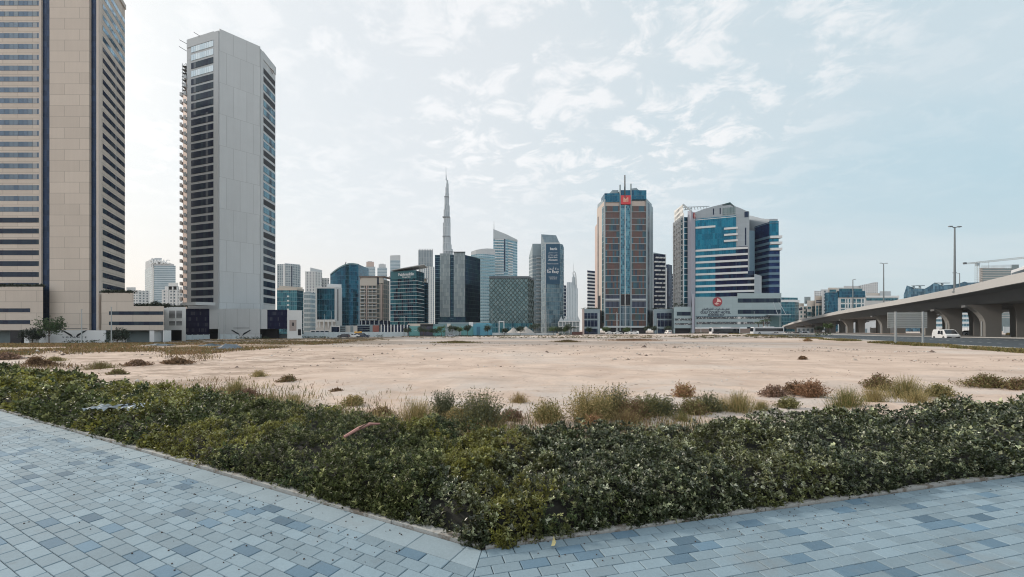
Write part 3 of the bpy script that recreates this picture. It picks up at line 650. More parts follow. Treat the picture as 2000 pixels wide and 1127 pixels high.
# ---- the grey hexagonal tower under completion
def grey_tower():
    d0 = 178.; k = d0 * 588; P = [(365, k / 568), (428, d0), (508, k / 553), (538, k / 515)]
    ch = chain(*P); b = gz(ch); zt = Z(57, d0); fh = 16.25 * d0 / FPX; L0, C0, C1, R1 = ch
    t = thing("residential_tower", "unfinished grey hexagonal tower with a blank concrete front and balconies on its flank", "tower", (X(470, d0), d0, b))
    wl = ch + [(R1[0] - 18, R1[1] + 12), (L0[0] + 2, L0[1] + 22)]
    mb = MB(); mb.prism(wl, b + 3, zt - 2.2, bottom=True); mb.build("wall", M['grey'], t)
    mb = MB(); ring(mb, sub(C0, C1, 428, 508), .5, b + 3, zt, .3); mb.build("front_slab", M['grey'], t)
    mb = MB(); ring(mb, sub(L0, C0, 418.5, 428), .35, b + 14, zt - .8, .3); mb.build("front_slab", M['grey_plain'], t)
    mb = MB(); ring(mb, sub(C1, R1, 508, 513), .35, b + 14, zt - .8, .3); mb.build("front_slab", M['grey_plain'], t)
    mb = MB(); ring(mb, sub(L0, C0, 366, 418.5), .3, zt - 4.2, zt - .4, .3); mb.build("parapet", M['grey_plain'], t)
    mb = MB(); ring(mb, sub(C1, R1, 513, 538), .3, zt - 4.2, zt - .4, .3); mb.build("parapet", M['grey_plain'], t)
    dC = d0 * 1.0
    for i in range(33):  # pale and dark glass copies by floor paint in the reflections
        zc = Z(81 + 16.3 * i, d0) ; 
        if zc < Z(598, d0): break
        c = sub(L0, C0, 374, 417.5)
        m = M['pale_band'] if i in (0, 1, 3) else M['navy_glass']
        mb = MB(); ring(mb, c, .18, zc - 1.42, zc + 1.22, .3); mb.build("window_band", m, t)
        zr = Z(112 + 16.3 * i, d0 * 1.06)
        c = sub(C1, R1, 514, 537)
        m = M['dark'] if i in (0, 1, 2, 4, 7, 8, 11, 12, 17, 21, 26) else (M['teal_band'] if i < 22 else M['navy_glass'])
        if zr > Z(596, d0):
            if i > 0: mb = MB(); ring(mb, c, .18 if m is not M['dark'] else .05, zr - 1.35, zr + 1.35, .3); mb.build("window_band", m, t)
    # balconies climb the receding left corner, seen as boxes against the sky
    F0, F1 = at(357, L0[1] + 13), on_line(368, L0, C0)
    mb = MB(); mb.prism([F0, (L0[0] - 1.2, L0[1] + 1.5), (L0[0] + 1, L0[1] + 1), far(L0, 14), far(F0, 8)], b + 12, Z(150, d0 * 1.03)); mb.build("flank_wall", M['pinkish'], t)
    for i in range(29):
        z = Z(152 + 15.9 * i, d0 * 1.03)
        if z < Z(590, d0): break
        for o, s, w_, dz in ((L0, (1.5, 3.4), 1.1, 0.), (F0, (1.2, 2.6), 1.1, -.3)):
            mb = MB(); x, y = o; z_ = z + dz
            mb.box(x - w_, x + .1, y - .6, y + s[1], z_, z_ + .25); mb.box(x - w_, x - w_ + .12, y - .6, y + s[1], z_ + .25, z_ + 1.7); mb.box(x - w_ + .12, x, y - .6, y - .48, z_ + .25, z_ + 1.7)
            mb.build("balcony", M['grey_plain'], t)
    for i, zr in enumerate((176, 300, 385, 455, 520, 600, 660)):   # debris chutes and props in the open bays on the right
        mb = MB(); q = on_line(536, C1, R1); z = Z(120 + i * 75, d0 * 1.08)
        for j in range(4): mb.tube([(q[0] - 3 + j, q[1] - 2, z - 1), (q[0] + .8 + j * .5, q[1] - 4.2, z + .6 - j * .4)], .09, 5)
        mb.build("prop", M['rust'], t)
    # a builder's hoist mast at the upper left corner
    mb = MB(); hx, hy = at(357, d0 * 1.05)
    for a in (0, 1.6):
        for c in (0, 1.6): mb.tube([(hx + a, hy + c, Z(160, d0)), (hx + a, hy + c, Z(98, d0))], .13, 5)
    z = Z(160, d0)
    while z < Z(99, d0): mb.box(hx - .3, hx + 1.9, hy - .3, hy + 1.9, z, z + .12); mb.tube([(hx, hy, z), (hx + 1.6, hy, z + 1.5)], .08, 4); z += 1.6
    mb.build("hoist_mast", M['dark_steel'], t)
    for px, py, l in ((372, 68, 6), (397, 61, 5), (368, 80, 5)):
        mb = MB(); q = on_line(max(366, px), L0, C0); z = Z(py, d0 * 1.0); mb.tube([(q[0] + 1, q[1] + 2, z - 1), (q[0] - l * .7, q[1] - 1, z + 1.1)], .12, 5); mb.build("jib", M['dark_steel'], t)
    # podium
    D = 172.; zb = Z(642.5, D); a, c = at(363, D), at(409, D)
    mb = MB(); mb.prism([a, c, far(c, 200 - c[1]), far(a, 200 - a[1])], b, Z(603, D)); mb.build("podium", M['billboard'], t)
    mb = MB(); ring(mb, chain((358, D), (384, D - 4), (384.5, D - 4), (420, D - 1)), .5, Z(597, D), Z(591, D), .4); mb.build("terrace_edge", M['grey_plain'], t)
    mb = MB(); a, c = at(409, D), at(428, D); mb.prism([a, c, far(c, 190 - c[1]), far(a, 190 - a[1])], zb, Z(604, D)); mb.build("podium", M['grey_plain'], t)
    mb = MB(); a, c = at(507, D), at(522, D); mb.prism([a, c, far(c, 190 - c[1]), far(a, 190 - a[1])], zb, Z(604, D)); mb.build("podium", M['grey_plain'], t)
    mb = MB(); a, c = at(522, D), at(561, D); mb.prism([a, c, far(c, 195 - c[1]), far(a, 195 - a[1])], zb, Z(605, D)); mb.build("podium", M['billboard'], t)
    mb = MB(); a, c = at(428, D - .5), at(508, D - .5); mb.prism([a, c, far(c, 180 - c[1]), far(a, 180 - a[1])], b, Z(603, D)); mb.build("front_slab", M['grey'], t)
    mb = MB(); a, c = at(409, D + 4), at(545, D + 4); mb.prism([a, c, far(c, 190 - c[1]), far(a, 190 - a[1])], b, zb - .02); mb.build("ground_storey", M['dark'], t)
    A, B = at(428, D - .5), at(508, D - .5); c = on_line(471, A, B); [flat(t, "wing_emblem", A, B, c, Z(649.5, D), W_, 4.4, INK, .02, .05) for W_ in WINGS]
    mb = MB(); ring(mb, sub(A, B, 456, 487), .1, Z(641.0, D), Z(640.2, D), .1); mb.build("sign_rail", INK, t)
    # pale wing with a poster at the right
    a, c = at(561, D), at(590, D); mb = MB(); mb.prism([a, c, far(c, 195 - c[1]), far(a, 195 - a[1])], b, Z(606, D)); mb.build("wing", M['white'], t)
    strip(t, "poster", a, c, 565.5, 579, Z(646, D), Z(625, D), M['poster'], .1); strip(t, "poster_figure", a, c, 571.2, 574.2, Z(636.5, D), Z(630, D), M['dark'], .16, .05)
    strip(t, "doorway", a, c, 582, 588, Z(655, D), Z(643, D), M['dark'], .05)
M['billboard'] = facade("patterned_navy_screen", [(.010, .012, .04), (.012, .014, .045), (.016, .02, .05), (.011, .012, .038), (.05, .055, .08)], (.012, .014, .04), 2.4, .55, .9, .1, rough=.3, metal=.0, tilt=.0, spec=.12)
M['teal_band'] = facade("teal_window_band", [(.07, .17, .23), (.04, .11, .16), (.10, .22, .28), (.02, .05, .08)], (.03, .05, .07), 50, 1.3, 0, .12, rough=.08, metal=.75)
M['pinkish'] = plain("pink_render_sun_tint", (.50, .40, .36), .85)  # pink tint paints sunlight onto the grey tower's flank and the far drum
M['rust'] = plain("rusty_props", (.22, .12, .08), .8)
M['poster'] = plain("printed_poster", (.38, .32, .30), .5, var=.3, scale=.8)
grey_tower()
def louvre_wing():
    D = 140.; a, c = at(320.5, D), at(363, D); b = zg(*a) - .5; zt = Z(599.5, D)
    t = thing("parking_building", "pale low car park block with four louvred openings between the two big towers", "building", (a[0], D, b))
    mb = MB(); mb.prism([a, c, far(c, 165 - c[1]), far(a, 165 - a[1])], Z(644.5, D), zt); mb.build("wall", M['white'], t)
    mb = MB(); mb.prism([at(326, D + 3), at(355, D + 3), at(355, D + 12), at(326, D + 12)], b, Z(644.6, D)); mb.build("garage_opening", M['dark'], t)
    for p, q in ((320.5, 326.5), (355, 363)): mb = MB(); mb.prism([at(p, D), at(q, D), at(q, D + 2), at(p, D + 2)], b, Z(644.6, D)); mb.build("pier", M['white'], t)
    for x0, x1 in ((330.5, 342), (344.5, 355.5)):
        for y0, y1 in ((607, 622), (627.5, 636)):
            f = strip(t, "louvre", a, c, x0, x1, Z(y1, D), Z(y0, D), M['dark'], .04)
            mb = MB(); y = y0 + 1.3
            while y < y1 - .4: q = sub(a, c, x0, x1); ring(mb, q, .16, Z(y + .65, D), Z(y, D), .02); y += 2.2
            ORG[f.name] = ORG[t.name]; mb.build("blade", M['white'], f)
    V = np.array([(X(random.uniform(322, 362), D + 1), D + random.uniform(.3, 1.5), zt + random.uniform(0, .5)) for _ in range(120)]); leaf_cloud("roof_planting", V, .4, (.03, .04, .02), t)
louvre_wing()

# ---- generic far towers -------------------------------------------------------------
def G(name, glass, frame, **k):
    return facade(name, glass, frame, **k)
TEAL = [(.02, .105, .145), (.03, .14, .18), (.016, .08, .12), (.045, .17, .21)]
BLUE = [(.012, .075, .125), (.016, .095, .15), (.010, .055, .10), (.02, .11, .17)]
NAVY = [(.012, .02, .05), (.018, .03, .065), (.010, .016, .04), (.03, .05, .09)]
GREY = [(.16, .22, .25), (.20, .26, .29), (.13, .18, .21), (.24, .29, .31)]
M['teal'] = G("teal_curtain_wall", TEAL, (.16, .25, .28), fh=3.6, bw=1.6, ft=.35, mt=.12, metal=.7)
M['blue'] = G("blue_curtain_wall", BLUE, (.04, .13, .19), fh=3.6, bw=1.6, ft=.22, mt=.10, metal=.75, var=.7)
M['teal_lines'] = G("teal_wall_white_lines", TEAL + NAVY[:2], (.10, .22, .27), fh=3.7, bw=1.5, ft=.1, mt=.08, metal=.65, var=1.0)
M['navy'] = G("navy_curtain_wall", NAVY, (.04, .055, .09), fh=3.6, bw=1.5, ft=.25, mt=.08, metal=.4, spec=.2)
M['greyglass'] = G("grey_stone_glass", [(.22, .26, .275), (.26, .30, .31), (.20, .235, .25), (.29, .325, .33)], (.13, .17, .18), fh=3.0, bw=1.1, ft=.18, mt=.16, metal=.45, rough=.3)
M['resid_grey'] = G("grey_residential", [(.10, .14, .17), (.14, .19, .22), (.19, .24, .27)], (.42, .46, .48), fh=3.4, bw=3.0, ft=.9, mt=1.1, metal=.3, rough=.3)
M['resid_white'] = G("white_residential", [(.09, .12, .15), (.14, .17, .20)], (.60, .61, .61), fh=3.4, bw=3.6, ft=1.6, mt=2.0, metal=.3, rough=.3)
M['stripe'] = G("grey_striped_glass", [(.20, .28, .33), (.24, .32, .37)], (.46, .52, .55), fh=3.5, bw=1.6, ft=1.2, mt=.1, metal=.4, rough=.25)
M['fins'] = G("pale_fins", [(.18, .23, .27), (.22, .27, .31)], (.62, .64, .63), fh=3.6, bw=4.2, ft=.3, mt=1.9, metal=.3, rough=.3)
M['light_stripe'] = G("pale_striped_tower", [(.13, .25, .31), (.10, .20, .26), (.17, .30, .36)], (.40, .52, .57), fh=3.5, bw=2.2, ft=1.3, mt=.2, metal=.5, rough=.2)
M['beige'] = G("beige_residential", [(.06, .08, .09), (.10, .12, .12), (.14, .15, .14)], (.42, .37, .32), fh=3.4, bw=2.8, ft=.7, mt=.8, metal=.3, rough=.3)

def damac():
    D = 640.; ch = chain((283, D + 40), (301, D), (343, D)); t = block("hotel_tower", "pale grey slab tower with a white rooftop sign far behind the tan tower", "tower", ch, 45, Z(519, D), M['stripe'])
    mb = MB(); mb.prism(back(chain((284, D + 40), (302, D + 4), (316, D + 4)), 30), Z(519, D), Z(503, D)); mb.build("crown", M['grey_plain'], t)
    mb = MB(); c = chain((295, D), (340, D)); mb.prism(back(c, 26), [Z(519, D)] * 4, [Z(505, D), Z(516, D), Z(516, D), Z(505, D)]); mb.build("crown", M['grey_plain'], t)
    mb = MB(); mb.prism(back(chain((296.2, D - .8), (299, D - .8)), 3), Z(600, D), Z(504, D)); mb.build("corner_fin", M['white'], t)
    A, B = ch[1], ch[2]; text("DAMAC", "rooftop_sign", WHITE_INK, t, A, B, on_line(313, A, B), Z(511.5, D), X(333, D) - X(294, D), 1.0, .3, .03)
    D = 430.; ch = chain((316, D), (357, D)); t = block("apartment_tower", "white stepped apartment block with arched top below the far grey sign tower", "tower", ch, 20, Z(566, D), M['resid_white'])
    for a, c, y in ((322, 350, 559), (329, 348, 552), (351, 356, 560)): mb = MB(); mb.prism(back(chain((a, D + 1), (c, D + 1)), 16), Z(567, D), Z(y, D)); mb.build("crown", M['white'], t)
    for px in (328, 337, 346): strip(t, "pilaster", ch[0], ch[1], px, px + 1.6, Z(640, D), Z(560, D), M['white'], .8)
    D = 520.; ch = chain((247, D), (270, D), (292, D + 10)); t = block("apartment_tower", "low pale apartment block right beside the tan tower's edge", "tower", ch, 20, Z(567, D), M['resid_white'])
    mb = MB(); mb.prism(back(chain((247, D + 1), (265, D + 1)), 16), Z(567, D), Z(561, D)); mb.build("crown", M['grey_plain'], t)
damac()
def mid_left():
    # grey tower directly right of the hexagonal tower
    D = 560.; ch = chain((541, D), (571, D), (587, D + 14)); t = block("apartment_tower", "tall pale grey apartment tower directly right of the hexagonal tower", "tower", ch, 30, Z(516, D), M['resid_grey'])
    mb = MB(); mb.prism(back(chain((556, D + 4), (586, D + 16)), 14), Z(516, D), Z(513, D)); mb.build("roof_plant", M['grey_plain'], t)
    strip(t, "recess", ch[0], ch[1], 573.0 - 4, 571, Z(600, D), Z(520, D), M['navy'], .3); strip(t, "pier_strip", ch[0], ch[1], 553, 557, Z(600, D), Z(517, D), M['white'], .8)
    D = 330.; ch = chain((541, D), (580, D), (593, D + 8)); t = block("office_block", "teal glass office block with pale lit stripe beside the poster wing", "building", ch, 22, Z(567, D), M['teal'])
    mb = MB(); ring(mb, ch, .4, Z(567, D), Z(563, D), .5); mb.build("parapet", M['cream'], t)
    mb = MB(); mb.prism(back(chain((545, D + 3), (591, D + 9)), 12), [Z(564, D)] * 4, [Z(557, D), Z(559, D), Z(559, D), Z(557, D)]); mb.build("roof_plant", M['cream'], t)
    bands(t, sub(ch[0], ch[1], 561, 565), Z(640, D), 3.6, Z(570, D), 1.3, .3, M['white'], 'window')
    D = 300.; ch = chain((593.5, D), (606, D), (616, D + 6)); t = block("apartment_tower", "slim light grey block with close window rows between teal and white framed glass blocks", "tower", ch, 18, Z(571, D), M['stripe'])
    mb = MB(); mb.prism(back(chain((597, D + 2), (607, D + 2)), 8), Z(571, D), Z(568, D)); mb.build("roof_plant", M['grey_plain'], t)
    D = 480.; ch = chain((596, D), (615, D), (629, D + 8)); t = block("apartment_tower", "pinkish white tower with punched windows and a raised right shoulder", "tower", ch, 20, Z(530, D), M['resid_white'])
    mb = MB(); mb.prism(back(chain((606, D + 2), (629, D + 9)), 12), [Z(530, D)] * 4, [Z(522, D), Z(525.5, D), Z(525.5, D), Z(522, D)]); mb.build("roof_plant", M['grey_plain'], t)
    mb = MB(); mb.prism(back(chain((626, D + 20), (643, D + 20)), 12), Z(650, D), Z(539, D)); mb.build("wing", M['resid_white'], t)
    # white frame round teal glass
    D = 262.; ch = chain((617, D), (655, D), (668, D + 8)); t = block("office_block", "white framed office block with a teal glass front and a plain white flank", "building", ch, 20, Z(560, D), M['white'])
    strip(t, "glass_front", ch[0], ch[1], 619.5, 653.5, Z(624, D), Z(563.5, D), M['blue'], .25)
    strip(t, "slot_window", ch[1], ch[2], 659, 660.6, Z(626, D), Z(564, D), M['navy'], .1)
    mb = MB(); mb.prism(back(chain((639, D + 3), (667, D + 7)), 10), Z(560, D), Z(553, D)); mb.build("roof_plant", M['white'], t)
    A, B = at(617, D - 3), at(655, D - 3); mb = MB(); ring(mb, [A, B], .2, Z(629, D), Z(624.5, D), 3.); mb.build("canopy", M['white'], t)
    for px in (618, 623, 631, 640, 648): mb = MB(); ring(mb, sub(A, B, px, px + 2.), .15, Z(640, D), Z(629.05, D), .8); mb.build("column", M['white'], t)
    # blue curved sail tower
    D = 330.; P = []; T = []
    prof = [(645, 534), (650, 530), (656, 526), (662, 522.5), (668, 519.5), (675, 516.5), (682, 514.6), (690, 514), (700, 514.5)]
    for px, py in prof: P.append(at(px, D + 6 * ((px - 675) / 30.) ** 2)); T.append(Z(py, D))
    b = gz(P); t = thing("glass_tower", "dark blue glass tower whose roof sweeps up in one curve to the right", "tower", (P[4][0], P[4][1], b))
    mb = MB(); mb.prism(P + [(p[0], p[1] + 24) for p in reversed(P)], b, T + T[::-1], bottom=False); mb.build("curtain_wall", M['blue'], t)
    mb = MB()
    for i in range(len(P) - 1):
        a, c = P[i], P[i + 1]; mb.face([(a[0], a[1] - .5, T[i] - .9), (c[0], c[1] - .5, T[i + 1] - .9), (c[0], c[1] - .5, T[i + 1] + .3), (a[0], a[1] - .5, T[i] + .3)]); mb.face([(a[0], a[1] - .5, T[i] + .3), (c[0], c[1] - .5, T[i + 1] + .3), (c[0], c[1] + 3, T[i + 1] + .3), (a[0], a[1] + 3, T[i] + .3)])
    mb.build("roof_edge", M['greyteal'], t)
    mb = MB(); mb.tube([(X(668, D), D + 4, Z(520, D)), (X(672, D), D + 4, Z(510, D))], .35, 5); mb.build("antenna", M['dark_steel'], t)
    # beige balcony block
    D = 285.; ch = chain((703, D), (750, D), (761, D + 9)); t = block("apartment_block", "beige apartment block with stacked balconies and a thin flat roof frame", "building", ch, 20, Z(546, D), M['beige'])
    mb = MB(); ring(mb, chain((702.5, D), (750, D), (762, D + 9)), 1.0, Z(542, D), Z(539.5, D), 1.5); mb.build("roof_frame", M['brownish'], t)
    strip(t, "recess", ch[0], ch[1], 737, 740, Z(556, D), Z(541, D), M['navy'], .1); strip(t, "pilaster", ch[0], ch[1], 715.5, 717.5, Z(625, D), Z(558, D), M['pinkish'], .9); strip(t, "pilaster", ch[0], ch[1], 744.5, 747.5, Z(625, D), Z(555, D), M['pinkish'], .9)
    strip(t, "attic_wall", ch[0], ch[1], 703.5, 736.6, Z(558, D), Z(542, D), M['cream'], .5); strip(t, "attic_wall", ch[0], ch[1], 740.4, 749, Z(553, D), Z(542, D), M['cream'], .5)
    bands(t, sub(ch[0], ch[1], 704, 714), Z(625, D), 3.3 * .75, Z(559, D), .55, 1.0, M['white'], 'balcony'); bands(t, sub(ch[0], ch[1], 718.5, 736.5), Z(625, D), 3.3 * .75, Z(559, D), .45, .8, M['white'], 'balcony')
    for px in (704.5, 760): mb = MB(); x, y = at(px, D - .6); mb.box(x - .25, x + .25, y, y + .5, Z(546, D), Z(539.6, D)); mb.build("post", M['brownish'], t)
    mb = MB(); mb.prism(back(chain((703, D - 6), (762, D - 4)), 8), gz(ch), Z(627, D)); mb.build("podium", M['navy'], t)
    for px in (706, 714, 722, 731, 740, 749, 757):
        mb = MB(); x, y = at(px, D - 6.6); mb.box(x - .3, x + .3, y, y + .5, gz(ch), Z(626, D)); mb.build("column", M['grey_plain'], t)
M['greyteal'] = plain("grey_teal_panel", (.16, .25, .28), .4, .3); M['brownish'] = plain("brown_frame", (.17, .13, .115), .7)
mid_left()
def twins():
    for (a, c), y0, y1, lab in (((713, 733), 519, 511, "round shouldered far tower with a pink lit drum on top, taller of a far pair"), ((737, 756), 521, 516, "plain grey far tower with stepped shoulders, right hand of a far pair")):
        D = 950.; ch = chain((a, D), (c, D)); t = block("far_tower", lab, "tower", ch, 24, Z(y0 + 2, D), M['stripe'], z0=-4)
        mb = MB(); m = (a + c) / 2; mb.prism(back(chain((a + 2.5, D + 2), (c - 2.5, D + 2)), 18), Z(y0 + 2, D), Z(y1, D)); mb.build("crown", M['pinkish'] if a == 713 else M['grey_plain'], t)
        mb = MB(); mb.prism(back(chain((a + 5, D + 4), (c - 6, D + 4)), 10), Z(y1, D), Z(y1 - 1.5, D)); mb.build("roof_plant", M['grey_plain'], t)
    D = 1000.; ch = chain((762, D), (782, D)); t = block("far_tower", "flat grey far tower rising left behind the green glass sign block", "tower", ch, 24, Z(508, D), M['stripe'], z0=-4)
    mb = MB(); mb.prism(back(chain((762, D), (782, D)), 24), [Z(508, D)] * 4, [Z(499, D), Z(498, D), Z(498, D), Z(499, D)]); mb.build("crown", M['grey_plain'], t)
    D = 760.; ch = chain((817, D), (846, D)); t = block("far_tower", "slender pale tower with vertical white fins and a toothed grey crown", "tower", ch, 30, Z(520, D), M['fins'], z0=-4)
    mb = MB(); mb.prism(back(chain((817, D - 1), (845.5, D - 1)), 28), Z(520, D), Z(489, D)); mb.build("crown", M['crownfins'], t)
    for i in range(9): mb = MB(); x, y = at(818 + i * 3.2, D - 1.6); mb.box(x, x + 1.2, y, y + 2, Z(489, D), Z(486.3, D)); mb.build("tooth", M['grey_plain'], t)
    mb = MB(); mb.prism(back(chain((839, D - 12), (849, D - 12)), 20), -4, Z(523, D)); mb.build("wing", M['fins'], t)
M['crownfins'] = facade("grey_crown_fins", [(.14, .18, .21), (.18, .22, .25)], (.30, .34, .36), 10, 3, .5, 1.2, metal=.3, rough=.3)
twins()
def sign_block():
    D = 265.; ch = chain((762, D + 2), (814, D - 5), (828, D + 4)); t = block("office_block", "teal green glass block with white roof lettering and a tilted roof blade", "building", ch, 18, Z(531, D), M['teal_lines'])
    bands(t, ch, Z(628, D), 2.4, Z(546, D), .22, .28, M['white'], 'floor_line')
    A, B = ch[0], ch[1]; strip(t, "sign_panel", A, B, 764, 813.5, Z(545.5, D), Z(530, D), M['teal_plain'], .45)
    text("Fakhruddin", "sign", WHITE_INK, t, A, B, on_line(794.5, A, B), Z(536, D - 2), X(812, D) - X(777, D), .6, .1, .012)
    text("Properties", "sign", WHITE_INK, t, A, B, on_line(795, A, B), Z(541.8, D - 2), X(804, D) - X(786, D), .6, .08)
    a, c = at(764, D - 2), at(828, D - 8); mb = MB(); mb.prism([a, c, (c[0], c[1] + 12), (a[0], a[1] + 14)], [Z(529, D), Z(521, D), Z(521, D), Z(529, D)], [Z(528, D), Z(519.6, D), Z(519.6, D), Z(528, D)]); mb.build("roof_blade", M['grey_plain'], t)
    for px in (770, 790, 808, 820): mb = MB(); x, y = at(px, D + 2); mb.box(x - .25, x + .25, y, y + .5, Z(532, D), Z(529 - (px - 764) / 64 * 8 + .6, D)); mb.build("strut", M['grey_plain'], t)
    D = 300.; ch = chain((826, D), (836, D + 4)); t = block("office_block", "narrow blue glass slab half hidden right behind the lettered teal block", "building", ch, 14, Z(551, D), M['blue'])
    mb = MB(); ring(mb, ch, .8, Z(544, D), Z(542.8, D), 6); mb.build("roof_frame", M['grey_plain'], t); mb = MB(); mb.prism(back(chain((826, D + 2), (833, D + 4)), 5), Z(551, D), Z(544, D)); mb.build("roof_plant", M['cream'], t)
M['teal_plain'] = plain("teal_sign_panel", (.06, .17, .20), .3, .3)
sign_block()
def dark_pair():
    D = 300.; ch = chain((849.5, D), (909, D), (938, D + 16)); zt = Z(498, D); t = block("office_tower", "dark glass tower with two pale stone glass panels up its front", "tower", ch, 24, zt, M['navy2'])
    for a, c, y in ((859.5, 879.5, 495.5), (886.5, 908.5, 492.5)):
        mb = MB(); ring(mb, sub(ch[0], ch[1], a, c), 1.2, Z(619, D), Z(y, D), .8); mb.build("stone_panel", M['greyglass'], t)
    bands(t, sub(ch[0], ch[1], 850, 859), Z(630, D), 3.05, zt, .2, .2, M['greyteal'], 'floor_line')
    bands(t, sub(ch[0], ch[1], 880, 886), Z(630, D), 3.05, zt, .2, .2, M['greyteal'], 'floor_line')
    mb = MB(); ring(mb, chain((870, D - 2), (909, D - 2)), .3, Z(493.5, D), Z(492.6, D), .6); mb.build("roof_rail", M['dark_steel'], t)
    mb = MB(); mb.prism(back(chain((880, D + 5), (932, D + 14)), 8), zt, Z(494.5, D)); mb.build("roof_plant", M['greyteal'], t)
    D = 470.; P = []; T = Z(492.5, D)
    for i, px in enumerate((920, 930, 941, 952, 966)): P.append(at(px, D - 6 * math.sin(math.pi * i / 4)))
    t = thing("curved_tower", "bow fronted pale tower with close horizontal balconies behind the dark stone panelled one", "tower", (P[2][0], P[2][1], -2))
    mb = MB(); mb.prism(P + [(p[0], p[1] + 24) for p in reversed(P)], -3, Z(498, D), bottom=False); mb.build("wall", M['light_stripe'], t)
    mb = MB(); mb.prism(P + [(p[0], p[1] + 20) for p in reversed(P)], [Z(498, D)] * 10, [Z(491.5, D), Z(489.5, D), Z(488, D), Z(486.6, D), Z(486, D)] + [Z(486, D), Z(486.6, D), Z(488, D), Z(489.5, D), Z(491.5, D)]); mb.build("crown", M['grey_plain'], t)
    bands(t, P, Z(640, D), 3.5, Z(499, D), 1.0, .7, M['pale_teal'], 'balcony_band')
    # slanted tower with spire
    D = 500.; ch = chain((963.5, D), (989, D + 2), (1010.5, D + 16)); zt = Z(466, D)
    t = block("slanted_tower", "light blue grey tower with a roof slanting down to the right and a thin spire", "tower", ch, 24, zt, M['light_stripe'])
    mb = MB(); mb.prism(chain((963.5, D - .5), (989, D + 1.5), (1010.8, D + 15.5)) + [at(1010.8, D + 19), at(989, D + 6), at(963.5, D + 4)], [zt] * 6, [Z(447.5, D), Z(457, D), Z(468.5, D + 16), Z(468.5, D + 16), Z(457, D), Z(447.5, D)]); mb.build("crown", M['lightgrey'], t)
    bands(t, sub(ch[0], ch[1], 966, 984), Z(535, D), 3.3, zt, 1.0, .9, M['white'], 'balcony'); bands(t, sub(ch[1], ch[2], 992, 1001), Z(535, D), 3.3, zt - 3, 1.0, .9, M['white'], 'balcony')
    strip(t, "recess", ch[0], ch[1], 984.5, 987, Z(530, D), Z(466, D), M['navy'], .2)
    mb = MB(); x, y = at(964.8, D + 3); mb.tube([(x, y, Z(448, D)), (x, y, Z(430, D))], [.5, .15], 5); mb.build("spire", M['lightgrey'], t)
M['navy2'] = G("dark_glass_tower", [(.014, .035, .07), (.02, .05, .08), (.028, .07, .09)], (.05, .09, .10), fh=3.05, bw=1.3, ft=.15, mt=.06, metal=.6, spec=.2)
M['pale_teal'] = plain("pale_teal_slab", (.30, .45, .50), .6); M['lightgrey'] = plain("light_grey_panel", (.42, .46, .48), .5)
dark_pair()
def supertall():
    D = 2018.; cx = 874.; zb = -6; T = thing("supertall_tower", "needle thin stepped skyscraper tapering to a spire above the whole skyline", "skyscraper", (X(cx, D), D, zb))
    # three lobes that step back in turn round a central core
    w = lambda px: px / FPX * D
    tiers = [ # (left px, right px, top py)
        (-9.5, 10.5, 487), (-9.5, 8.2, 478), (-9.2, 6.8, 462), (-9.2, 6.0, 436), (-7.6, 5.8, 425), (-7.6, 4.4, 410), (-6.2, 4.4, 402), (-6.0, 3.1, 385), (-4.6, 3.0, 378), (-4.2, 2.4, 366), (-2.6, 2.2, 359), (-2.0, 1.3, 352)]
    prev = zb
    for i, (l, r, y) in enumerate(tiers):
        top = Z(y, D); mb = MB(); P = []; a, c = w(l), w(r); m = (a + c) / 2; hw = (c - a) / 2
        for k in range(16):
            an = 2 * math.pi * k / 16; rr = 1 + .12 * math.cos(3 * an + .5); P.append((X(cx, D) + m + hw * math.cos(an) * (1 if abs(math.cos(an)) > .9 else rr * .98), D + hw * .8 * math.sin(an)))
        mb.prism(P, prev, top); mb.build("tier", M['burj'], T); prev = top
    for y in (463, 425, 385): 
        mb = MB(); a, c = w(-8.6 if y > 400 else -5.6), w(5.4 if y > 400 else 3.); mb.box(X(cx, D) + a, X(cx, D) + c, D - (c - a) * .47, D, Z(y + 1.2, D), Z(y - .8, D)); mb.build("mechanical_floor", M['darkgrey'], T)
    mb = MB(); x = X(870.8, D); mb.tube([(x + 2, D, prev), (x + 1.2, D, Z(345, D)), (x + .8, D, Z(338, D)), (x + .6, D, Z(327, D))], [3.4, 2.4, 1.3, .7], 8); mb.build("spire", M['steelgrey'], T)
M['burj'] = facade("silver_blue_glass", [(.16, .20, .23), (.20, .24, .27), (.24, .28, .31)], (.34, .38, .41), 40, 9, 3, 3.2, metal=.4, rough=.3, grime=0)
M['darkgrey'] = plain("dark_louvre_floor", (.10, .12, .14), .6); M['steelgrey'] = plain("steel_spire", (.25, .29, .32), .4, .5)
supertall()
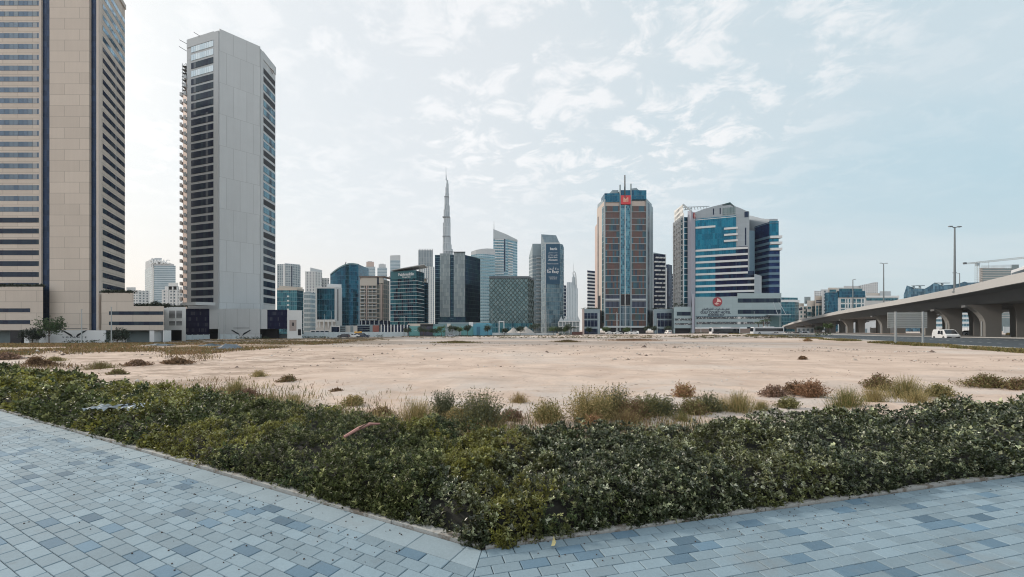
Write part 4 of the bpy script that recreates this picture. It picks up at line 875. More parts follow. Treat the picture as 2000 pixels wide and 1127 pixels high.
def centre_blocks():
    # diamond grid block
    D = 285.; ch = chain((955.5, D), (1031.5, D), (1042.5, D + 14)); zt = Z(543.5, D)
    t = block("diagrid_block", "wide low green grey glass block wrapped in a diamond lattice", "building", ch, 30, zt, M['diag_glass'])
    for A, B, n, nm in ((ch[0], ch[1], 9, 'lattice'), (ch[1], ch[2], 3, 'lattice')):
        mb = MB(); l = math.hypot(B[0] - A[0], B[1] - A[1]); ux, uy = (B[0] - A[0]) / l, (B[1] - A[1]) / l; nx, ny = uy, -ux; z0 = Z(633, D); H = zt - z0; st = l / n; rise = 1.12 * st if nm else 0; rise = st * (1.12 if n > 4 else 1.5)
        for s in (1, -1):
            for k in range(-int(H / rise) - 2, n + int(H / rise) + 3):
                p0 = k * st; q0, q1 = (p0, 0.), (p0 + s * st * H / rise, H)
                (xa, za), (xb, zb) = q0, q1
                def cl(x, x2, xa, za, xb, zb): return None
                t0, t1 = 0., 1.; dx = xb - xa
                for lim, sg in ((0., 1), (l, -1)):
                    fa, fb = sg * (xa - lim), sg * (xb - lim)
                    if fa < 0 and fb < 0: t0 = 2; break
                    if fa < 0: t0 = max(t0, fa / (fa - fb))
                    elif fb < 0: t1 = min(t1, fa / (fa - fb))
                if t0 >= t1: continue
                e = [(xa + dx * u, H * u) for u in (t0, t1)]; P = [(A[0] + ux * x + nx * .25, A[1] + uy * x + ny * .25, z0 + z) for x, z in e]
                mb.tube(P, .26, 4)
        mb.build(nm, M['steel_pale'], t)
    mb = MB(); ring(mb, ch, .5, zt - .1, Z(539.5, D), .5); mb.build("parapet", M['darkgrey'], t)
    mb = MB(); mb.prism(back(chain((960, D + 5), (1040, D + 16)), 14), zt, Z(537, D)); mb.build("roof_plant", M['darkgrey'], t)
    mb = MB(); mb.prism(back(chain((940, D - 10), (1040, D - 8)), 12), gz(ch), Z(632, D)); mb.build("podium", M['teal'], t)
    # bank tower with a tall banner
    D = 330.; ch = chain((1056.5, D + 10), (1065, D), (1093.5, D), (1100, D + 4)); zt = Z(476, D)
    t = block("office_tower", "grey glass tower carrying a tall blue vertical banner below a sloped glass cap", "tower", ch, 18, zt, M['bank_glass'])
    A, B = ch[1], ch[2]
    mb = MB(); P = [ch[0], ch[1], ch[2], at(1093.5, D + 12), at(1056.5, D + 14)]
    y0, y1 = Z(453.5, D), Z(473, D)
    a, b_, c, d = (*ch[1], zt), (*ch[2], zt), (X(1086, D + 8), D + 8, Z(455, D)), (X(1057, D + 8), D + 8, Z(453, D)); e, f = (X(1095, D + 16), D + 16, zt), (X(1056.5, D + 16), D + 16, zt)
    mb.face([a, b_, c, d]); mb.face([(*ch[0], zt), a, d]); mb.face([b_, e, c]); mb.face([e, f, d, c]); mb.face([f, (*ch[0], zt), d]); mb.build("glass_cap", M['cap'], t)
    strip(t, "edge_fin", A, B, 1064.8, 1066.2, gz(ch), Z(474, D), M['lightgrey'], .5); strip(t, "lintel", A, B, 1065, 1093.5, Z(476.6, D), Z(473.8, D), M['lightgrey'], .4)
    bn = strip(t, "banner", A, B, 1066.4, 1093.2, Z(555, D), Z(477, D), M['banner'], .35, .2); ORG[bn.name] = ORG[t.name]
    W = X(1093, D) - X(1066, D)
    for s, py, wd, o in (("bank", 486, .52, .14), ("حساب مصرفي", 494, .66, 0), ("رقمي بنقرة زر", 498.6, .66, 0), ("Digital Bank", 503, .66, 0), ("Account", 507.6, .66, 0), ("Open an account", 515.5, .78, 0), ("و لا أسهل", 524.5, .8, 0), ("So Easy", 531.5, .86, 0), ("www.bank.ae", 541, .62, 0), ("800 50 50 50", 544.8, .5, .05)):
        q = on_line(1079.8 + o * 12, A, B); text(s, "lettering", WHITE_INK, bn, A, B, q, Z(py, D), W * wd, .4, .03, .01 if py in (531.5, 486, 507.6) else 0)
    D = 350.; ch = chain((1033, D + 8), (1040, D), (1058, D)); t = block("office_tower", "striped grey slab with a sloping left shoulder attached behind the banner tower", "tower", ch, 18, Z(498, D), M['stripe_dark'])
    mb = MB(); mb.prism([at(1033, D + 8), at(1040, D), at(1058, D), at(1058, D + 14), at(1040, D + 14)], [Z(498, D)] * 5, [Z(498, D), Z(476, D), Z(476, D), Z(476, D), Z(476, D)]); mb.build("crown", M['greyteal2'], t)
    bands(t, sub(ch[1], ch[2], 1047, 1057.6), Z(640, D), 3.2, Z(498, D), 1.1, .4, M['lightgrey'], 'floor_band')
    D = 345.; ch = chain((1097, D), (1101.5, D + 4)); t = block("office_tower", "thin pale grey striped slab just right of the banner tower", "tower", ch, 14, Z(480, D), M['stripe_dark'])
    D = 380.; ch = chain((1100, D), (1106, D + 3)); t = block("office_block", "small dark banded block low beside the banner tower's foot", "building", ch, 12, Z(557, D), M['navy'])
    bands(t, ch, Z(640, D), 3.4, Z(557, D), .9, .3, M['lightgrey'], 'floor_band')
    # far hotel with arch spire
    D = 1500.; ch = chain((1106.5, D), (1128.5, D)); t = block("far_hotel_tower", "distant tower topped by a slender curved arch and twin masts", "skyscraper", ch, 40, Z(563, D), M['farfins'], z0=-6)
    for k_, (a, c, y) in enumerate(((1107, 1119, 551), (1113, 1127, 556), (1117, 1124, 541), (1118.5, 1122, 535))): mb = MB(); mb.prism(back(chain((a, D + 3 + k_ * 3), (c, D + 3 + k_ * 3)), 25 - k_ * 5), Z(565, D), Z(y, D)); mb.build("tier", M['farfins'], t)
    mb = MB(); A_ = [(1118, 536), (1119.2, 531.5), (1121.5, 530), (1123.6, 533), (1124.8, 540), (1125.6, 556)]; mb.tube([(X(p, D), D, Z(q, D)) for p, q in A_], [1.0, 1.3, 1.6, 2.2, 2.6, 3.0], 6); mb.build("arch", M['lightgrey'], t)
    mb = MB(); mb.tube([(X(1120, D), D, Z(540, D)), (X(1120, D), D, Z(514, D))], [1.1, .5], 5); mb.build("mast", M['lightgrey'], t)
    # blue banded tower left of the red sign hotel
    D = 420.; ch = chain((1147, D), (1163, D + 6)); t = block("apartment_tower", "white and dark banded slab half hidden left of the red signed tower", "tower", ch, 18, Z(528, D), M['navy'])
    bands(t, ch, Z(640, D), 3.53, Z(528, D), 1.55, .8, M['white'], 'floor_band')
M['diag_glass'] = facade("green_grey_glass", [(.13, .20, .215), (.155, .23, .24), (.115, .18, .195), (.19, .26, .27)], (.12, .17, .17), 3.2, 1.6, .12, .06, metal=.65, rough=.15, var=.7)
M['steel_pale'] = plain("dark_lattice_tube", (.11, .15, .15), .5, .3)
M['bank_glass'] = facade("slate_glass", [(.085, .145, .185), (.11, .18, .22), (.06, .11, .145), (.16, .22, .25)], (.20, .25, .27), 3.6, 1.7, .3, .1, metal=.65, rough=.12, var=.9)
M['cap'] = facade("slate_cap_glass", [(.16, .21, .24), (.19, .24, .27)], (.10, .13, .15), 2.2, 2.2, .12, .12, metal=.6)
M['banner'] = plain("blue_banner_fabric", (.015, .075, .14), .5, var=.1, scale=.1)
M['stripe_dark'] = facade("slate_striped", [(.15, .20, .23), (.19, .24, .27)], (.33, .38, .40), 3.2, 2., 1.1, .12, metal=.4, rough=.25)
M['greyteal2'] = plain("grey_teal_cap", (.24, .30, .33), .4, .3); M['farfins'] = facade("far_pale_fins", [(.20, .26, .30), (.24, .30, .34)], (.44, .49, .52), 3.6, 6, .5, 2.6, metal=.3, rough=.3)
centre_blocks()
# ================================================================ right half of the skyline
def red_sign_tower():
    D = 252.; ch = chain((1162, D + 24), (1166, D + 16), (1180, D), (1262, D), (1275.5, D + 14)); b = gz(ch); fh = 12.45 * D / FPX; A, B = ch[2], ch[3]
    t = thing("office_tower", "chamfered tower with brown and teal panels, red square sign and rooftop masts", "tower", (X(1220, D), D, b))
    zt = Z(387, D); mb = MB(); mb.prism(back(ch[1:], 26), b + 4, Z(393, D)); mb.build("wall", M['cream2'], t)
    mb = MB(); mb.prism([ch[0], ch[1], far(ch[1], 16), far(ch[0], 10)], b, Z(424, D)); mb.build("rear_wing", M['pinkish2'], t)
    mb = MB(); mb.prism(back(chain((1167, D + 14), (1181, D + 1), (1262, D + 1), (1273, D + 13)), 18), Z(393, D), Z(386, D)); mb.build("setback", M['greyteal2'], t)
    for a, c in ((1180.5, 1209.5), (1232.5, 1262)):    # crown blocks of blue glass
        mb = MB(); ring(mb, sub(A, B, a, c), .5, Z(395 if a < 1200 else 390, D), Z(378 if a < 1200 else 372, D), 9); mb.build("glass_crown", M['blue'], t)
    mb = MB(); ring(mb, sub(A, B, 1211, 1231), .2, Z(384, D), Z(371.5, D), 6); mb.build("glass_crown", M['blue'], t)
    mb = MB(); P = [at(1186, D + 5), at(1196, D + 3), at(1208, D + 3), at(1208, D + 11), at(1186, D + 11)]; mb.prism(P, Z(378, D), [Z(377, D), Z(368, D), Z(368, D), Z(368, D), Z(377, D)]); mb.build("roof_plant", M['greyteal2'], t)
    mb = MB(); P = [at(1233, D + 3), at(1243, D + 3), at(1254, D + 5), at(1254, D + 11), at(1233, D + 11)]; mb.prism(P, Z(373, D), [Z(365, D), Z(363.5, D), Z(372, D), Z(372, D), Z(365, D)]); mb.build("roof_plant", M['greyteal2'], t)
    for px, y in ((1209.7, 361.5), (1230.8, 359.5)): strip(t, "pier_strip", A, B, px, px + 2.2, Z(646, D), Z(y, D), M['concrete_blue'], .75)
    for px in (1180, 1261): strip(t, "pier_strip", A, B, px, px + 2.0, Z(646, D), Z(390, D), M['concrete_blue'], .75)
    mb = MB(); x, y = at(1220.4, D - .7); mb.tube([(x, y, Z(390, D)), (x, y, Z(343, D))], [.55, .4], 8); mb.build("mast", M['dark_steel'], t)
    # centre glazed strip with a white mullion
    strip(t, "centre_glazing", A, B, 1212, 1230.5, Z(574, D), Z(385, D), M['atrium'], .2); strip(t, "mullion", A, B, 1220, 1221.2, Z(637, D), Z(399, D), M['white'], .5)
    strip(t, "centre_glazing", A, B, 1212, 1230.5, Z(637, D), Z(597, D), M['atrium_low'], .2); strip(t, "dark_band", A, B, 1212, 1230.5, Z(596, D), Z(575, D), M['dark'], .15)
    # storeys, each side a row of panels
    for i in range(19):
        y = 402 + i * 12.42
        if y > 630: break
        low = 571 < y + 6 < 597
        for a, c in ((1182, 1209.6), (1233, 1261)):
            mb = MB(); ring(mb, sub(A, B, a, c), .25, Z(y + 12.0, D), Z(y + .6, D), .3); mb.build("panel_row", M['panel_dark'] if low else M['panels'], t)
            mb = MB(); ring(mb, sub(A, B, a, c), .6, Z(y + 12.6, D), Z(y + 11.9, D), .3); mb.build("floor_line", M['lightgrey'], t)
    for a, c in ((1182, 1209.6), (1233, 1261)): strip(t, "louvre_band", A, B, a, c, Z(587, D), Z(583.5, D), M['lightgrey'], .65)
    strip(t, "canopy", A, B, 1178, 1266, Z(640, D), Z(636.6, D), M['lightgrey'], 1.6); strip(t, "entrance", A, B, 1182, 1261, b, Z(640, D), M['dark'], .1)
    # chamfer windows
    C0, C1 = ch[1], ch[2]; strip(t, "slot_window", C0, C1, 1167.5, 1169, Z(600, D), Z(412, D), M['navy'], .1); strip(t, "glass_edge", C0, C1, 1176, 1179.3, Z(630, D), Z(402, D), M['teal'], .1)
    strip(t, "slot_window", C0, C1, 1168.5, 1173, Z(603, D), Z(575, D), M['dark'], .15)
    C0, C1 = ch[3], ch[4]; strip(t, "chamfer_shade_strip", C0, C1, 1263.6, 1275.3, Z(637, D), Z(392, D), M['greyteal2'], .05, .1); strip(t, "glass_edge", C0, C1, 1265.5, 1268.5, Z(630, D), Z(393, D), M['navy'], .1); strip(t, "slot_window", C0, C1, 1272.8, 1273.8, Z(600, D), Z(403, D), M['navy'], .1)  # grey strip paints this chamfer as the side away from the sun
    # red sign
    c = on_line(1221.3, A, B); s = thing_sign(t, A, B, c, D)
    # low glazed wings
    for a, c_, sk in ((1137, 1172, True), (1277, 1316, False)):
        p, q = at(a, D - 2), at(c_, D - 2); mb = MB(); mb.prism([p, q, far(q, 22), far(p, 22)], b, Z(604, D)); mb.build("podium", M['greyteal2'], t)
        if sk: strip(t, "end_wall", p, q, 1137, 1141, b, Z(604, D), M['pinkish2'], .3)
        g0, g1 = (1140.5, 1167) if sk else (1282.5, 1312)
        for y0, y1 in ((611.5, 622.5), (625.5, 638)):
            n = 4; w_ = (g1 - g0) / n
            for k in range(n): strip(t, "window", p, q, g0 + k * w_ + .35, g0 + (k + 1) * w_ - .35, Z(y1, D - 2), Z(y0, D - 2), M['navy'], .12)
        strip(t, "ground_glazing", p, q, g0, g1, b, Z(642, D - 2), M['navy'], .1)
        leaf_cloud("roof_planting", np.array([(X(random.uniform(a, c_), D), D + random.uniform(1, 6), Z(604, D) + random.uniform(.1, 1.)) for _ in range(60)]), .45, (.03, .045, .025), t)
def thing_sign(t, A, B, c, D):
    o = strip(t, "red_sign", A, B, 1211.8, 1230.8, Z(400, D), Z(382.6, D), M['red'], 1.1, .9); ORG[o.name] = ORG[t.name]
    k = D / FPX; polys = []
    for x0, x1, h0, h1, sl in ((-4.6, -3.6, -4, 4.6, 0), (-2.9, -1.9, -4, 1.6, 0), (1.6, 2.6, -4, 1.6, 0), (3.4, 4.6, -4, 4.8, 0), (-.9, .7, -4, -.4, 0)): polys.append([(x0, h0), (x1, h0), (x1, h1), (x0, h1)])
    polys.append([(-3.6, 4.6), (-3.6, 3.0), (0, -.6), (0, 1.2)]); polys.append([(0, 1.2), (0, -.6), (3.4, 3.2), (3.4, 4.8)])
    flat(o, "emblem", A, B, c, Z(391.5, D), polys, k, plain("pale_gold_emblem", (.75, .50, .38), .5), 1.12, .1); return o
M['cream2'] = plain("peach_cladding", (.44, .385, .345), .7, var=.06); M['pinkish2'] = plain("dusty_pink_wall", (.46, .37, .34), .8, var=.08)
M['concrete_blue'] = plain("blue_grey_pier", (.25, .31, .34), .7, var=.1)
M['red'] = plain("red_sign_face", (.55, .045, .055), .4, var=.05)
M['atrium'] = facade("pale_teal_glazing", [(.08, .20, .26), (.05, .15, .20), (.13, .28, .33), (.03, .09, .13)], (.14, .24, .28), 1.33, 1.05, .12, .1, metal=.75, rough=.1, var=.9)
M['atrium_low'] = facade("dark_glazing_pale_bars", [(.02, .05, .08), (.04, .09, .12)], (.30, .36, .40), 4., .9, .2, .16, metal=.4)
M['panels'] = facade("brown_and_teal_panels", [(.105, .055, .05), (.03, .10, .14), (.12, .06, .05), (.03, .09, .12), (.09, .06, .055), (.02, .05, .08), (.11, .06, .05), (.05, .08, .08)], (.06, .06, .07), 4.02, 1.15, .0, .10, metal=.25, rough=.25, var=.3, voff=.4)
M['panel_dark'] = facade("dark_louvred_panels", NAVY, (.12, .13, .17), 4.02, .8, .2, .16, metal=.2, rough=.3)
red_sign_tower()
def between():
    D = 330.; ch = chain((1276, D), (1300, D + 2)); zt = Z(496, D); t = block("apartment_tower", "dark glass tower with staggered white balconies between the red signed tower and the hotel", "tower", ch, 20, zt, M['navy'])
    mb = MB(); mb.prism(back(chain((1276, D + 1), (1297.5, D + 2)), 14), zt, [Z(492.5, D), Z(496, D), Z(496, D), Z(492.5, D)]); mb.build("roof_plant", M['greyteal2'], t)
    z = Z(612, D); i = 0
    while z < zt - 2:
        rr = random.Random(i); o = .5 + 2. * (i % 2); a = 1277.5 + o; 
        for k in range(3):
            p = a + k * 7.2; q = min(p + rr.choice((4.5, 5.5, 6.4)), 1299.5)
            mb = MB(); ring(mb, sub(ch[0], ch[1], p, q), 1.3, z, z + 1.1, .3); mb.build("balcony", M['white'], t)
        z += 3.5; i += 1
    strip(t, "edge_fin", ch[0], ch[1], 1298.6, 1300, Z(640, D), zt, M['lightgrey'], .6)
    D = 400.; ch = chain((1300, D), (1306, D), (1312.5, D + 6)); t = block("apartment_tower", "narrow cream and dark slab seen between the staggered balcony tower and the hotel", "tower", ch, 20, Z(523, D), M['resid_white'])
    mb = MB(); mb.prism(back(chain((1300.5, D - 1), (1312.5, D + 5)), 10), gz(ch), Z(517, D)); mb.build("wing", M['greyteal2'], t) if False else None
    mb = MB(); ring(mb, chain((1305.5, D - 1), (1312.5, D + 5)), .1, Z(650, D), Z(516.5, D), 3); mb.build("dark_flank", M['navy'], t)
    D = 430.; ch = chain((1312, D), (1320, D)); t = block("apartment_tower", "faint dark block low behind the hotel's balcony flank", "tower", ch, 20, Z(535, D), M['navy'])
    bands(t, ch, Z(640, D), 3.5, Z(535, D), .9, .6, M['lightgrey'], 'floor_band')
between()
def hotel():
    D = 250.; L = at(1357.5, 258.); C = at(1437.5, D); S = at(1462, D - 2.2)
    WL, WR, WE = at(1474, 262.), at(1502, 251.), at(1523, 250.)
    b = zg(*C) - .4; fh = 3.72; t = thing("hotel", "teal glass hotel with white bands, sloping concrete crown and round red emblem", "hotel", (X(1430, D), D, b))
    def hy(px):
        """crown outline"""
        P = [(1334, 399), (1345, 411), (1357, 415), (1375, 408), (1395, 402.5), (1412, 398.5), (1426, 396.5), (1433, 402), (1445, 406), (1458, 412), (1464, 413), (1464.1, 411), (1474, 417), (1484, 423), (1503, 431)]
        for (a, u), (c, v) in zip(P, P[1:]):
            if a <= px <= c: return u + (v - u) * (px - a) / (c - a)
        return 431
    # main concrete body with the raking crown
    xs = [1357.5, 1375, 1395, 1412, 1426, 1437.5]; ch = [on_line(p, L, C) for p in xs]; ys = [hy(p) for p in xs]
    xs2 = [1445, 1458, 1463.5]; c2 = [on_line(p, C, S) for p in xs2]; ys2 = [hy(p) for p in xs2]
    F = ch + c2; T = [Z(y, p[1]) for y, p in zip(ys + ys2, F)]
    mb = MB(); mb.prism(F + [far(p, 26) for p in reversed(F)], b + 4, T + T[::-1]); mb.build("wall", M['hotel_grey'], t)
    mb = MB(); P0, P1, P2 = on_line(1411, L, C), on_line(1426, L, C), on_line(1434, L, C); zz = lambda y, p: Z(y, p[1])
    mb.prism([P0, P1, P2, far(P2, 8), far(P1, 8), far(P0, 8)], [zz(402, P0), zz(400, P1), zz(405, P2), zz(405, P2), zz(400, P1), zz(402, P0)], [zz(399, P0), zz(394.8, P1), zz(402, P2), zz(402, P2), zz(394.8, P1), zz(399, P0)]); mb.build("gable_roof", M['greenroof'], t)
    strip(t, "crown_louvres", L, C, 1411, 1436.5, Z(418, D), Z(404, D), M['louvre_glass'], .12)
    for px in (1392.5, 1405.5): strip(t, "slot_window", L, C, px, px + 2.2, Z(419, 254), Z(407, 254), M['navy'], .1)
    strip(t, "slot_window", C, S, 1454, 1462, Z(426, D), Z(415, D), M['navy'], .1); strip(t, "slot_window", C, S, 1455, 1457.5, Z(480, D), Z(446, D), M['navy'], .1)
    # glass
    strip(t, "glass_front", L, C, 1358.2, 1437.3, Z(584, 254), Z(424.5, 254), M['hotel_glass'], .35)
    strip(t, "glass_front", C, S, 1437.8, 1460.5, Z(584, 249), Z(481.5, 249), M['hotel_navy'], .35)
    strip(t, "glass_front", L, C, 1397, 1437.2, Z(583, 254), Z(498, 254), M['hotel_navy'], .5)
    SF = [L, C, S]
    def band3(pa, pb, yc, h=1.25, out=.9):
        zc = Z(yc, 254.); ch = [on_line(pa, L, C)] if pa < 1437.5 else [on_line(pa, C, S)]
        if pa < 1437.5 < pb: ch.append(C)
        ch.append(on_line(pb, C, S) if pb > 1437.5 else on_line(pb, L, C)); mb = MB(); ring(mb, ch, out, zc - h / 2, zc + h / 2, .4); mb.build("floor_band", M['white'], t)
    band3(1358, 1397, 442.5); band3(1358, 1437.4, 426.8, .4, .5)
    for y in (449, 461, 472.8): band3(1413.5, 1440, y, 1.2, 1.4)
    for i in range(9): band3(1358.2, 1460 if i < 5 else 1473, 488 + i * 11.75)
    # sloping slab fin at the right end of the bands
    mb = MB(); a, c = at(1473, D - 4), at(1487.5, D - 3); mb.prism([a, c, far(c, 8), far(a, 8)], b, [Z(536.5, D), Z(540, D), Z(540, D), Z(536.5, D)]); mb.build("fin_wall", M['hotel_grey'], t)
    mb = MB(); a, c = at(1460.5, D - 2.4), at(1473, D - 2.2); mb.prism([a, c, far(c, 12), far(a, 12)], b, Z(530, D)); mb.build("link_block", M['navy'], t)
    # shaft between the wings
    mb = MB(); a, c = at(1459, D + 3), at(1474, D + 5); mb.prism([a, c, far(c, 14), far(a, 14)], b, Z(447, D)); mb.build("shaft", M['tealgrey'], t)
    # right wing
    Q = [1463.6, 1469, 1474, 1480, 1486, 1494, 1502.5, 1519]; F = [on_line(p, WL, WR) if p < 1502 else on_line(p, WR, WE) for p in Q]; T = [Z(v, 255.) for v in (411, 413.5, 417, 420.5, 424.5, 428, 431, 431.5)]
    mb = MB(); mb.prism(F + [far(p, 20) for p in reversed(F)], b, T + T[::-1]); mb.build("wing", M['hotel_grey'], t)
    strip(t, "wing_glass", WL, WR, 1474.5, 1502.2, Z(585, 255), Z(434, 251), M['wing_navy'], .3); strip(t, "wing_glass", WR, WE, 1502.4, 1520.5, Z(487, 250), Z(431.5, 250), M['hotel_glass'], .3); strip(t, "wing_glass", WR, WE, 1502.4, 1522.5, Z(585, 250), Z(487, 250), M['wing_navy'], .25)
    mb = MB(); ring(mb, [on_line(1474.5, WL, WR), WR, on_line(1520, WR, WE)], .6, Z(436, 250), Z(434.8, 250), .3); mb.build("floor_band", M['tealgrey'], t)
    for i in range(9):
        zc = Z(463 + i * 11.9, 250.); mb = MB(); ring(mb, [on_line(1474.5, WL, WR), WR, on_line(1521.5 if i > 2 else 1523.5, WR, WE)], .8, zc - .75, zc + .75, .4); mb.build("floor_band", M['tealgrey'] if i > 2 else M['tealgrey'], t)
        if i < 3: mb = MB(); a, c = on_line(1502.5, WR, WE), on_line(1525.5, WR, WE); ring(mb, [a, c], 1.6, zc - .8, zc + .7, 3.4); mb.build("balcony", M['white'], t)
    # white lattice balcony flank, glass slot and columns on the left
    K0, K1 = at(1317, 276.), at(1334.5, 256.5); z0, z1 = Z(409, 276), Z(409, 276)
    mb = MB(); mb.prism([K0, K1, far(K1, 20), far(K0, 4)], b + 16, [Z(412, 276), Z(399.5, 258), Z(399.5, 258), Z(412, 276)]); mb.build("balcony_wing", M['flank'], t)
    i = 0; z = Z(620, 262)
    while z < Z(432, 262): mb = MB(); ring(mb, [K0, K1], 1.0, z, z + .9, .3); mb.build("balcony", M['white'], t); z += 3.3; i += 1
    for px in (1318, 1322.5, 1326.8, 1331.5): strip(t, "column", K0, K1, px, px + .9, Z(625, 262), Z(425, 262), M['white'], 1.3, .5)
    A, B = at(1334.8, 255.), at(1343, 255.5); strip(t, "glass_slot", A, B, 1335, 1342.7, Z(640, 255), Z(424, 255), M['slot'], .2, 3.)
    strip(t, "column", A, B, 1333.9, 1335.2, Z(640, 255), Z(416, 255), M['white'], .5)
    A, B = at(1343, 254.), at(1357.5, 256.); mb = MB(); mb.prism([A, at(1350, 252.), at(1357.8, 256), far(at(1357.8, 256), 8), far(A, 8)], b, [Z(412, 254), Z(413, 252), Z(415, 256), Z(415, 256), Z(411, 254)]); mb.build("column", M['hotel_col'], t)
    # roof frame over the left corner
    mb = MB(); z_ = Z(400, 256)
    pts = [at(1334.5, 257), at(1345, 255.5), at(1352, 262)]
    mb.tube([(*at(1334, 257), Z(399, 257)), (*at(1350, 254), Z(412, 254)), (*at(1356, 255), Z(430, 255))], .55, 6); mb.tube([(*at(1335, 258), Z(404, 257)), (*at(1385, 262), Z(403, 262))], .3, 5); mb.tube([(*at(1337, 258), Z(409, 257)), (*at(1350, 262), Z(407, 262))], .35, 5)
    for k in range(8): p = 1338 + k * 6.; mb.tube([(*at(p, 259), Z(404, 259)), (*at(p + 1.5, 261), Z(409, 260))], .18, 4)
    mb.build("roof_frame", M['lightgrey'], t)
    o = emblem_disc(t, at(1351, 252.6), at(1356, 257.), 1354.2, 421, 254., 2.2, .5)
    # podium
    PA, PB, PC = at(1357.5, 246.), at(1440, 245.), at(1526, 244.)
    mb = MB(); mb.prism([PA, PB, far(PB, 12), far(PA, 12)], b + 4, Z(579.5, 245)); mb.build("podium", M['hotel_grey2'], t)
    mb = MB(); mb.prism([PB, PC, far(PC, 12), far(PB, 12)], b + 4, Z(572.5, 245)); mb.build("podium", M['hotel_grey2'], t)
    for y0, y1 in ((583, 591), (605, 613)): strip(t, "window_band", PB, PC, 1441, 1524.5, Z(y1, 245), Z(y0, 245), M['navy_glass'], .1)
    strip(t, "screen_band", PA, PC, 1360.5, 1505, Z(622.6, 245), Z(618.4, 245), M['lattice'], .25); strip(t, "screen_band", PA, PC, 1360.5, 1505, Z(633.2, 245), Z(628.4, 245), M['lattice'], .25)
    strip(t, "string_course", PA, PC, 1358.5, 1525, Z(618.2, 245), Z(617.4, 245), M['tealgrey'], .4)
    strip(t, "ground_wall", PA, PC, 1358, 1512, b, Z(641.5, 245), M['brownwall'], -.6, .3)
    strip(t, "entrance", PB, PC, 1504, 1526, b, Z(616.5, 245), M['tealdark'], .3)
    mb = MB(); A2, B2 = at(1500, 240), at(1545, 236); ring(mb, [A2, B2], .2, Z(615.5, 240), Z(614.0, 240), 5.); mb.build("canopy", M['lightgrey'], t)
    for a, c in ((1510, 1519), (1521, 1535)): mb = MB(); mb.tube([(*at(a, 241), Z(590, 241)), (*at(c, 237), Z(614, 238))], .15, 5); mb.build("stay_rod", M['lightgrey'], t)
    # signs
    A, B = PA, PB; emblem_disc(t, A, B, 1401, 589.5, 245.5, 4.6 * .62, .1, big=True)
    ink = plain("navy_sign_letters", (.02, .03, .06), .5)
    k = 245. / FPX
    text("فندق جلف كورت - الخليج التجاري", "arabic_lettering", ink, t, A, B, on_line(1397.5, A, B), Z(604.5, 245.5), 53 * k, .03, .05, .016, 1.5)
    text("GULF COURT HOTEL", "lettering", ink, t, A, B, on_line(1397.5, A, B), Z(610.2, 245.5), 58 * k, .03, .05, .022, 1.05); text("BUSINESS BAY", "lettering", ink, t, A, B, on_line(1399, A, B), Z(615.0, 245.5), 31 * k, .03, .05, .022, .95)
    # left annexe
    A, B = at(1316, 244.), at(1352, 244.); mb = MB(); mb.prism([A, B, far(B, 12), far(A, 10)], Z(641, 244), Z(599, 244)); mb.build("annexe", M['hotel_grey2'], t)
    strip(t, "window_band", A, B, 1322, 1349, Z(616.5, 244), Z(609, 244), M['navy_glass'], .08)
    for y0, y1 in ((622, 626), (631, 634.5)): strip(t, "screen_band", A, B, 1318, 1351, Z(y1, 244), Z(y0, 244), M['lattice'], .15)
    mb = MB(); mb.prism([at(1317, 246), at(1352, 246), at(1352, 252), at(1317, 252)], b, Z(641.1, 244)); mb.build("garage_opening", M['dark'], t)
    for px in (1316.5, 1350): mb = MB(); x, y = at(px, 244.3); mb.box(x, x + .6, y, y + 1, b, Z(641.1, 244)); mb.build("column", M['hotel_grey2'], t)
    mb = MB(); p = at(1351.5, 242.8); q = at(1356.5, 242.8); mb.prism([p, q, far(q, 4), far(p, 4)], b, Z(575, 244)); mb.build("column", M['hotel_col'], t)
    leaf_cloud("roof_planting", np.array([(X(random.uniform(1320, 1345), 246), 246 + random.uniform(0, 5), Z(599, 244) + random.uniform(.2, 2.2)) for _ in range(60)]), .5, (.03, .045, .025), t)
def emblem_disc(t, A, B, px, py, D, r, out, big=False):
    c = on_line(px, A, B); P = [(r * math.cos(a / 24 * 2 * math.pi), r * math.sin(a / 24 * 2 * math.pi)) for a in range(24)]
    o = flat(t, "round_emblem", A, B, c, Z(py, D), [P], 1., M['red2'], out, .25); ORG[o.name] = ORG[t.name]
    s = r / 1.0; sail = [(-.1, .78), (.25, .62), (.62, .25), (.78, -.12), (.3, -.02), (-.05, -.12), (-.35, -.22), (-.12, .1)]; wave = [(-.75, -.30), (-.3, -.26), (.1, -.34), (.55, -.52), (.2, -.46), (-.25, -.50)]
    wave2 = [(-.55, -.55), (-.15, -.58), (.3, -.72), (-.1, -.74)]
    flat(o, "sail_mark", A, B, c, Z(py, D), [sail], s, M['palepink'], out + .26, .08); flat(o, "wave_mark", A, B, c, Z(py, D), [wave], s, M['palepink'], out + .26, .08)
    if big: flat(o, "wave_mark", A, B, c, Z(py, D), [wave2], s, M['palepink'], out + .26, .08)
    return o
M['red2'] = plain("dark_red_disc", (.33, .045, .06), .5, var=.1); M['palepink'] = plain("pale_pink_mark", (.72, .52, .46), .6, var=.05)
M['hotel_grey'] = cladding("hotel_blue_grey_panels", (.33, .375, .41), 3.2, 1.9, .05, .6, .03, stagger=False, jdark=.85, streaks=.05); M['hotel_grey2'] = cladding("podium_teal_grey_panels", (.33, .41, .43), 4.5, 2.2, .05, .6, .03, stagger=False, jdark=.87, streaks=.05)
M['greenroof'] = plain("dark_green_roof", (.03, .10, .115), .5); M['tealgrey'] = plain("slate_teal_panel", (.12, .20, .26), .5, .2); M['tealdark'] = plain("entrance_teal", (.10, .18, .19), .5)
M['hotel_col'] = plain("hotel_column_render", (.36, .365, .42), .7, var=.06); M['brownwall'] = plain("brown_ground_wall", (.24, .185, .16), .8, var=.12)
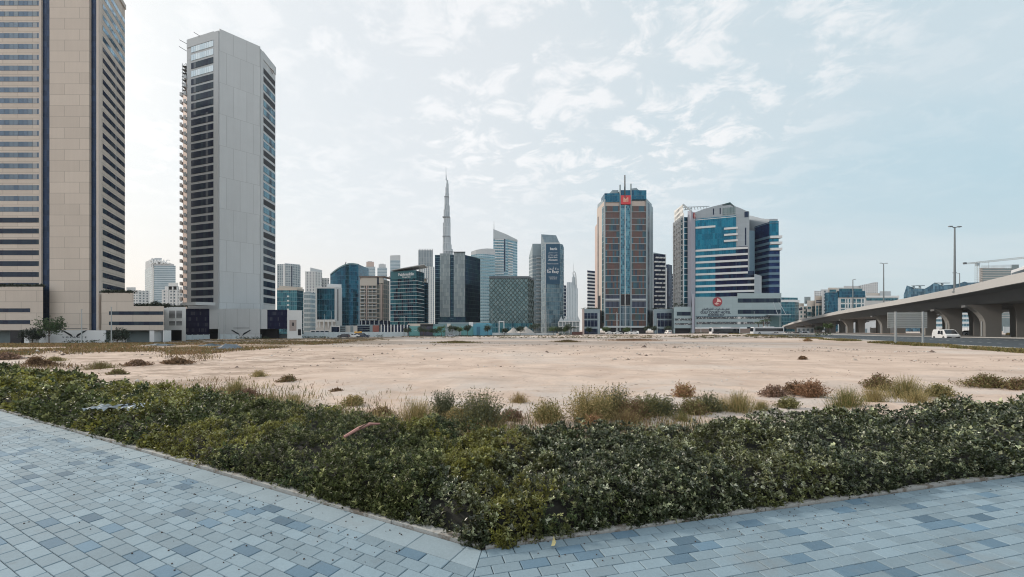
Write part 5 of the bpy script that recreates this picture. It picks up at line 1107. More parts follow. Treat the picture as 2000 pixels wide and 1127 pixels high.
M['hotel_glass'] = facade("bright_teal_glass", [(.010, .125, .20), (.013, .15, .23), (.009, .11, .175), (.016, .17, .25)], (.010, .10, .16), 3.72, 1.25, .06, .06, metal=.8, rough=.08, tilt=.006, var=.5)
M['hotel_navy'] = facade("deep_navy_glass", [(.010, .014, .05), (.012, .018, .06), (.009, .012, .04), (.012, .035, .075)], (.010, .014, .04), 3.72, 1.25, .06, .06, metal=.05, rough=.1, spec=.08)
M['wing_navy'] = facade("wing_navy_glass", [(.014, .03, .10), (.018, .035, .12), (.012, .025, .085), (.02, .05, .14)], (.012, .035, .09), 1.24, 1.25, .05, .05, metal=.45, rough=.1, spec=.15)
M['louvre_glass'] = facade("grey_louvre_glass", [(.12, .17, .18), (.16, .21, .22)], (.22, .27, .28), 5, .8, .3, .2, metal=.4)
M['slot'] = facade("teal_slot_glass", [(.015, .12, .18), (.02, .15, .21), (.015, .09, .15)], (.62, .68, .70), 3.72, 3.2, .32, .1, metal=.7, rough=.1)
M['flank'] = facade("shaded_balcony_bays", [(.06, .07, .08), (.14, .15, .15), (.24, .24, .23)], (.66, .66, .64), 3.3, 2.6, 1.5, 1.1, metal=.1, rough=.5)
def lattice_mat():
    n = NT("perforated_white_screen"); uv = n.nd('ShaderNodeTexCoord').outputs['UV']
    v = n.nd('ShaderNodeTexVoronoi'); v.inputs['Scale'].default_value = 1.5; n.L.new(uv, v.inputs['Vector']); m = n.noise(n.mapped(uv, (.09, 0, 1)), 1., 2)
    f = n.math('MULTIPLY', n.step(v.outputs['Distance'], .28, .36), n.step(m, .40, .44)); return n.set(base=n.mix(f, (.62, .62, .61), (.05, .06, .07)), rough=.7)
M['lattice'] = lattice_mat()
hotel()
def right_city():
    D = 420.; ch = chain((1524, D), (1552, D), (1560, D + 6)); t = block("office_block", "teal glass building with a white roof band directly right of the hotel", "building", ch, 20, Z(590, D), M['teal'])
    mb = MB(); ring(mb, ch, .8, Z(590, D), Z(585.5, D), .8); mb.build("roof_band", M['white'], t); mb = MB(); mb.prism(back(chain((1524, D + 2), (1558, D + 6)), 12), Z(585.5, D), Z(580.5, D)); mb.build("roof_glass", M['teal'], t)
    # white and glass cluster stepping up to the right: each block a building
    K = [(1549, 1562, 606, 'cluster_w', "lowest white stepped house at the cluster's left end"), (1560, 1577, 598, 'cluster_w', "white gridded block second in the stepped cluster"), (1576, 1593, 587, 'cream_w', "pale block with a dark square window in the stepped cluster"),
         (1592, 1612, 578, 'cluster_c', "cream block with a balcony slot beside the tall blue glass corner"), (1636, 1690, 573, 'teal_c', "widest white and teal block with white grid and flat roof"), (1690, 1755, 581, 'teal_r', "long low block with a teal window ribbon behind the flyover")]
    D = 455.
    for i, (a, c, y, m, lab) in enumerate(K):
        Dd = D - i * 6 + (10 if i == 5 else 0); ch = chain((a, Dd), (c, Dd)); t = block("office_block", lab, "building", ch, 20, Z(y, Dd), M[m])
        A, B = ch
        if i == 0: strip(t, "window", A, B, 1552, 1554.5, Z(630, Dd), Z(612, Dd), M['teal'], .2); strip(t, "window", A, B, 1556.5, 1560, Z(622, Dd), Z(616, Dd), M['navy'], .2); mb = MB(); mb.prism(back(chain((1553, Dd + 3), (1562, Dd + 3)), 10), Z(y, Dd), Z(601, Dd)); mb.build("upper_storey", M['white'], t)
        if i == 1: strip(t, "window", A, B, 1560.5, 1567, Z(606, Dd), Z(602, Dd), M['navy'], .2); strip(t, "window", A, B, 1574, 1576.7, Z(630, Dd), Z(603, Dd), M['teal'], .2); mb = MB(); mb.prism(back(chain((1559, Dd + 3), (1570, Dd + 3)), 10), Z(y, Dd), Z(592, Dd)); mb.build("upper_storey", M['cream'], t); 
        if i == 2: strip(t, "window", A, B, 1577.5, 1583.5, Z(604, Dd), Z(599, Dd), M['teal'], .3); strip(t, "window", A, B, 1574.5 + 2, 1585, Z(618, Dd), Z(609, Dd), M['teal'], .3); mb = MB(); mb.prism(back(chain((1571, Dd + 2), (1583, Dd + 2)), 10), Z(592, Dd), Z(579.5, Dd)); mb.build("roof_block", M['greyteal2'], t); strip(t, "window", A, B, 1586, 1592, Z(630, Dd), Z(598, Dd), M['teal'], .3)
        if i == 3: strip(t, "balcony_slot", A, B, 1594, 1608, Z(592, Dd), Z(586.5, Dd), M['navy'], .2); strip(t, "slot_rail", A, B, 1594, 1608, Z(590, Dd), Z(589, Dd), M['white'], .5); strip(t, "window", A, B, 1594, 1606, Z(630, Dd), Z(597, Dd), M['teal'], .2); strip(t, "pier_strip", A, B, 1598, 1599, Z(630, Dd), Z(597, Dd), M['cream'], .4)
        if i == 4:
            for y0, y1 in ((580.5, 591), (592.5, 602)):
                pass
            strip(t, "glass_front", A, B, 1636.5, 1688, Z(581, Dd), Z(568.5, Dd), M['blue'], 1.2, 1.5)
            for r, (y0, y1) in enumerate(((583.8, 591.2), (594, 601.2), (604, 611))):
                for x0, x1 in ((1642.5, 1650.2), (1652.8, 1654.8), (1658, 1660.4), (1663.5, 1671), (1673.5, 1681), (1684, 1686.6)): strip(t, "window", A, B, x0, x1, Z(y1, Dd), Z(y0, Dd), M['teal'], .2)
            mb = MB(); mb.prism(back(chain((1617, Dd + 4), (1684, Dd + 4)), 14), Z(573, Dd), Z(561, Dd)); mb.build("upper_storey", M['cream_w'], t)
            strip(t, "clerestory", at(1617, Dd + 4), at(1684, Dd + 4), 1639, 1683.5, Z(568.4, Dd), Z(563, Dd), M['teal'], .2)
        if i == 5:
            strip(t, "window_ribbon", A, B, 1692, 1753, Z(587, Dd), Z(581.6, Dd), M['teal'], .3); mb = MB(); ring(mb, ch, .8, Z(581.4, Dd), Z(577.5, Dd), 1.); mb.build("parapet", M['white'], t)
            mb = MB(); mb.prism(back(chain((1692, Dd + 3), (1722, Dd + 3)), 10), Z(581, Dd), Z(572, Dd)); mb.build("roof_block", M['cream'], t); mb = MB(); mb.prism(back(chain((1718, Dd + 2), (1740, Dd + 2)), 10), Z(581, Dd), Z(568.5, Dd)); mb.build("roof_block", M['lightgrey'], t)
    D = 425.; ch = chain((1610, D + 6), (1619, D), (1636.5, D)); t = block("glass_block", "tall blue glass corner block in the white cluster", "building", ch, 16, Z(571, D), M['blue'])
    mb = MB(); mb.prism(back(chain((1617, D + 3), (1634, D + 3)), 8), Z(571, D), Z(562, D)); mb.build("upper_storey", M['cream'], t); strip(t, "clerestory", at(1617, D + 3), at(1634, D + 3), 1620, 1633, Z(570, D), Z(565, D), M['teal'], .2)
    mb = MB(); mb.prism(back(chain((1605, D + 6), (1613, D + 5)), 10), gz(ch), Z(566, D)); mb.build("flank", M['resid_white'], t)
    D = 640.; ch = chain((1590, D), (1606, D)); t = block("apartment_block", "hazy pale block peeping over the cluster's left shoulder", "building", ch, 20, Z(568, D), M['resid_white'])
    mb = MB(); mb.prism(back(chain((1603, D + 2), (1618, D + 2)), 10), Z(640, D), Z(565, D)); mb.build("wing", M['grey_plain'], t)
    D = 700.; P = chain((1678, D), (1696, D), (1707, D), (1714.5, D)); t = thing("apartment_block", "hazy white stepped block rising behind the widest teal building", "building", (*P[1], -2))
    mb = MB(); mb.prism(P + [far(p, 24) for p in reversed(P)], -3, [Z(558, D), Z(554, D), Z(551.5, D), Z(551, D)] + [Z(551, D), Z(551.5, D), Z(554, D), Z(558, D)]); mb.build("wall", M['resid_white'], t)
    mb = MB(); mb.prism(back(chain((1648, D), (1680, D)), 20), -2, Z(558.5, D)); mb.build("wing", M['grey_plain'], t)
    # faceted blue building with roof cradles
    D = 480.; prof = [(1765, 576), (1771, 557.5), (1788, 563), (1806, 564), (1815, 559), (1826, 551.5), (1838, 557), (1862, 556), (1872, 554), (1884, 550), (1890, 552), (1925, 551)]
    P = [at(p, D) for p, _ in prof]; T = [Z(y, D) for _, y in prof]; t = thing("faceted_building", "blue faceted building with a folded roofline and maintenance cradles behind the flyover", "building", (*P[4], -1))
    mb = MB(); mb.prism(P + [far(p, 20) for p in reversed(P)], -2, T + T[::-1]); mb.build("faceted_wall", M['facet'], t)
    for a, c, y in ((1783, 1788, 557.5), (1790, 1805, 557.2), (1828, 1854, 552.2)):
        mb = MB(); x0, y_ = at(a, D - 1); x1 = X(c, D); mb.box(x0, x1, y_, y_ + 2, Z(y + 1.2, D), Z(y, D)); xm = (x0 + x1) / 2; mb.box(xm - .6, xm + .6, y_, y_ + 2, Z(y + 7, D), Z(y + 1.2, D)); mb.build("roof_cradle", M['greyteal2'], t)
    # frame building and crane
    D = 620.; a, c = at(1913, D), at(1976, D); t = thing("unfinished_building", "bare concrete frame of a building under construction beside the crane", "building", (*a, 0))
    zb = -1.
    for i in range(22):
        y = 523 + i * 4.6; mb = MB(); y2 = y - (0 if i else 0); mb.prism(back([a, at(1976 if i else 1960, D)], 24), Z(y + 1.4, D), Z(y, D)); mb.build("floor_slab", M['concrete'], t)
    for i in range(14): mb = MB(); x, y = at(1914 + i * 4.7, D + .6); mb.box(x, x + 1.1, y, y + 1.2, zb, Z(523, D)); mb.build("column", M['concrete'], t)
    mb = MB()
    for i in range(34):
        px = 1916 + i * 2.2; x, y = at(px, D + 1); h = 523 - 3.5 - (px - 1916) * .03; mb.tube([(x, y, Z(525, D)), (x, y, Z(h, D))], .22, 4)
    for k in range(3): mb.tube([(*at(1916, D + 1), Z(521.5 - k * 1.5, D)), (*at(1990, D + 1), Z(519.5 - k * 1.5, D))], .16, 4)
    mb.build("scaffold", M['steel'], t)
    mb = MB(); mb.prism(back(chain((1976, D), (1990, D)), 20), zb, Z(517, D)); mb.build("core_wall", M['netting'], t)
    strip(t, "netting", a, c, 1920, 1975, zb, Z(524, D), M['netting'], -1.8, .2)
    D = 560.; x, y = at(1908.5, D); t = thing("tower_crane", "lattice tower crane with a long near level jib reaching past the picture's edge", "crane", (x, y, 0))
    def truss(name, p0, p1, w_, n, mat, r=.16):
        mb = MB(); p0 = Vector(p0); p1 = Vector(p1); d = (p1 - p0); u = d.normalized(); s = u.cross(Vector((0, 1, 0))).normalized() * w_ / 2; v = Vector((0, 1, 0)) * w_ / 2
        for a_ in (s + v, s - v, -s + v, -s - v): mb.tube([p0 + a_, p1 + a_], r, 4)
        for k in range(n):
            q0 = p0 + d * k / n; q1 = p0 + d * (k + 1) / n
            for e in (v, -v): mb.tube([q0 + s + e, q1 - s + e], r * .7, 4); mb.tube([q0 - s + e, q0 + s + e], r * .7, 4)
        return mb.build(name, mat, t)
    truss("mast", (x, y, Z(640, D)), (x, y, Z(512, D)), 3.0, 30, M['crane']); truss("jib", (x, y, Z(513, D)), (X(2060, D), y, Z(497, D)), 2.2, 34, M['crane']); truss("counter_jib", (x, y, Z(513, D)), (X(1883, D), y, Z(515, D)), 1.6, 6, M['crane'])
    mb = MB(); cx_ = X(1882, D); mb.box(cx_, cx_ + 3.4, y - 1, y + 1, Z(516, D), Z(512.5, D)); mb.build("counterweight", M['dark_steel'], t)
    mb = MB(); mb.box(x - 1.6, x + 1.8, y - 1.6, y + 1.6, Z(519, D), Z(514.5, D)); mb.build("cab", M['greyteal2'], t); mb = MB(); xx = X(1931, D); mb.tube([(xx, y, Z(510, D)), (xx, y, Z(524, D))], .12, 4); mb.build("hoist_rope", M['dark_steel'], t)
M['cluster_w'] = facade("white_grid_small", [(.04, .13, .16), (.03, .10, .13)], (.58, .57, .56), 4.6, 3.9, 2.1, 1.9, metal=.4); M['cream_w'] = plain("off_white_render", (.56, .54, .51), .8, var=.06)
M['cluster_c'] = plain("cream_render", (.52, .46, .40), .8, var=.08); M['teal_c'] = plain("white_grid_render", (.60, .60, .59), .8, var=.05); M['teal_r'] = plain("grey_white_render", (.48, .48, .47), .8)
M['facet'] = facade("faceted_blue_glass", [(.05, .13, .19), (.09, .19, .26), (.03, .09, .14), (.14, .25, .32)], (.05, .09, .12), 3.2, 2.2, .2, .2, metal=.6, rough=.15, tilt=.08)
M['netting'] = plain("green_grey_netting", (.16, .21, .22), .9, var=.3, scale=.15); M['crane'] = plain("crane_grey", (.30, .31, .31), .6)
right_city()
# ================================================================ road, flyover, street things
M['pole'] = plain("pole_paint", (.38, .41, .42), .5, .3)
ASPH = plain("asphalt", (.050, .062, .07), .85, var=.18, scale=1.2); LINE = plain("road_paint", (.55, .56, .55), .7, var=.1)
KERB = plain("kerb_stone", (.42, .41, .39), .85, var=.12)
# plan line of the road's near edge and far edge
RN = [(26, 6), (33, 18), (40, 31.5), (51.5, 54.5), (66, 86), (82, 122), (98, 165), (108, 205)]
RF = [(54, 0), (62, 17), (70, 36), (83, 64), (95, 95), (106, 128), (114, 168), (118, 205)]
def rz(x, y): return zg(x, y)
def road():
    mb = MB()
    def lerp(a, b, t): return (a[0] + (b[0] - a[0]) * t, a[1] + (b[1] - a[1]) * t)
    def dens(L, n=5): return [lerp(L[i], L[i + 1], k / n) for i in range(len(L) - 1) for k in range(n)] + [L[-1]]
    A, B = dens(RN), dens(RF); H = lambda p, e=.0: (p[0], p[1], max(rz(*p), -9) + e)
    W = 4
    for i in range(len(A) - 1):
        for k in range(W):
            q = [lerp(A[i], B[i], k / W), lerp(A[i], B[i], (k + 1) / W), lerp(A[i + 1], B[i + 1], (k + 1) / W), lerp(A[i + 1], B[i + 1], k / W)]
            mb.face([H(p, .09) for p in q])
    tag(mb.build("road", ASPH), kind='structure')
    mb = MB()
    for k in (.045, .34, .62, .955):
        for i in range(len(A) - 1):
            for j in range(3 if k in (.34, .62) else 1):
                t0, t1 = (j / 3, j / 3 + .14) if k in (.34, .62) else (0, 1)
                a0, b0 = lerp(A[i], A[i + 1], t0), lerp(B[i], B[i + 1], t0); a1, b1 = lerp(A[i], A[i + 1], t1), lerp(B[i], B[i + 1], t1)
                w_ = .0045; q = [lerp(a0, b0, k - w_), lerp(a0, b0, k + w_), lerp(a1, b1, k + w_), lerp(a1, b1, k - w_)]
                mb.face([H(p, .098) for p in q])
    tag(mb.build("road_markings", LINE), kind='structure')
    for L, s in ((A, -1), (B, 1)):
        mb = MB()
        for i in range(len(L) - 1):
            a, b = L[i], L[i + 1]; l = math.hypot(b[0] - a[0], b[1] - a[1]); nx, ny = (b[1] - a[1]) / l * s, -(b[0] - a[0]) / l * s
            P = [a, b, (b[0] + nx * .3, b[1] + ny * .3), (a[0] + nx * .3, a[1] + ny * .3)]
            mb.prism(P, [rz(*p) - .3 for p in P], [rz(*a) + .22, rz(*b) + .22, rz(*b) + .22, rz(*a) + .22])
        tag(mb.build("kerb", KERB), kind='structure')
    # broad paved median under the flyover
    mb = MB()
    for i in range(len(B) - 1):
        a, b = B[i], B[i + 1]; c, d = (b[0] + 34, b[1] + 2), (a[0] + 34, a[1] + 2)
        mb.face([(a[0] + .3, a[1], rz(*a) + .2), (d[0], d[1], rz(*a) + .24), (c[0], c[1], rz(*b) + .24), (b[0] + .3, b[1], rz(*b) + .2)])
    tag(mb.build("median", plain("median_paving", (.17, .165, .155), .9, var=.15)), kind='structure')
    # street along the far side of the plot
    mb = MB(); L = [(-190, 111), (-120, 112), (-60, 168), (0, 205), (60, 222), (112, 226), (130, 215)]; L = dens(L, 4)
    for i in range(len(L) - 1):
        a, b = L[i], L[i + 1]; mb.face([(a[0], a[1], zg(*a) + .06), (b[0], b[1], zg(*b) + .06), (b[0] - .5, b[1] + 9, zg(b[0], b[1] + 9) + .06), (a[0] - .5, a[1] + 9, zg(a[0], a[1] + 9) + .06)])
    tag(mb.build("road", ASPH), kind='structure')
road()
# ---- flyover
def smooth_path(P, n=8):
    out = []
    for i in range(len(P) - 1):
        p0, p1, p2, p3 = P[max(i - 1, 0)], P[i], P[i + 1], P[min(i + 2, len(P) - 1)]
        for k in range(n):
            t = k / n; out.append(tuple(.5 * (2 * p1[j] + (p2[j] - p0[j]) * t + (2 * p0[j] - 5 * p1[j] + 4 * p2[j] - p3[j]) * t * t + (3 * p1[j] - p0[j] - 3 * p2[j] + p3[j]) * t ** 3) for j in range(len(p1))))
    return out + [P[-1]]
def flyover():
    K = [(2000, 531, 57.), (1870, 561.5, 82.), (1740, 588, 122.), (1635, 608, 185.), (1575, 621.5, 255.), (1545, 630., 330.), (1528, 636.5, 420.)]
    P = [(X(px, d), d, Z(py, d)) for px, py, d in K]; a, b = P[0], P[1]
    P = [(a[0] - 26, a[1] - 42, a[2] - .2)] + P; P = smooth_path(P, 6)
    t = thing("flyover", "concrete highway flyover curving up from the hotel to the picture's edge", "flyover", (P[12][0], P[12][1], 0))
    nor = []
    for i in range(len(P)):
        p, q = P[max(i - 1, 0)], P[min(i + 1, len(P) - 1)]; dx, dy = q[0] - p[0], q[1] - p[1]; l = math.hypot(dx, dy); nor.append((dy / l, -dx / l))   # towards the right, away from the viewer
    def sweep(name, prof, mat):
        """prof: (offset from near edge, height below parapet top)"""
        mb = MB()
        for i in range(len(P) - 1):
            for (o0, h0), (o1, h1) in zip(prof, prof[1:]):
                f = lambda k, o, h: (P[k][0] + nor[k][0] * o, P[k][1] + nor[k][1] * o, P[k][2] - h)
                mb.face([f(i, o0, h0), f(i, o1, h1), f(i + 1, o1, h1), f(i + 1, o0, h0)])
        mb.build(name, mat, t)
    W = 24.
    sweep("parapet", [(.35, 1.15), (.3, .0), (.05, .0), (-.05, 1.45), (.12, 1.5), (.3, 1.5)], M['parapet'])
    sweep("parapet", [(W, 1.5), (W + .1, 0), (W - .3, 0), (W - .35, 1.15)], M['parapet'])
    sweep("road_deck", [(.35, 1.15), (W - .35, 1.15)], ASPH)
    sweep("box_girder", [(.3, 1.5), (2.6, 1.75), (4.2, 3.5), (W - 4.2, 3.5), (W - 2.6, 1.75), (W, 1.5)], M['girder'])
    # bents: pairs of flared columns
    def col(mb, x, y, ux, uy, zb, zt, w0, w1, th, s):
        """column whose outer side s curves outward towards the top; u = across the bridge"""
        n = 9; F = []; vx, vy = -uy, ux
        for k in range(n + 1):
            f = k / n; z = zb + (zt - zb) * f; fl = max(0, (f - .35) / .65) ** 2.2 * w1; F.append((z, -w0 / 2 - (fl if s < 0 else 0), w0 / 2 + (fl if s > 0 else 0)))
        g = lambda o, e, z: (x + ux * o + vx * e, y + uy * o + vy * e, z)
        for (z0, a0, b0), (z1, a1, b1) in zip(F, F[1:]):
            for e, o in ((-th / 2, 1), (th / 2, -1)): q = [g(a0, e, z0), g(b0, e, z0), g(b1, e, z1), g(a1, e, z1)]; mb.face(q if o > 0 else q[::-1])
            mb.face([g(a0, th / 2, z0), g(a0, -th / 2, z0), g(a1, -th / 2, z1), g(a1, th / 2, z1)]); mb.face([g(b0, -th / 2, z0), g(b0, th / 2, z0), g(b1, th / 2, z1), g(b1, -th / 2, z1)])
    NB = [(1936, 6.), (1862, 7.), (1815, 7.), (1728, 7.), (1660, 7.), (1626, 6.), (1600, 6.), (1581, 6.), (1566, 6.), (1556, 6.)]
    for px, off in NB:
        # station whose centre line is seen at column px
        best = min(range(len(P)), key=lambda i: abs(CX + FPX * (P[i][0] + nor[i][0] * off) / max(1, P[i][1] + nor[i][1] * off) - px) if P[i][1] > 50 else 1e9)
        bi = best; fr = 0; bestv = 1e9
        for i in range(max(0, best - 1), min(len(P) - 1, best + 1)):
            for k in range(11):
                f = k / 10; q = [P[i][j] + (P[i + 1][j] - P[i][j]) * f for j in range(3)]; v = abs(CX + FPX * (q[0] + nor[i][0] * off) / (q[1] + nor[i][1] * off) - px)
                if v < bestv: bestv = v; bi = i; Q = q
        nx, ny = nor[bi]; zt = Q[2] - 3.5
        for o, s in ((off, -1), (off + 4.2, -1), (off + 11., 1)):
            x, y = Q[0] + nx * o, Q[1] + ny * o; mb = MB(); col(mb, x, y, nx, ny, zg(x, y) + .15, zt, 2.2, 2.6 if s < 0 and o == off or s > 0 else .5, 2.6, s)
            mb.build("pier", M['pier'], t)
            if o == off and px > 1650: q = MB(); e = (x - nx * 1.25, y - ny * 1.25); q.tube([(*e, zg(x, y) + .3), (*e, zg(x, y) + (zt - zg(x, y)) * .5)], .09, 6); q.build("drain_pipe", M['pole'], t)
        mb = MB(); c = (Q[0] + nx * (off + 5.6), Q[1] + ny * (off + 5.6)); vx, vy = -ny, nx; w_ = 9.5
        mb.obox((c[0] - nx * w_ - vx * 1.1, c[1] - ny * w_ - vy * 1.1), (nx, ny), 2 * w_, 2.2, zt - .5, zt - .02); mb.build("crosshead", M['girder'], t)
    return P, nor
M['parapet'] = plain("parapet_concrete", (.40, .395, .385), .85, var=.10, scale=.3, streak=True); M['girder'] = plain("girder_concrete_shade", (.15, .155, .16), .85, var=.15, scale=.2, streak=True); M['pier'] = plain("pier_concrete_shade", (.20, .195, .185), .85, var=.12, scale=.3, streak=True)  # girder and piers coloured darker than the parapet for shade under the deck
FP, FN = flyover()
def deck_at(px, off=.2):
    for i in range(len(FP) - 1):
        a, b = FP[i], FP[i + 1]
        if a[1] < 45: continue
        p0 = CX + FPX * (a[0] + FN[i][0] * off) / (a[1] + FN[i][1] * off); p1 = CX + FPX * (b[0] + FN[i][0] * off) / (b[1] + FN[i][1] * off)
        if p0 >= px >= p1:
            f = (p0 - px) / (p0 - p1); return [a[j] + (b[j] - a[j]) * f + (FN[i][j] * off if j < 2 else 0) for j in range(3)], FN[i], math.atan2(b[1] - a[1], b[0] - a[0])
def lamp_post(label, x, y, z0, z1, arms=2, arm=2.2, az=0., r=.14, group="lamp posts"):
    t = thing("lamp_post", label, "lamp post", (x, y, z0), group, az); H = z1 - z0; k = MB(); k.tube([(0, 0, 0), (0, 0, H * .45), (0, 0, H)], [r * 1.25, r, r * .7], 8)
    sv = ORG[t.name]; ORG[t.name] = Vector(); k.build("pole", M['lamp'], t)
    b = MB(); b.box(-.3, .3, -.3, .3, 0, .25); b.build("base_plate", M['lamp'], t)
    for s in ((-1, 1)[:arms] if arms == 2 else (1,)):
        a = MB(); a.tube([(0, 0, H - .15), (s * arm * .55, 0, H + .08)], r * .45, 6); a.build("arm", M['lamp'], t)
        h = MB(); x0, x1 = sorted((s * arm * .5, s * arm)); h.prism([(x0, -.16), (x1, -.2), (x1, .2), (x0, .16)], H + .0, H + .2); h.build("lamp_head", M['lamp'], t)
    return t
M['lamp'] = plain("grey_lamp_paint", (.16, .18, .19), .5, .3)
q, n_, _ = deck_at(1865, 0.1)
lamp_post("tallest double armed lamp post standing on the flyover parapet", q[0], q[1], q[2] - .9, Z(443.5, q[1]), 2, X(1878, q[1]) - X(1865, q[1]), .1, .17)
q, n_, _ = deck_at(1726, 10.); lamp_post("double armed lamp post further down the flyover behind the slatted sign", q[0], q[1], q[2] - 1.1, Z(514.5, q[1]), 2, X(1734, q[1]) - X(1726, q[1]), .1, .2)
q, n_, _ = deck_at(1666, 1.); lamp_post("single armed lamp post on the flyover before the widest teal building", q[0], q[1], q[2] - 1.1, Z(546, q[1]), 1, X(1671, q[1]) - X(1666, q[1]), 0, .2)
q, n_, _ = deck_at(1874.5, 22.); lamp_post("small lamp post close beside the tallest one on the flyover's far side", q[0], q[1], q[2] - 1.1, Z(533.5, q[1]), 1, -2.6 + .4, 0, .12)
for px, y0, d, lab in ((159.5, 605, 112., "bare pole in front of the feather wing hoarding"), (217.5, 600, 110., "bare pole right of the feather wing hoarding"), (426.5, 612, 160., "shorter of two bare poles before the grey hexagonal tower"), (437.5, 605, 162., "taller of two bare poles before the grey hexagonal tower"),
                     (634, 614, 200., "thin pole before the white framed block, nearer the grey tower"), (647, 609, 196., "thin pole before the white framed block, further from the grey tower"), (789.5, 618, 205., "thin pole under the green glass sign block"), (961, 604, 214., "thin pole left of the diamond lattice block's foot"),
                     (1067, 610, 215., "thinner of two poles at the banner tower's foot"), (1070.5, 604, 212., "taller of two poles at the banner tower's foot"), (1169.5, 612, 222., "thin pole before the left glazed wing of the red signed tower"), (1204, 610, 222., "left pole of a pair before the red signed tower's entrance"), (1206.5, 612, 222., "right pole of a pair before the red signed tower's entrance"),
                     (1284, 622, 222., "thin pole before the right glazed wing of the red signed tower"), (1369, 625, 222., "thin pole before the hotel's lettered wall"), (1473, 609, 222., "thin pole before the hotel's ribbon windows"), (1523.5, 612, 205., "white pole at the hotel's entrance corner beside the coach")):
    x, y = at(px, d); z = zg(x, y); t = thing("pole", lab, "pole", (x, y, z), "street poles round the plot"); mb = MB(); mb.tube([(x, y, z), (x, y, Z(y0, d) * .5 + z * .5), (x, y, Z(y0, d))], [.16, .12, .08], 6); mb.build("shaft", M['pole'], t)
    mb = MB(); mb.box(x - .3, x + .3, y - .3, y + .3, z, z + .3); mb.build("footing", M['concrete'], t); mb = MB(); mb.tube([(x, y, Z(y0, d) - .05), (x, y, Z(y0, d) + .12)], .16, 6); mb.build("cap", M['pole'], t)
# ---- the slatted sign seen from behind
def slat_sign():
    D = 47.; t = thing("road_sign", "back of a big slatted metal road sign on two posts beside the road", "sign", (X(1772, D), D, zg(X(1772, D), D)))
    A, B = at(1733.5, D + .6), at(1811, D - .4)
    n = 9; y0, y1 = 609.5, 641.
    for i in range(n):
        a = y0 + (y1 - y0) * i / n; mb = MB(); ring(mb, [A, B], 0, Z(a + (y1 - y0) / n - .25, D), Z(a, D), .05); mb.build("slat", M['slat'], t)
        mb = MB(); ring(mb, [A, B], .035, Z(a + .9, D), Z(a + .3, D), .03); mb.build("rib", M['slat_dark'], t)
    for px, d, pb in ((1745.5, D - .1, 672), (1798.5, D - .7, 673)):
        x = X(px, d); mb = MB(); z = zg(x, d) - .1; mb.box(x - .07, x + .07, d - .30, d - .16, z, Z(608.8, d)); mb.build("post", M['pole'], t)
        mb = MB(); mb.box(x - .3, x + .3, d - .5, d + .1, z, z + .22); mb.build("footing", M['concrete'], t)
M['slat'] = plain("weathered_aluminium", (.42, .44, .43), .5, .35, var=.15); M['slat_dark'] = plain("sign_rib", (.22, .23, .22), .5, .3)
slat_sign()
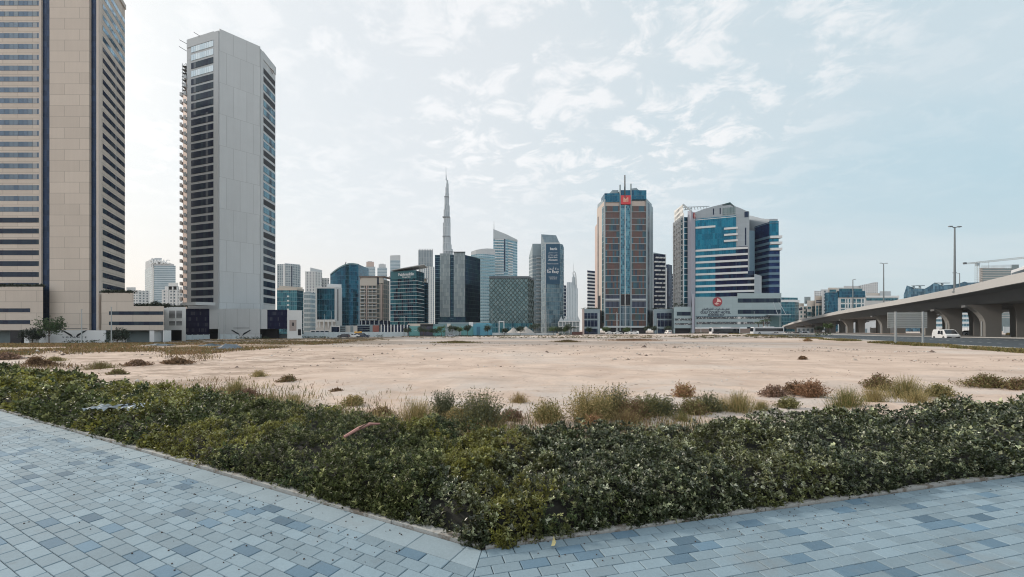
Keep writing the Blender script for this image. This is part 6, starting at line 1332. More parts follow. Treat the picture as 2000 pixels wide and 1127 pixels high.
# ---- vehicles, built at the origin, nose towards +x
PAINT = {}
def paint(n, c): 
    if n not in PAINT: PAINT[n] = plain(n + "_car_paint", c, .28, .0, var=.03, spec=.6)
    return PAINT[n]
TYRE = plain("tyre_rubber", (.018, .018, .02), .9); GLASSV = plain("vehicle_glass", (.012, .016, .022), .08, spec=.8); BLACKP = plain("black_plastic", (.02, .02, .024), .6); LAMPW = plain("lamp_lens", (.75, .74, .70), .15, spec=.8); LAMPR = plain("red_lens", (.45, .02, .02), .2); RIM = plain("wheel_rim", (.35, .36, .37), .35, .7); PLATE = plain("number_plate", (.65, .65, .62), .5)
def vehicle(name, label, cat, x, y, z, rz_, L, W, H, prof, glass, pn, col, wheels=(.2, .8), wr=.34, group=None, side_win=None, front_black=False, lights=True):
    """prof: outline (x/L, z/H) from rear bottom over the roof to the front bottom; glass: list of (x0,x1,z0,z1) side windows as fractions"""
    t = thing(name, label, cat, (x, y, z), group, rz_); ORG[t.name] = Vector()
    mb = MB(); n = len(prof); tum = lambda h: 1 - .16 * max(0, h - .52) / .48 if H < 2.6 else 1 - .03 * max(0, h - .8)
    L_ = [((u - .5) * L, -W / 2 * tum(h), h * H) for u, h in prof]; R_ = [((u - .5) * L, W / 2 * tum(h), h * H) for u, h in prof]
    mb.face(L_[::-1] if True else L_); mb.face(R_)
    for i in range(n): j = (i + 1) % n; mb.face([L_[i], L_[j], R_[j], R_[i]])
    b = mb.build("body", paint(pn, col), t)
    import bmesh
    bm = bmesh.new(); bm.from_mesh(b.data); bmesh.ops.remove_doubles(bm, verts=bm.verts, dist=1e-4); bmesh.ops.recalc_face_normals(bm, faces=bm.faces); bmesh.ops.bevel(bm, geom=[e for e in bm.edges], offset=.045, segments=2, affect='EDGES', profile=.6, clamp_overlap=True); bm.to_mesh(b.data); bm.free()
    for x0, x1, z0, z1, *sl in glass:
        s0, s1 = sl if sl else (0, 0)
        for s in (-1, 1):
            mb = MB(); yy = lambda h: s * (W / 2 * tum(h) + .012); P = [((x0 - .5) * L, yy(z0), z0 * H), ((x1 - .5) * L, yy(z0), z0 * H), ((x1 - .5 + s1) * L, yy(z1), z1 * H), ((x0 - .5 + s0) * L, yy(z1), z1 * H)]
            mb.face(P if s < 0 else P[::-1]); mb.build("side_window", GLASSV, t)
    # windscreen and rear window lie on the steep runs of the outline
    for i in range(n - 1):
        (u0, h0), (u1, h1) = prof[i], prof[i + 1]
        if abs(h1 - h0) > .24 and min(h0, h1) > .42 and (u0 + u1) / 2 != .5:
            f = 1 if (u0 + u1) / 2 > .5 else -1; a, c = (.06, .94); P = []
            dx, dz = (u1 - u0) * L, (h1 - h0) * H; l = math.hypot(dx, dz); nx, nz = -dz / l, dx / l
            if nx * f < 0: nx, nz = -nx, -nz
            for k, s in ((a, -1), (a, 1), (c, 1), (c, -1)): u = u0 + (u1 - u0) * k; h = h0 + (h1 - h0) * k; P.append(((u - .5) * L + nx * .015, s * (W / 2 * tum(h) - .10), h * H + nz * .015))
            q = MB(); v = [Vector(p) for p in P]; nn = (v[1] - v[0]).cross(v[2] - v[0]); q.face(P if nn.x * f > 0 else P[::-1]); q.build("windscreen" if f > 0 else "rear_window", GLASSV, t)
    for k in wheels:
        for s in (-1, 1):
            mb = MB(); cx_, yy = (k - .5) * L, s * (W / 2 - .09); mb.tube([(cx_, yy - .11, wr), (cx_, yy + .11, wr)], wr, 16); wt = mb.build("wheel", TYRE, t); ORG[wt.name] = Vector()
            mb = MB(); mb.tube([(cx_, yy + s * .112, wr), (cx_, yy + s * .125, wr)], wr * .58, 10); mb.build("rim", RIM, wt)
            mb = MB(); P = [(cx_ + (wr + .06) * math.cos(a * math.pi / 10), s * (W / 2 + .006), wr + (wr + .06) * math.sin(a * math.pi / 10)) for a in range(11)]; mb.face(P if s < 0 else P[::-1]); mb.build("wheel_arch", BLACKP, t)
    fx = L / 2
    if front_black: mb = MB(); mb.box(fx - .12, fx + .03, -W / 2 + .06, W / 2 - .06, H * .12, H * .30); mb.build("bumper", BLACKP, t)
    if lights:
        for s in (-1, 1):
            mb = MB(); a, c = sorted((s * W * .28, s * W * .44)); mb.box(fx - .16, fx + .015, a, c, H * .36, H * .44); mb.build("headlight", LAMPW, t)
            mb = MB(); a, c = sorted((s * W * .34, s * W * .46)); mb.box(-fx - .012, -fx + .1, a, c, H * .36, H * .5); mb.build("tail_light", LAMPR, t)
            mb = MB(); a, c = sorted((s * (W / 2 + .02), s * (W / 2 + .2))); mb.box(fx - L * .26, fx - L * .26 + .12, a, c, H * .52, H * .60); mb.build("mirror", BLACKP, t)
        mb = MB(); mb.box(fx + .0, fx + .04, -.26, .26, H * .2, H * .26); mb.build("number_plate", PLATE, t)
    return t
VAN = [(.0, .12), (.0, .55), (.02, .93), (.06, 1.), (.62, 1.), (.72, .97), (.90, .56), (.99, .46), (1., .30), (1., .12)]
SEDAN = [(.0, .18), (.0, .55), (.03, .64), (.14, .66), (.26, .97), (.38, 1.), (.54, .99), (.70, .66), (.93, .56), (1., .44), (1., .16)]
SUV = [(.0, .16), (.0, .55), (.03, .92), (.08, 1.), (.55, 1.), (.60, .98), (.72, .62), (.95, .55), (1., .44), (1., .16)]
BUS = [(.0, .10), (.0, .95), (.015, 1.), (.97, 1.), (.985, .96), (1., .42), (1., .10)]
# white van on the near carriageway, nose to the right and towards the viewer
x, y = at(1847, 75.); VZ = zg(x, y) + .09
v = vehicle("van", "white panel van driving on the road before the flyover piers", "van", x, y, Z(664.0, 75.), rad(-114), 4.9, 1.9, 1.98, VAN, [(.40, .56, .56, .88), (.58, .76, .56, .88, 0, -.06)], "white", (.72, .72, .71), (.17, .80), .33, front_black=True)
# coach and bus by the hotel
def bus(label, px, D, rz_, L, py, white):
    x, y = at(px, D); z = Z(py, D); t = vehicle("bus", label, "bus", x, y, z, rz_, L, 2.5, 3.25, BUS, [], "coach_white", (.66, .66, .67), (.22, .30, .80) if white else (.22, .78), .48, "buses")
    for s in (-1, 1):
        mb = MB(); P = [(-L * .47, s * 1.262, 1.35), (L * .44, s * 1.262, 1.35), (L * .44, s * 1.262, 2.75), (-L * .47, s * 1.262, 2.75)]; mb.face(P if s < 0 else P[::-1]); mb.build("window_band", GLASSV, t)
        if not white: mb = MB(); P = [(-L * .47, s * 1.258, .45), (L * .47, s * 1.258, .45), (L * .47, s * 1.258, 1.34), (-L * .47, s * 1.258, 1.34)]; mb.face(P if s < 0 else P[::-1]); mb.build("dark_skirt", BLACKP, t)
    mb = MB(); mb.box(-L * .2, L * .1, -.8, .8, 3.24, 3.5); mb.build("roof_unit", paint("coach_white", (.66, .66, .67)), t)
    mb = MB(); mb.box(L / 2 - .02, L / 2 + .03, -1.1, 1.1, 1.3, 2.9); mb.build("windscreen", GLASSV, t)
    return t
bus("white coach with a dark window band beside the hotel entrance", 1498, 178., rad(180), 13.6, 653.2, True)
bus("dark sided bus with a white roof before the hotel's lettered wall", 1415, 186., rad(180), 13.2, 653.2, False)
q, n_, az = deck_at(2000, 4.); bus("pale roofed bus driving up on the flyover, cut by the picture's edge", 1990, q[1], az + math.pi, 11.5, 543, True)
bt = [o for o in bpy.data.objects if o.get('label', '').startswith("pale roofed bus")][0]; 
q, n_, az = deck_at(2022, 5.5); bt.location = (q[0], q[1], q[2] - 1.12)
CARS = [("white sedan parked first right of the coach", "white", (.7, .7, .7), 1538, 172, 655, 180, SEDAN), ("dark sedan parked second right of the coach", "black", (.02, .022, .03), 1553, 168, 655.5, 175, SEDAN), ("silver car third right of the coach, half under the flyover", "silver", (.4, .42, .44), 1568, 176, 654.5, 178, SUV),
        ("white sedan parked before the left half of the red signed tower", "white", (.7, .7, .7), 1207, 214, 652.6, 0, SEDAN), ("white pick up shaped car before the red signed tower's entrance", "white", (.7, .7, .7), 1238, 212, 652.8, 180, SUV), ("white sedan right behind the entrance's parked pick up", "white", (.7, .7, .7), 1228, 216, 652.4, 180, SEDAN), ("white sedan at the far left of the red signed tower's row", "white", (.7, .7, .7), 1191, 216, 652.4, 0, SEDAN), ("white box van before the right glazed wing of the red signed tower", "white", (.7, .7, .7), 1305, 214, 652.3, 90, VAN),
        ("silver sedan on the street before the teal hoarding", "silver", (.45, .47, .49), 880, 196, 657.8, 180, SEDAN), ("dark pick up on the street before the white hoarding", "black", (.03, .035, .05), 671, 178, 659.4, 180, SUV), ("white flatbed lorry with an orange load on its back", "white", (.68, .68, .67), 691, 180, 659.2, 180, SEDAN), ("navy car beside the flatbed lorry", "navy", (.02, .035, .07), 708, 180, 659.0, 0, SUV),
        ("white recovery truck parked under the flyover behind the van", "white", (.66, .66, .66), 1848, 116, 655.5, 185, VAN), ("silver sedan under the flyover right of the van", "silver", (.4, .42, .45), 1890, 112, 655.5, 180, SEDAN), ("yellow taxi beyond the last visible flyover pier", "yellow", (.62, .42, .05), 1994, 106, 657., 160, SUV)]
for lab, pn, c, px, D, py, az, prof in CARS:
    x, y = at(px, D); SZ = {'SEDAN': (4.6, 1.8, 1.45)}; L, W, H = (4.6, 1.8, 1.45) if prof is SEDAN else ((4.9, 1.9, 1.75) if prof is SUV else (5.0, 1.95, 2.1))
    if 'lorry' in lab: L, W, H = 6.2, 2.2, 1.9
    t = vehicle("parked_car" if 'taxi' not in lab else "taxi", lab, "car", x, y, Z(py, D), rad(az), L, W, H, prof, [(.22, .44, .60, .90, .05, 0), (.46, .66, .60, .90, 0, -.07)] if prof is not VAN else [(.42, .58, .56, .88), (.6, .77, .56, .88, 0, -.06)], pn, c, (.19, .8), .33, "cars round the plot")
    if 'lorry' in lab: mb = MB(); mb.prism([(-2.8, -1), (.2, -1), (.2, 1), (-2.8, 1)], 1.2, 1.4); mb.tube([(-2.6, 0, 1.9), (-.4, 0, 2.3)], .55, 8); mb.build("load", plain("orange_load", (.6, .33, .08), .7), t)

# ---- low walls, hoardings and sheds round the plot
def wall_run(name, label, cat, pts, ytop, mat, th=.2, posts=0, ybase=None, pm=None):
    c = chain(*pts); b = min(zg(*p) for p in c) - .3; t = thing(name, label, cat, (*c[0], b)); D = pts[0][1]
    mb = MB(); ring(mb, c, 0, b, Z(ytop, (pts[0][1] + pts[-1][1]) / 2), th); mb.build("panel", mat, t)
    for i in range(posts):
        f = i / max(1, posts - 1); px = pts[0][0] + (pts[-1][0] - pts[0][0]) * f; q = on_line(px, c[0], c[-1]) if len(c) == 2 else at(px, D); mb = MB(); mb.box(q[0] - .12, q[0] + .12, q[1] - .12, q[1] + .05, b, Z(ytop, D) + .1); mb.build("post", pm or mat, t)
    return t
WP = plain("white_hoarding_sheet", (.47, .53, .56), .6, var=.12, scale=.4); TP = plain("teal_hoarding_sheet", (.13, .33, .33), .6, var=.14, scale=.3); TB = plain("blue_hoarding_sheet", (.10, .30, .40), .6, var=.1)
wall_run("hoarding", "low pale hoarding at the foot of the louvred car park block", "hoarding", ((320, 146), (409, 168)), 654.2, WP, posts=9)
wall_run("hoarding", "pale hoarding below the grey hexagonal tower and its poster wing", "hoarding", ((430, 168), (594, 185)), 652.6, WP, posts=16)
wall_run("hoarding", "long white hoarding running from the poster wing to the teal panels", "hoarding", ((594, 186), (797, 206)), 648.6, WP, posts=22)
x0 = 800
for a, c, yt, m, lab in ((800, 820, 637, TP, "plain teal hoarding panel with small white letters at its middle, first after the white run"), (820.5, 846, 637.5, M['dark_pic'] if 'dark_pic' in M else None, "dark pictured hoarding panel with pale blotches"), (846, 870, 637.5, TP, "teal hoarding panel half hidden by two small trees"), (870, 901, 638.5, None, "hoarding panel printed with pale blue and brown shapes"), (901.5, 925, 637.5, TP, "teal hoarding panel with one small dark tree in front"), (925, 961, 633.5, TB, "taller blue teal gate hoarding with darker doorway")):
    if m is None: m = plain("printed_panel_" + ("dark" if a < 830 else "light"), (.07, .07, .10) if a < 830 else (.30, .36, .38), .6, var=.9, scale=.25)
    t = wall_run("hoarding", lab, "hoarding", ((a, 206), (c, 207)), yt, m, posts=2)
    if a == 800: text("volante", "lettering", WHITE_INK, t, at(a, 206), at(c, 207), on_line(811, at(a, 206), at(c, 207)), Z(645.8, 206), 1.6, .05, .02)
    if a == 925: strip(t, "doorway", at(a, 206), at(c, 207), 931, 938, Z(656, 206), Z(638, 206), plain("blue_door", (.05, .16, .24), .6), .08)
t = wall_run("wall", "low pale site wall before the sand heaps", "wall", ((962, 208), (1086, 214)), 650.2, M['white'], posts=0)
wall_run("wall", "rust brown boundary wall at the white frame pavilion's right", "wall", ((1117, 214), (1138, 214)), 648.0, plain("rust_wall", (.10, .05, .045), .8))
def shed(name, lab, a, c, D, yt, mat, parts=()):
    ch = chain((a, D), (c, D)); t = block(name, lab, "building", ch, 8, Z(yt, D), mat)
    for nm, p, q, y0, y1, m in parts: strip(t, nm, ch[0], ch[1], p, q, Z(y1, D), Z(y0, D), m, .12)
    return t
shed("site_office", "low white pavilion with dark openings before the white framed block", 606, 645, 225, 644.5, M['white'], [("window", 608 + i * 9, 615 + i * 9, 646.5, 649, M['navy']) for i in range(4)])
shed("shop_unit", "white framed kiosk with one big navy screen", 645, 664, 222, 636.5, M['white'], [("screen", 647.5, 662.5, 638.5, 649, M['navy'])])
shed("shop_unit", "grey louvred store between the navy screen and the cream unit", 664, 675, 224, 636, M['greyteal2'], [("louvre", 665, 674, 638 + i * 4, 640 + i * 4, M['dark_steel']) for i in range(3)])
shed("shop_unit", "cream plain shop unit with a grey shutter", 675, 698, 226, 636, M['cream_w'], [("shutter", 684.5, 690, 637, 649, M['greyteal2'])])
shed("shop_unit", "long dark glazed shop with white shelf lines", 697, 741, 228, 634, M['greyteal2'], [("window", 698, 722, 636.5 + i * 4, 639.5 + i * 4, M['navy']) for i in range(3)] + [("red_panel", 728, 740.5, 635.5, 648.5, plain("faded_red_panel", (.30, .12, .10), .7))])
shed("striped_annexe", "navy low block with a row of white vertical fins", 742, 800, 226, 634.5, M['navy'], [("fin", 743.5 + i * 6.4, 745.5 + i * 6.4, 634, 650, M['white']) for i in range(9)])
shed("low_block", "beige low block with dark windows above the teal hoarding", 797, 846, 228, 632, M['cream'], [("window", 821, 846, 633, 638, M['dark'])])
shed("low_block", "grey teal low block with a small white cube on its right end", 846, 930, 230, 632.5, M['greyteal'], [("white_panel", 873, 880, 632, 640, M['cream_w']), ("white_panel", 916, 924, 629, 640, M['white'])])
shed("rooftop_row", "pale parapet line with antennas at the dark tower's foot", 856, 940, 262, 629.5, M['greyteal2'])
shed("gate_frame", "blue flat roofed gate building with a pale free standing frame", 930, 958, 222, 631.0, TB, [("doorway", 935, 941, 636, 650, M['dark'])])
def portal():
    D = 212.; a, c = at(974, D), at(985, D); t = thing("portal_frame", "white square portal frame beside the lattice block's foot", "frame", (*a, zg(*a)))
    for p, q in ((974, 975.6), (983.4, 985)): strip(t, "upright", a, c, p, q, zg(*a), Z(627, D), M['white'], .1)
    strip(t, "lintel", a, c, 974, 985, Z(629, D), Z(627, D), M['white'], .2); strip(t, "panel", a, c, 975.6, 983.4, Z(640, D), Z(631, D), M['teal_plain'], 0)
portal()
def pavilion():
    D = 236.; a, c = at(1091, D), at(1133, D); t = thing("pavilion", "low white pavilion with a sawtooth roof left of the red signed tower", "building", (*a, zg(*a)))
    for i in range(7): p = 1091 + i * 6.7; strip(t, "column", a, c, p, p + .9, zg(*a) - .3, Z(627, D), M['white'], .3)
    for y in (627, 637): strip(t, "beam", a, c, 1091, 1133, Z(y + 1.3, D), Z(y, D), M['white'], .5)
    strip(t, "glazing", a, c, 1092, 1132, zg(*a) - .3, Z(628.2, D), M['greyglass'], -.6)
    for i in range(5):
        p = 1092 + i * 8.2; mb = MB(); P = [at(p, D), at(p + 4.1, D), at(p + 8.2, D)]; mb.prism(P + [far(q, 6) for q in reversed(P)], Z(627, D), [Z(626.4, D), Z(617.5, D), Z(626.4, D)] * 1 + [Z(626.4, D), Z(617.5, D), Z(626.4, D)]); mb.build("roof_peak", M['lightgrey'], t)
pavilion()
def heap(lab, px, D, w_, h):
    x, y = at(px, D); z = zg(x, y); n = 22; V = []; F = []
    for r in range(7):
        for k in range(n):
            a = 2 * math.pi * k / n; rr = w_ * (1 - r / 6) ; hh = h * (r / 6) ** .9; nz_ = mnoise.noise(Vector((math.cos(a) * 2 + px, math.sin(a) * 2, r * .7))); V.append((x + math.cos(a) * rr * (1 + .15 * nz_), y + math.sin(a) * rr * .7, z - .1 + hh * (1 + .12 * nz_)))
    for r in range(6):
        for k in range(n): F.append((r * n + k, r * n + (k + 1) % n, (r + 1) * n + (k + 1) % n, (r + 1) * n + k))
    o = mesh_np("sand_heap", np.array(V), np.array(F), plain("heaped_gravel", (.40, .37, .34), .95, var=.25, scale=.8), smooth=False); tag(o, lab, "heap")
heap("smaller sand heap behind the low site wall", 1003, 226, 5.5, 4.3); heap("larger sand heap behind the low site wall", 1027, 224, 6.6, 4.8)

# ---- background beyond and beneath the flyover
def beyond():
    D = 210.
    for a, c, y, m, lab in ((1700, 1760, 640, M['white'], "white site wall seen under the flyover left of the slatted sign"), (1822, 1905, 640, M['white'], "white site wall seen under the flyover behind the van"), (1960, 2080, 638, M['lightgrey'], "pale wall seen under the flyover at the picture's edge")):
        t = wall_run("wall", lab, "wall", ((a, 190), (c, 180)), y, m, posts=6)
    for a, c, y, lab in ((1826, 1858, 612, "blue and white striped flats seen through the flyover's left arch"), (1876, 1912, 610, "grey fronted flats seen through the flyover arch behind the van"), (1975, 2060, 604, "pale balconied flats seen under the flyover at the edge")):
        ch = chain((a, 300), (c, 300)); t = block("apartment_block", lab, "building", ch, 14, Z(y - 20, 300), M['light_stripe']); bands(t, ch, Z(650, 300), 3.4, Z(y - 20, 300), 1.2, .6, M['white'], 'balcony')
    for a, c, y, lab in ((1556, 1590, 640, "white site cabin row under the flyover's far end"), (1660, 1710, 628, "pale depot with grey doors beneath the flyover")):
        ch = chain((a, 260), (c, 258)); t = block("depot", lab, "building", ch, 10, Z(y, 260), M['white'])
        for k in range(4): p = a + 3 + k * (c - a) / 4; strip(t, "door", ch[0], ch[1], p, p + (c - a) / 9, Z(650, 260), Z(642, 260), M['greyteal2'], .1)
beyond()

# ---- trees
BARK = plain("bark", (.10, .075, .055), .9, var=.3, scale=4)
def tree(lab, px, D, h, w_, col=(.045, .075, .03), group="young street trees", low=.35, name="street_tree"):
    x, y = at(px, D); z = zg(x, y); t = thing(name, lab, "tree", (x, y, z), group); rs = random.Random(int(px * 7)); mb = MB(); top = Vector((x + rs.uniform(-.2, .2), y, z + h * .62)); mb.tube([(x, y, z - .1), (x + rs.uniform(-.1, .1), y, z + h * .3), tuple(top)], [.13, .10, .06], 6)
    tips = []
    for i in range(12 if low > .3 else 22):
        a = rs.uniform(0, 6.28); b = Vector((x, y, z + h * rs.uniform(low, .6))); e = b + Vector((math.cos(a) * w_ * .38, math.sin(a) * w_ * .38, h * rs.uniform(.12, .36))); tips.append(e); mb.tube([tuple(b), tuple((b + e) / 2 + Vector((0, 0, .1))), tuple(e)], [.05, .035, .02], 4)
    mb.build("trunk", BARK, t); pts = []
    for e in tips + [top + Vector((0, 0, h * .25))]:
        for k in range(26): pts.append(e + Vector((rs.gauss(0, w_ * .13), rs.gauss(0, w_ * .13), rs.gauss(0, h * .07))))
    leaf_cloud("crown", np.array(pts), .27, col, t, per=6, jit=.55)
TREES = [(63, 116, 4.6, 4.5, "dark rounded tree left of the feather wing hoarding", 1), (96, 114, 7.6, 5.2, "taller sparse tree partly covering the feather wing hoarding's left end", 2), (229, 116, 4.4, 4.6, "dark rounded tree at the tan tower's open ground storey", 1)]
for px, D, h, w_, lab, k in TREES: tree(lab, px, D, h, w_, (.03, .045, .03) if k == 1 else (.06, .10, .04), low=.08 if k == 1 else .25)
for px, h, w_, lab in ((796, 4.6, 3.0, "small dark tree at the white hoarding's right end"), (827, 5.4, 5.4, "broad dark tree before the pictured hoarding panel"), (848, 4.0, 4.2, "low spreading tree right of the broad dark one"), (862, 5.0, 4.0, "green tree before the second teal panel, nearer the broad dark one"), (883, 5.2, 4.0, "dark tree before the printed pale panel"), (897, 4.6, 3.2, "bright green small tree before the printed pale panel"),
                     (913, 5.6, 3.0, "upright dark tree alone before the fourth teal panel"), (953, 5.4, 3.6, "dark round tree right of the blue gate"), (986, 3.8, 2.8, "small tree before the smaller sand heap"), (1016, 5.0, 3.6, "dark tree between the two sand heaps"), (1045, 6.4, 5.6, "bigger dark tree right of the larger sand heap"), (1081, 4.4, 4.6, "pale green tree at the banner tower's foot"), (1090, 4.4, 4.0, "low tree left under the white pavilion"),
                     (1113, 5.8, 5.2, "dark tree under the white pavilion's middle"), (1105, 4.2, 3.0, "light green tree beside the pavilion's dark one"), (1150, 4.0, 3.0, "tree before the left glazed wing of the red signed tower"), (1184, 4.2, 4.2, "bushy green tree at the left foot of the red signed tower"), (1223, 3.8, 3.2, "small green tree before the red signed tower's entrance"), (1264, 4.6, 2.6, "thin tree at the right foot of the red signed tower"),
                     (1278, 4.4, 4.4, "bushy tree left before the right glazed wing"), (1304, 4.4, 3.4, "thin tree before the right glazed wing's end"), (1600, 3.2, 3.0, "small tree under the flyover's far end"), (1617, 4.4, 3.4, "green tree seen between the flyover's far piers")):
    g = (.075, .12, .04) if 'green' in lab else (.035, .055, .032); tree(lab, px, 199 if px < 962 else 207 if px < 1140 else (224 if px < 1400 else 190), h, w_, g)
def palm(lab, px, D, h):
    x, y = at(px, D); z = zg(x, y); t = thing("palm_tree", lab, "palm tree", (x, y, z), "palms at the hotel"); mb = MB(); mb.tube([(x, y, z), (x + .1, y, z + h * .5), (x, y, z + h)], [.28, .2, .18], 7); mb.build("trunk", BARK, t); mb = MB()
    for i in range(16):
        a = i * 2.4; L = 2.2; p = [Vector((x, y, z + h))]
        for k in range(1, 6): f = k / 5; p.append(Vector((x + math.cos(a) * L * f, y + math.sin(a) * L * f, z + h + .9 * math.sin(f * 2.4) - 1.1 * f * f)))
        s = Vector((-math.sin(a), math.cos(a), -.3)) * .22
        for k in range(5): mb.face([p[k] - s, p[k + 1] - s * .7, p[k + 1] + s * .7, p[k] + s])
    mb.build("fronds", plain("palm_green", (.05, .075, .035), .7), t)
palm("palm before the hotel's lower screen band", 1491, 215, 6.6); palm("second palm, nearer the hotel entrance", 1498, 218, 7.0); palm("short palm left before the hotel's screen band", 1481, 220, 5.6)
# hedges: leafy strips
def hedge(lab, a, c, D, h, w_=1.6, col=(.03, .05, .022)):
    n = int((c - a) / FPX * D * 9); pts = np.array([(X(px, D), D + random.uniform(-w_ / 2, w_ / 2), 0) for px in np.random.default_rng(int(a)).uniform(a, c, max(30, n))]); pts[:, 2] = [zg(p[0], p[1]) + random.uniform(.05, h) for p in pts]
    o = leaf_cloud("hedge", pts, .28, col, None, per=4); tag(o, lab, "hedge")
hedge("long clipped dark hedge at the foot of the feather wing hoarding", 128, 214, 113, .9); hedge("dark hedge before the blank concrete front of the grey hexagonal tower", 463, 528, 164, 1.0); hedge("low hedge before the poster wing and teal office block", 590, 644, 180, .8)
hedge("dark hedge before the white hoarding's right half", 712, 748, 200, 1.0); hedge("dark low hedge in front of the sand heaps", 1090, 1117, 208, .9); hedge("sparse dark strip hedge along the teal hoarding", 800, 960, 203, .45); hedge("low dark verge hedge before the hotel's brown wall", 1345, 1385, 214, .7); hedge("green verge bushes where the road meets the far street", 1590, 1622, 112, .9, 2.2, (.05, .075, .03))
# ================================================================ weeds, dry grass, stones, litter
def stems(n, h, spread, rs, lean=.5, leafy=6, leaf=.03, width=.004, curve=.3):
    """thin stems fanning out with small leaves or seed heads; returns quads (m,4,3)"""
    Q = []
    for i in range(n):
        a = rs.uniform(0, 6.283); r = abs(rs.gauss(0, .62)) * spread / 2; b = np.array((math.cos(a) * r * .7, math.sin(a) * r * .7, 0.)); hh = h * rs.uniform(.45, 1.05) * (1 - .35 * min(1, r / (spread / 2 + .001)))
        out = lean * rs.uniform(.2, 1.2) * (.3 + r / (spread / 2 + .001)); d = np.array((math.cos(a), math.sin(a), 0)) * out + np.array((rs.uniform(-.15, .15), rs.uniform(-.15, .15), 1.)); d /= np.linalg.norm(d)
        p = [b]; 
        for k in range(3): d = d + np.array((math.cos(a), math.sin(a), -.2)) * curve * .25 + np.array((rs.uniform(-.1, .1), rs.uniform(-.1, .1), 0)); d /= np.linalg.norm(d); p.append(p[-1] + d * hh / 3)
        s = np.array((-math.sin(a + rs.uniform(-1, 1)), math.cos(a), 0)) * width
        for k in range(3): Q.append([p[k] - s * (1 - k * .25), p[k] + s * (1 - k * .25), p[k + 1] + s * (.75 - k * .25), p[k + 1] - s * (.75 - k * .25)])
        for k in range(leafy):
            f = rs.uniform(.2, 1.) * 3; j = min(2, int(f)); q = p[j] + (p[j + 1] - p[j]) * (f - j); u = np.array((rs.uniform(-1, 1), rs.uniform(-1, 1), rs.uniform(-.2, 1))); u /= np.linalg.norm(u); v = np.cross(u, np.array((rs.uniform(-1, 1), rs.uniform(-1, 1), .3))); v /= max(.1, np.linalg.norm(v)); l = leaf * rs.uniform(.5, 1.3)
            Q.append([q, q + u * l * .5 + v * l * .22, q + u * l, q + u * l * .5 - v * l * .22])
    return np.array(Q)
WEEDM = vcol("dry_stems", .8, .15, 1., .25)
COLS = {'straw': (.42, .33, .16), 'olive': (.22, .205, .09), 'grey': (.145, .155, .095), 'brown': (.22, .145, .09), 'rust': (.33, .19, .115), 'green': (.14, .16, .055), 'yellow': (.40, .34, .07), 'pink': (.28, .19, .15)}
def weed(lab, px, py, wpx, hpx, col, style='bush', col2=None, dens=1., cat="weed"):
    d = 1248. / (py - 645.) if py < 842 else 6.3; x = X(px, d); w_ = wpx * d / FPX; h = hpx * d / FPX; rs = random.Random(int(px * 13 + py)); h *= 1.15; n = int((260 if style == 'grass' else 190) * dens * (1 + w_ * .8))
    z = zg(x, d) - .02; lf = 9 if style == 'bush' else 3; sz = max(.018, .0026 * d)
    Q = stems(n, h * 1.05, w_ * .9, rs, .55 if style == 'bush' else .35, lf, sz * 1.9 if style == 'bush' else sz, max(.0022, .00042 * d))
    k = w_ / max(.2, min(1.1, w_)); Q[..., 0] *= 1.0; Q[..., 1] *= .7
    V = Q.reshape(-1, 3) + np.array((x, d, z)); m = len(Q); c = np.array(COLS[col])[None] * RNG.uniform(.5, 1.4, (m, 1))
    if col2: sel = RNG.uniform(0, 1, m) < .35; c[sel] = np.array(COLS[col2]) * RNG.uniform(.6, 1.3, (sel.sum(), 1))
    o = mesh_np("weed" if style != 'grass' else "grass_tuft", V, np.arange(m * 4).reshape(-1, 4), WEEDM, cols=np.repeat(c, 4, 0)); tag(o, lab, cat)
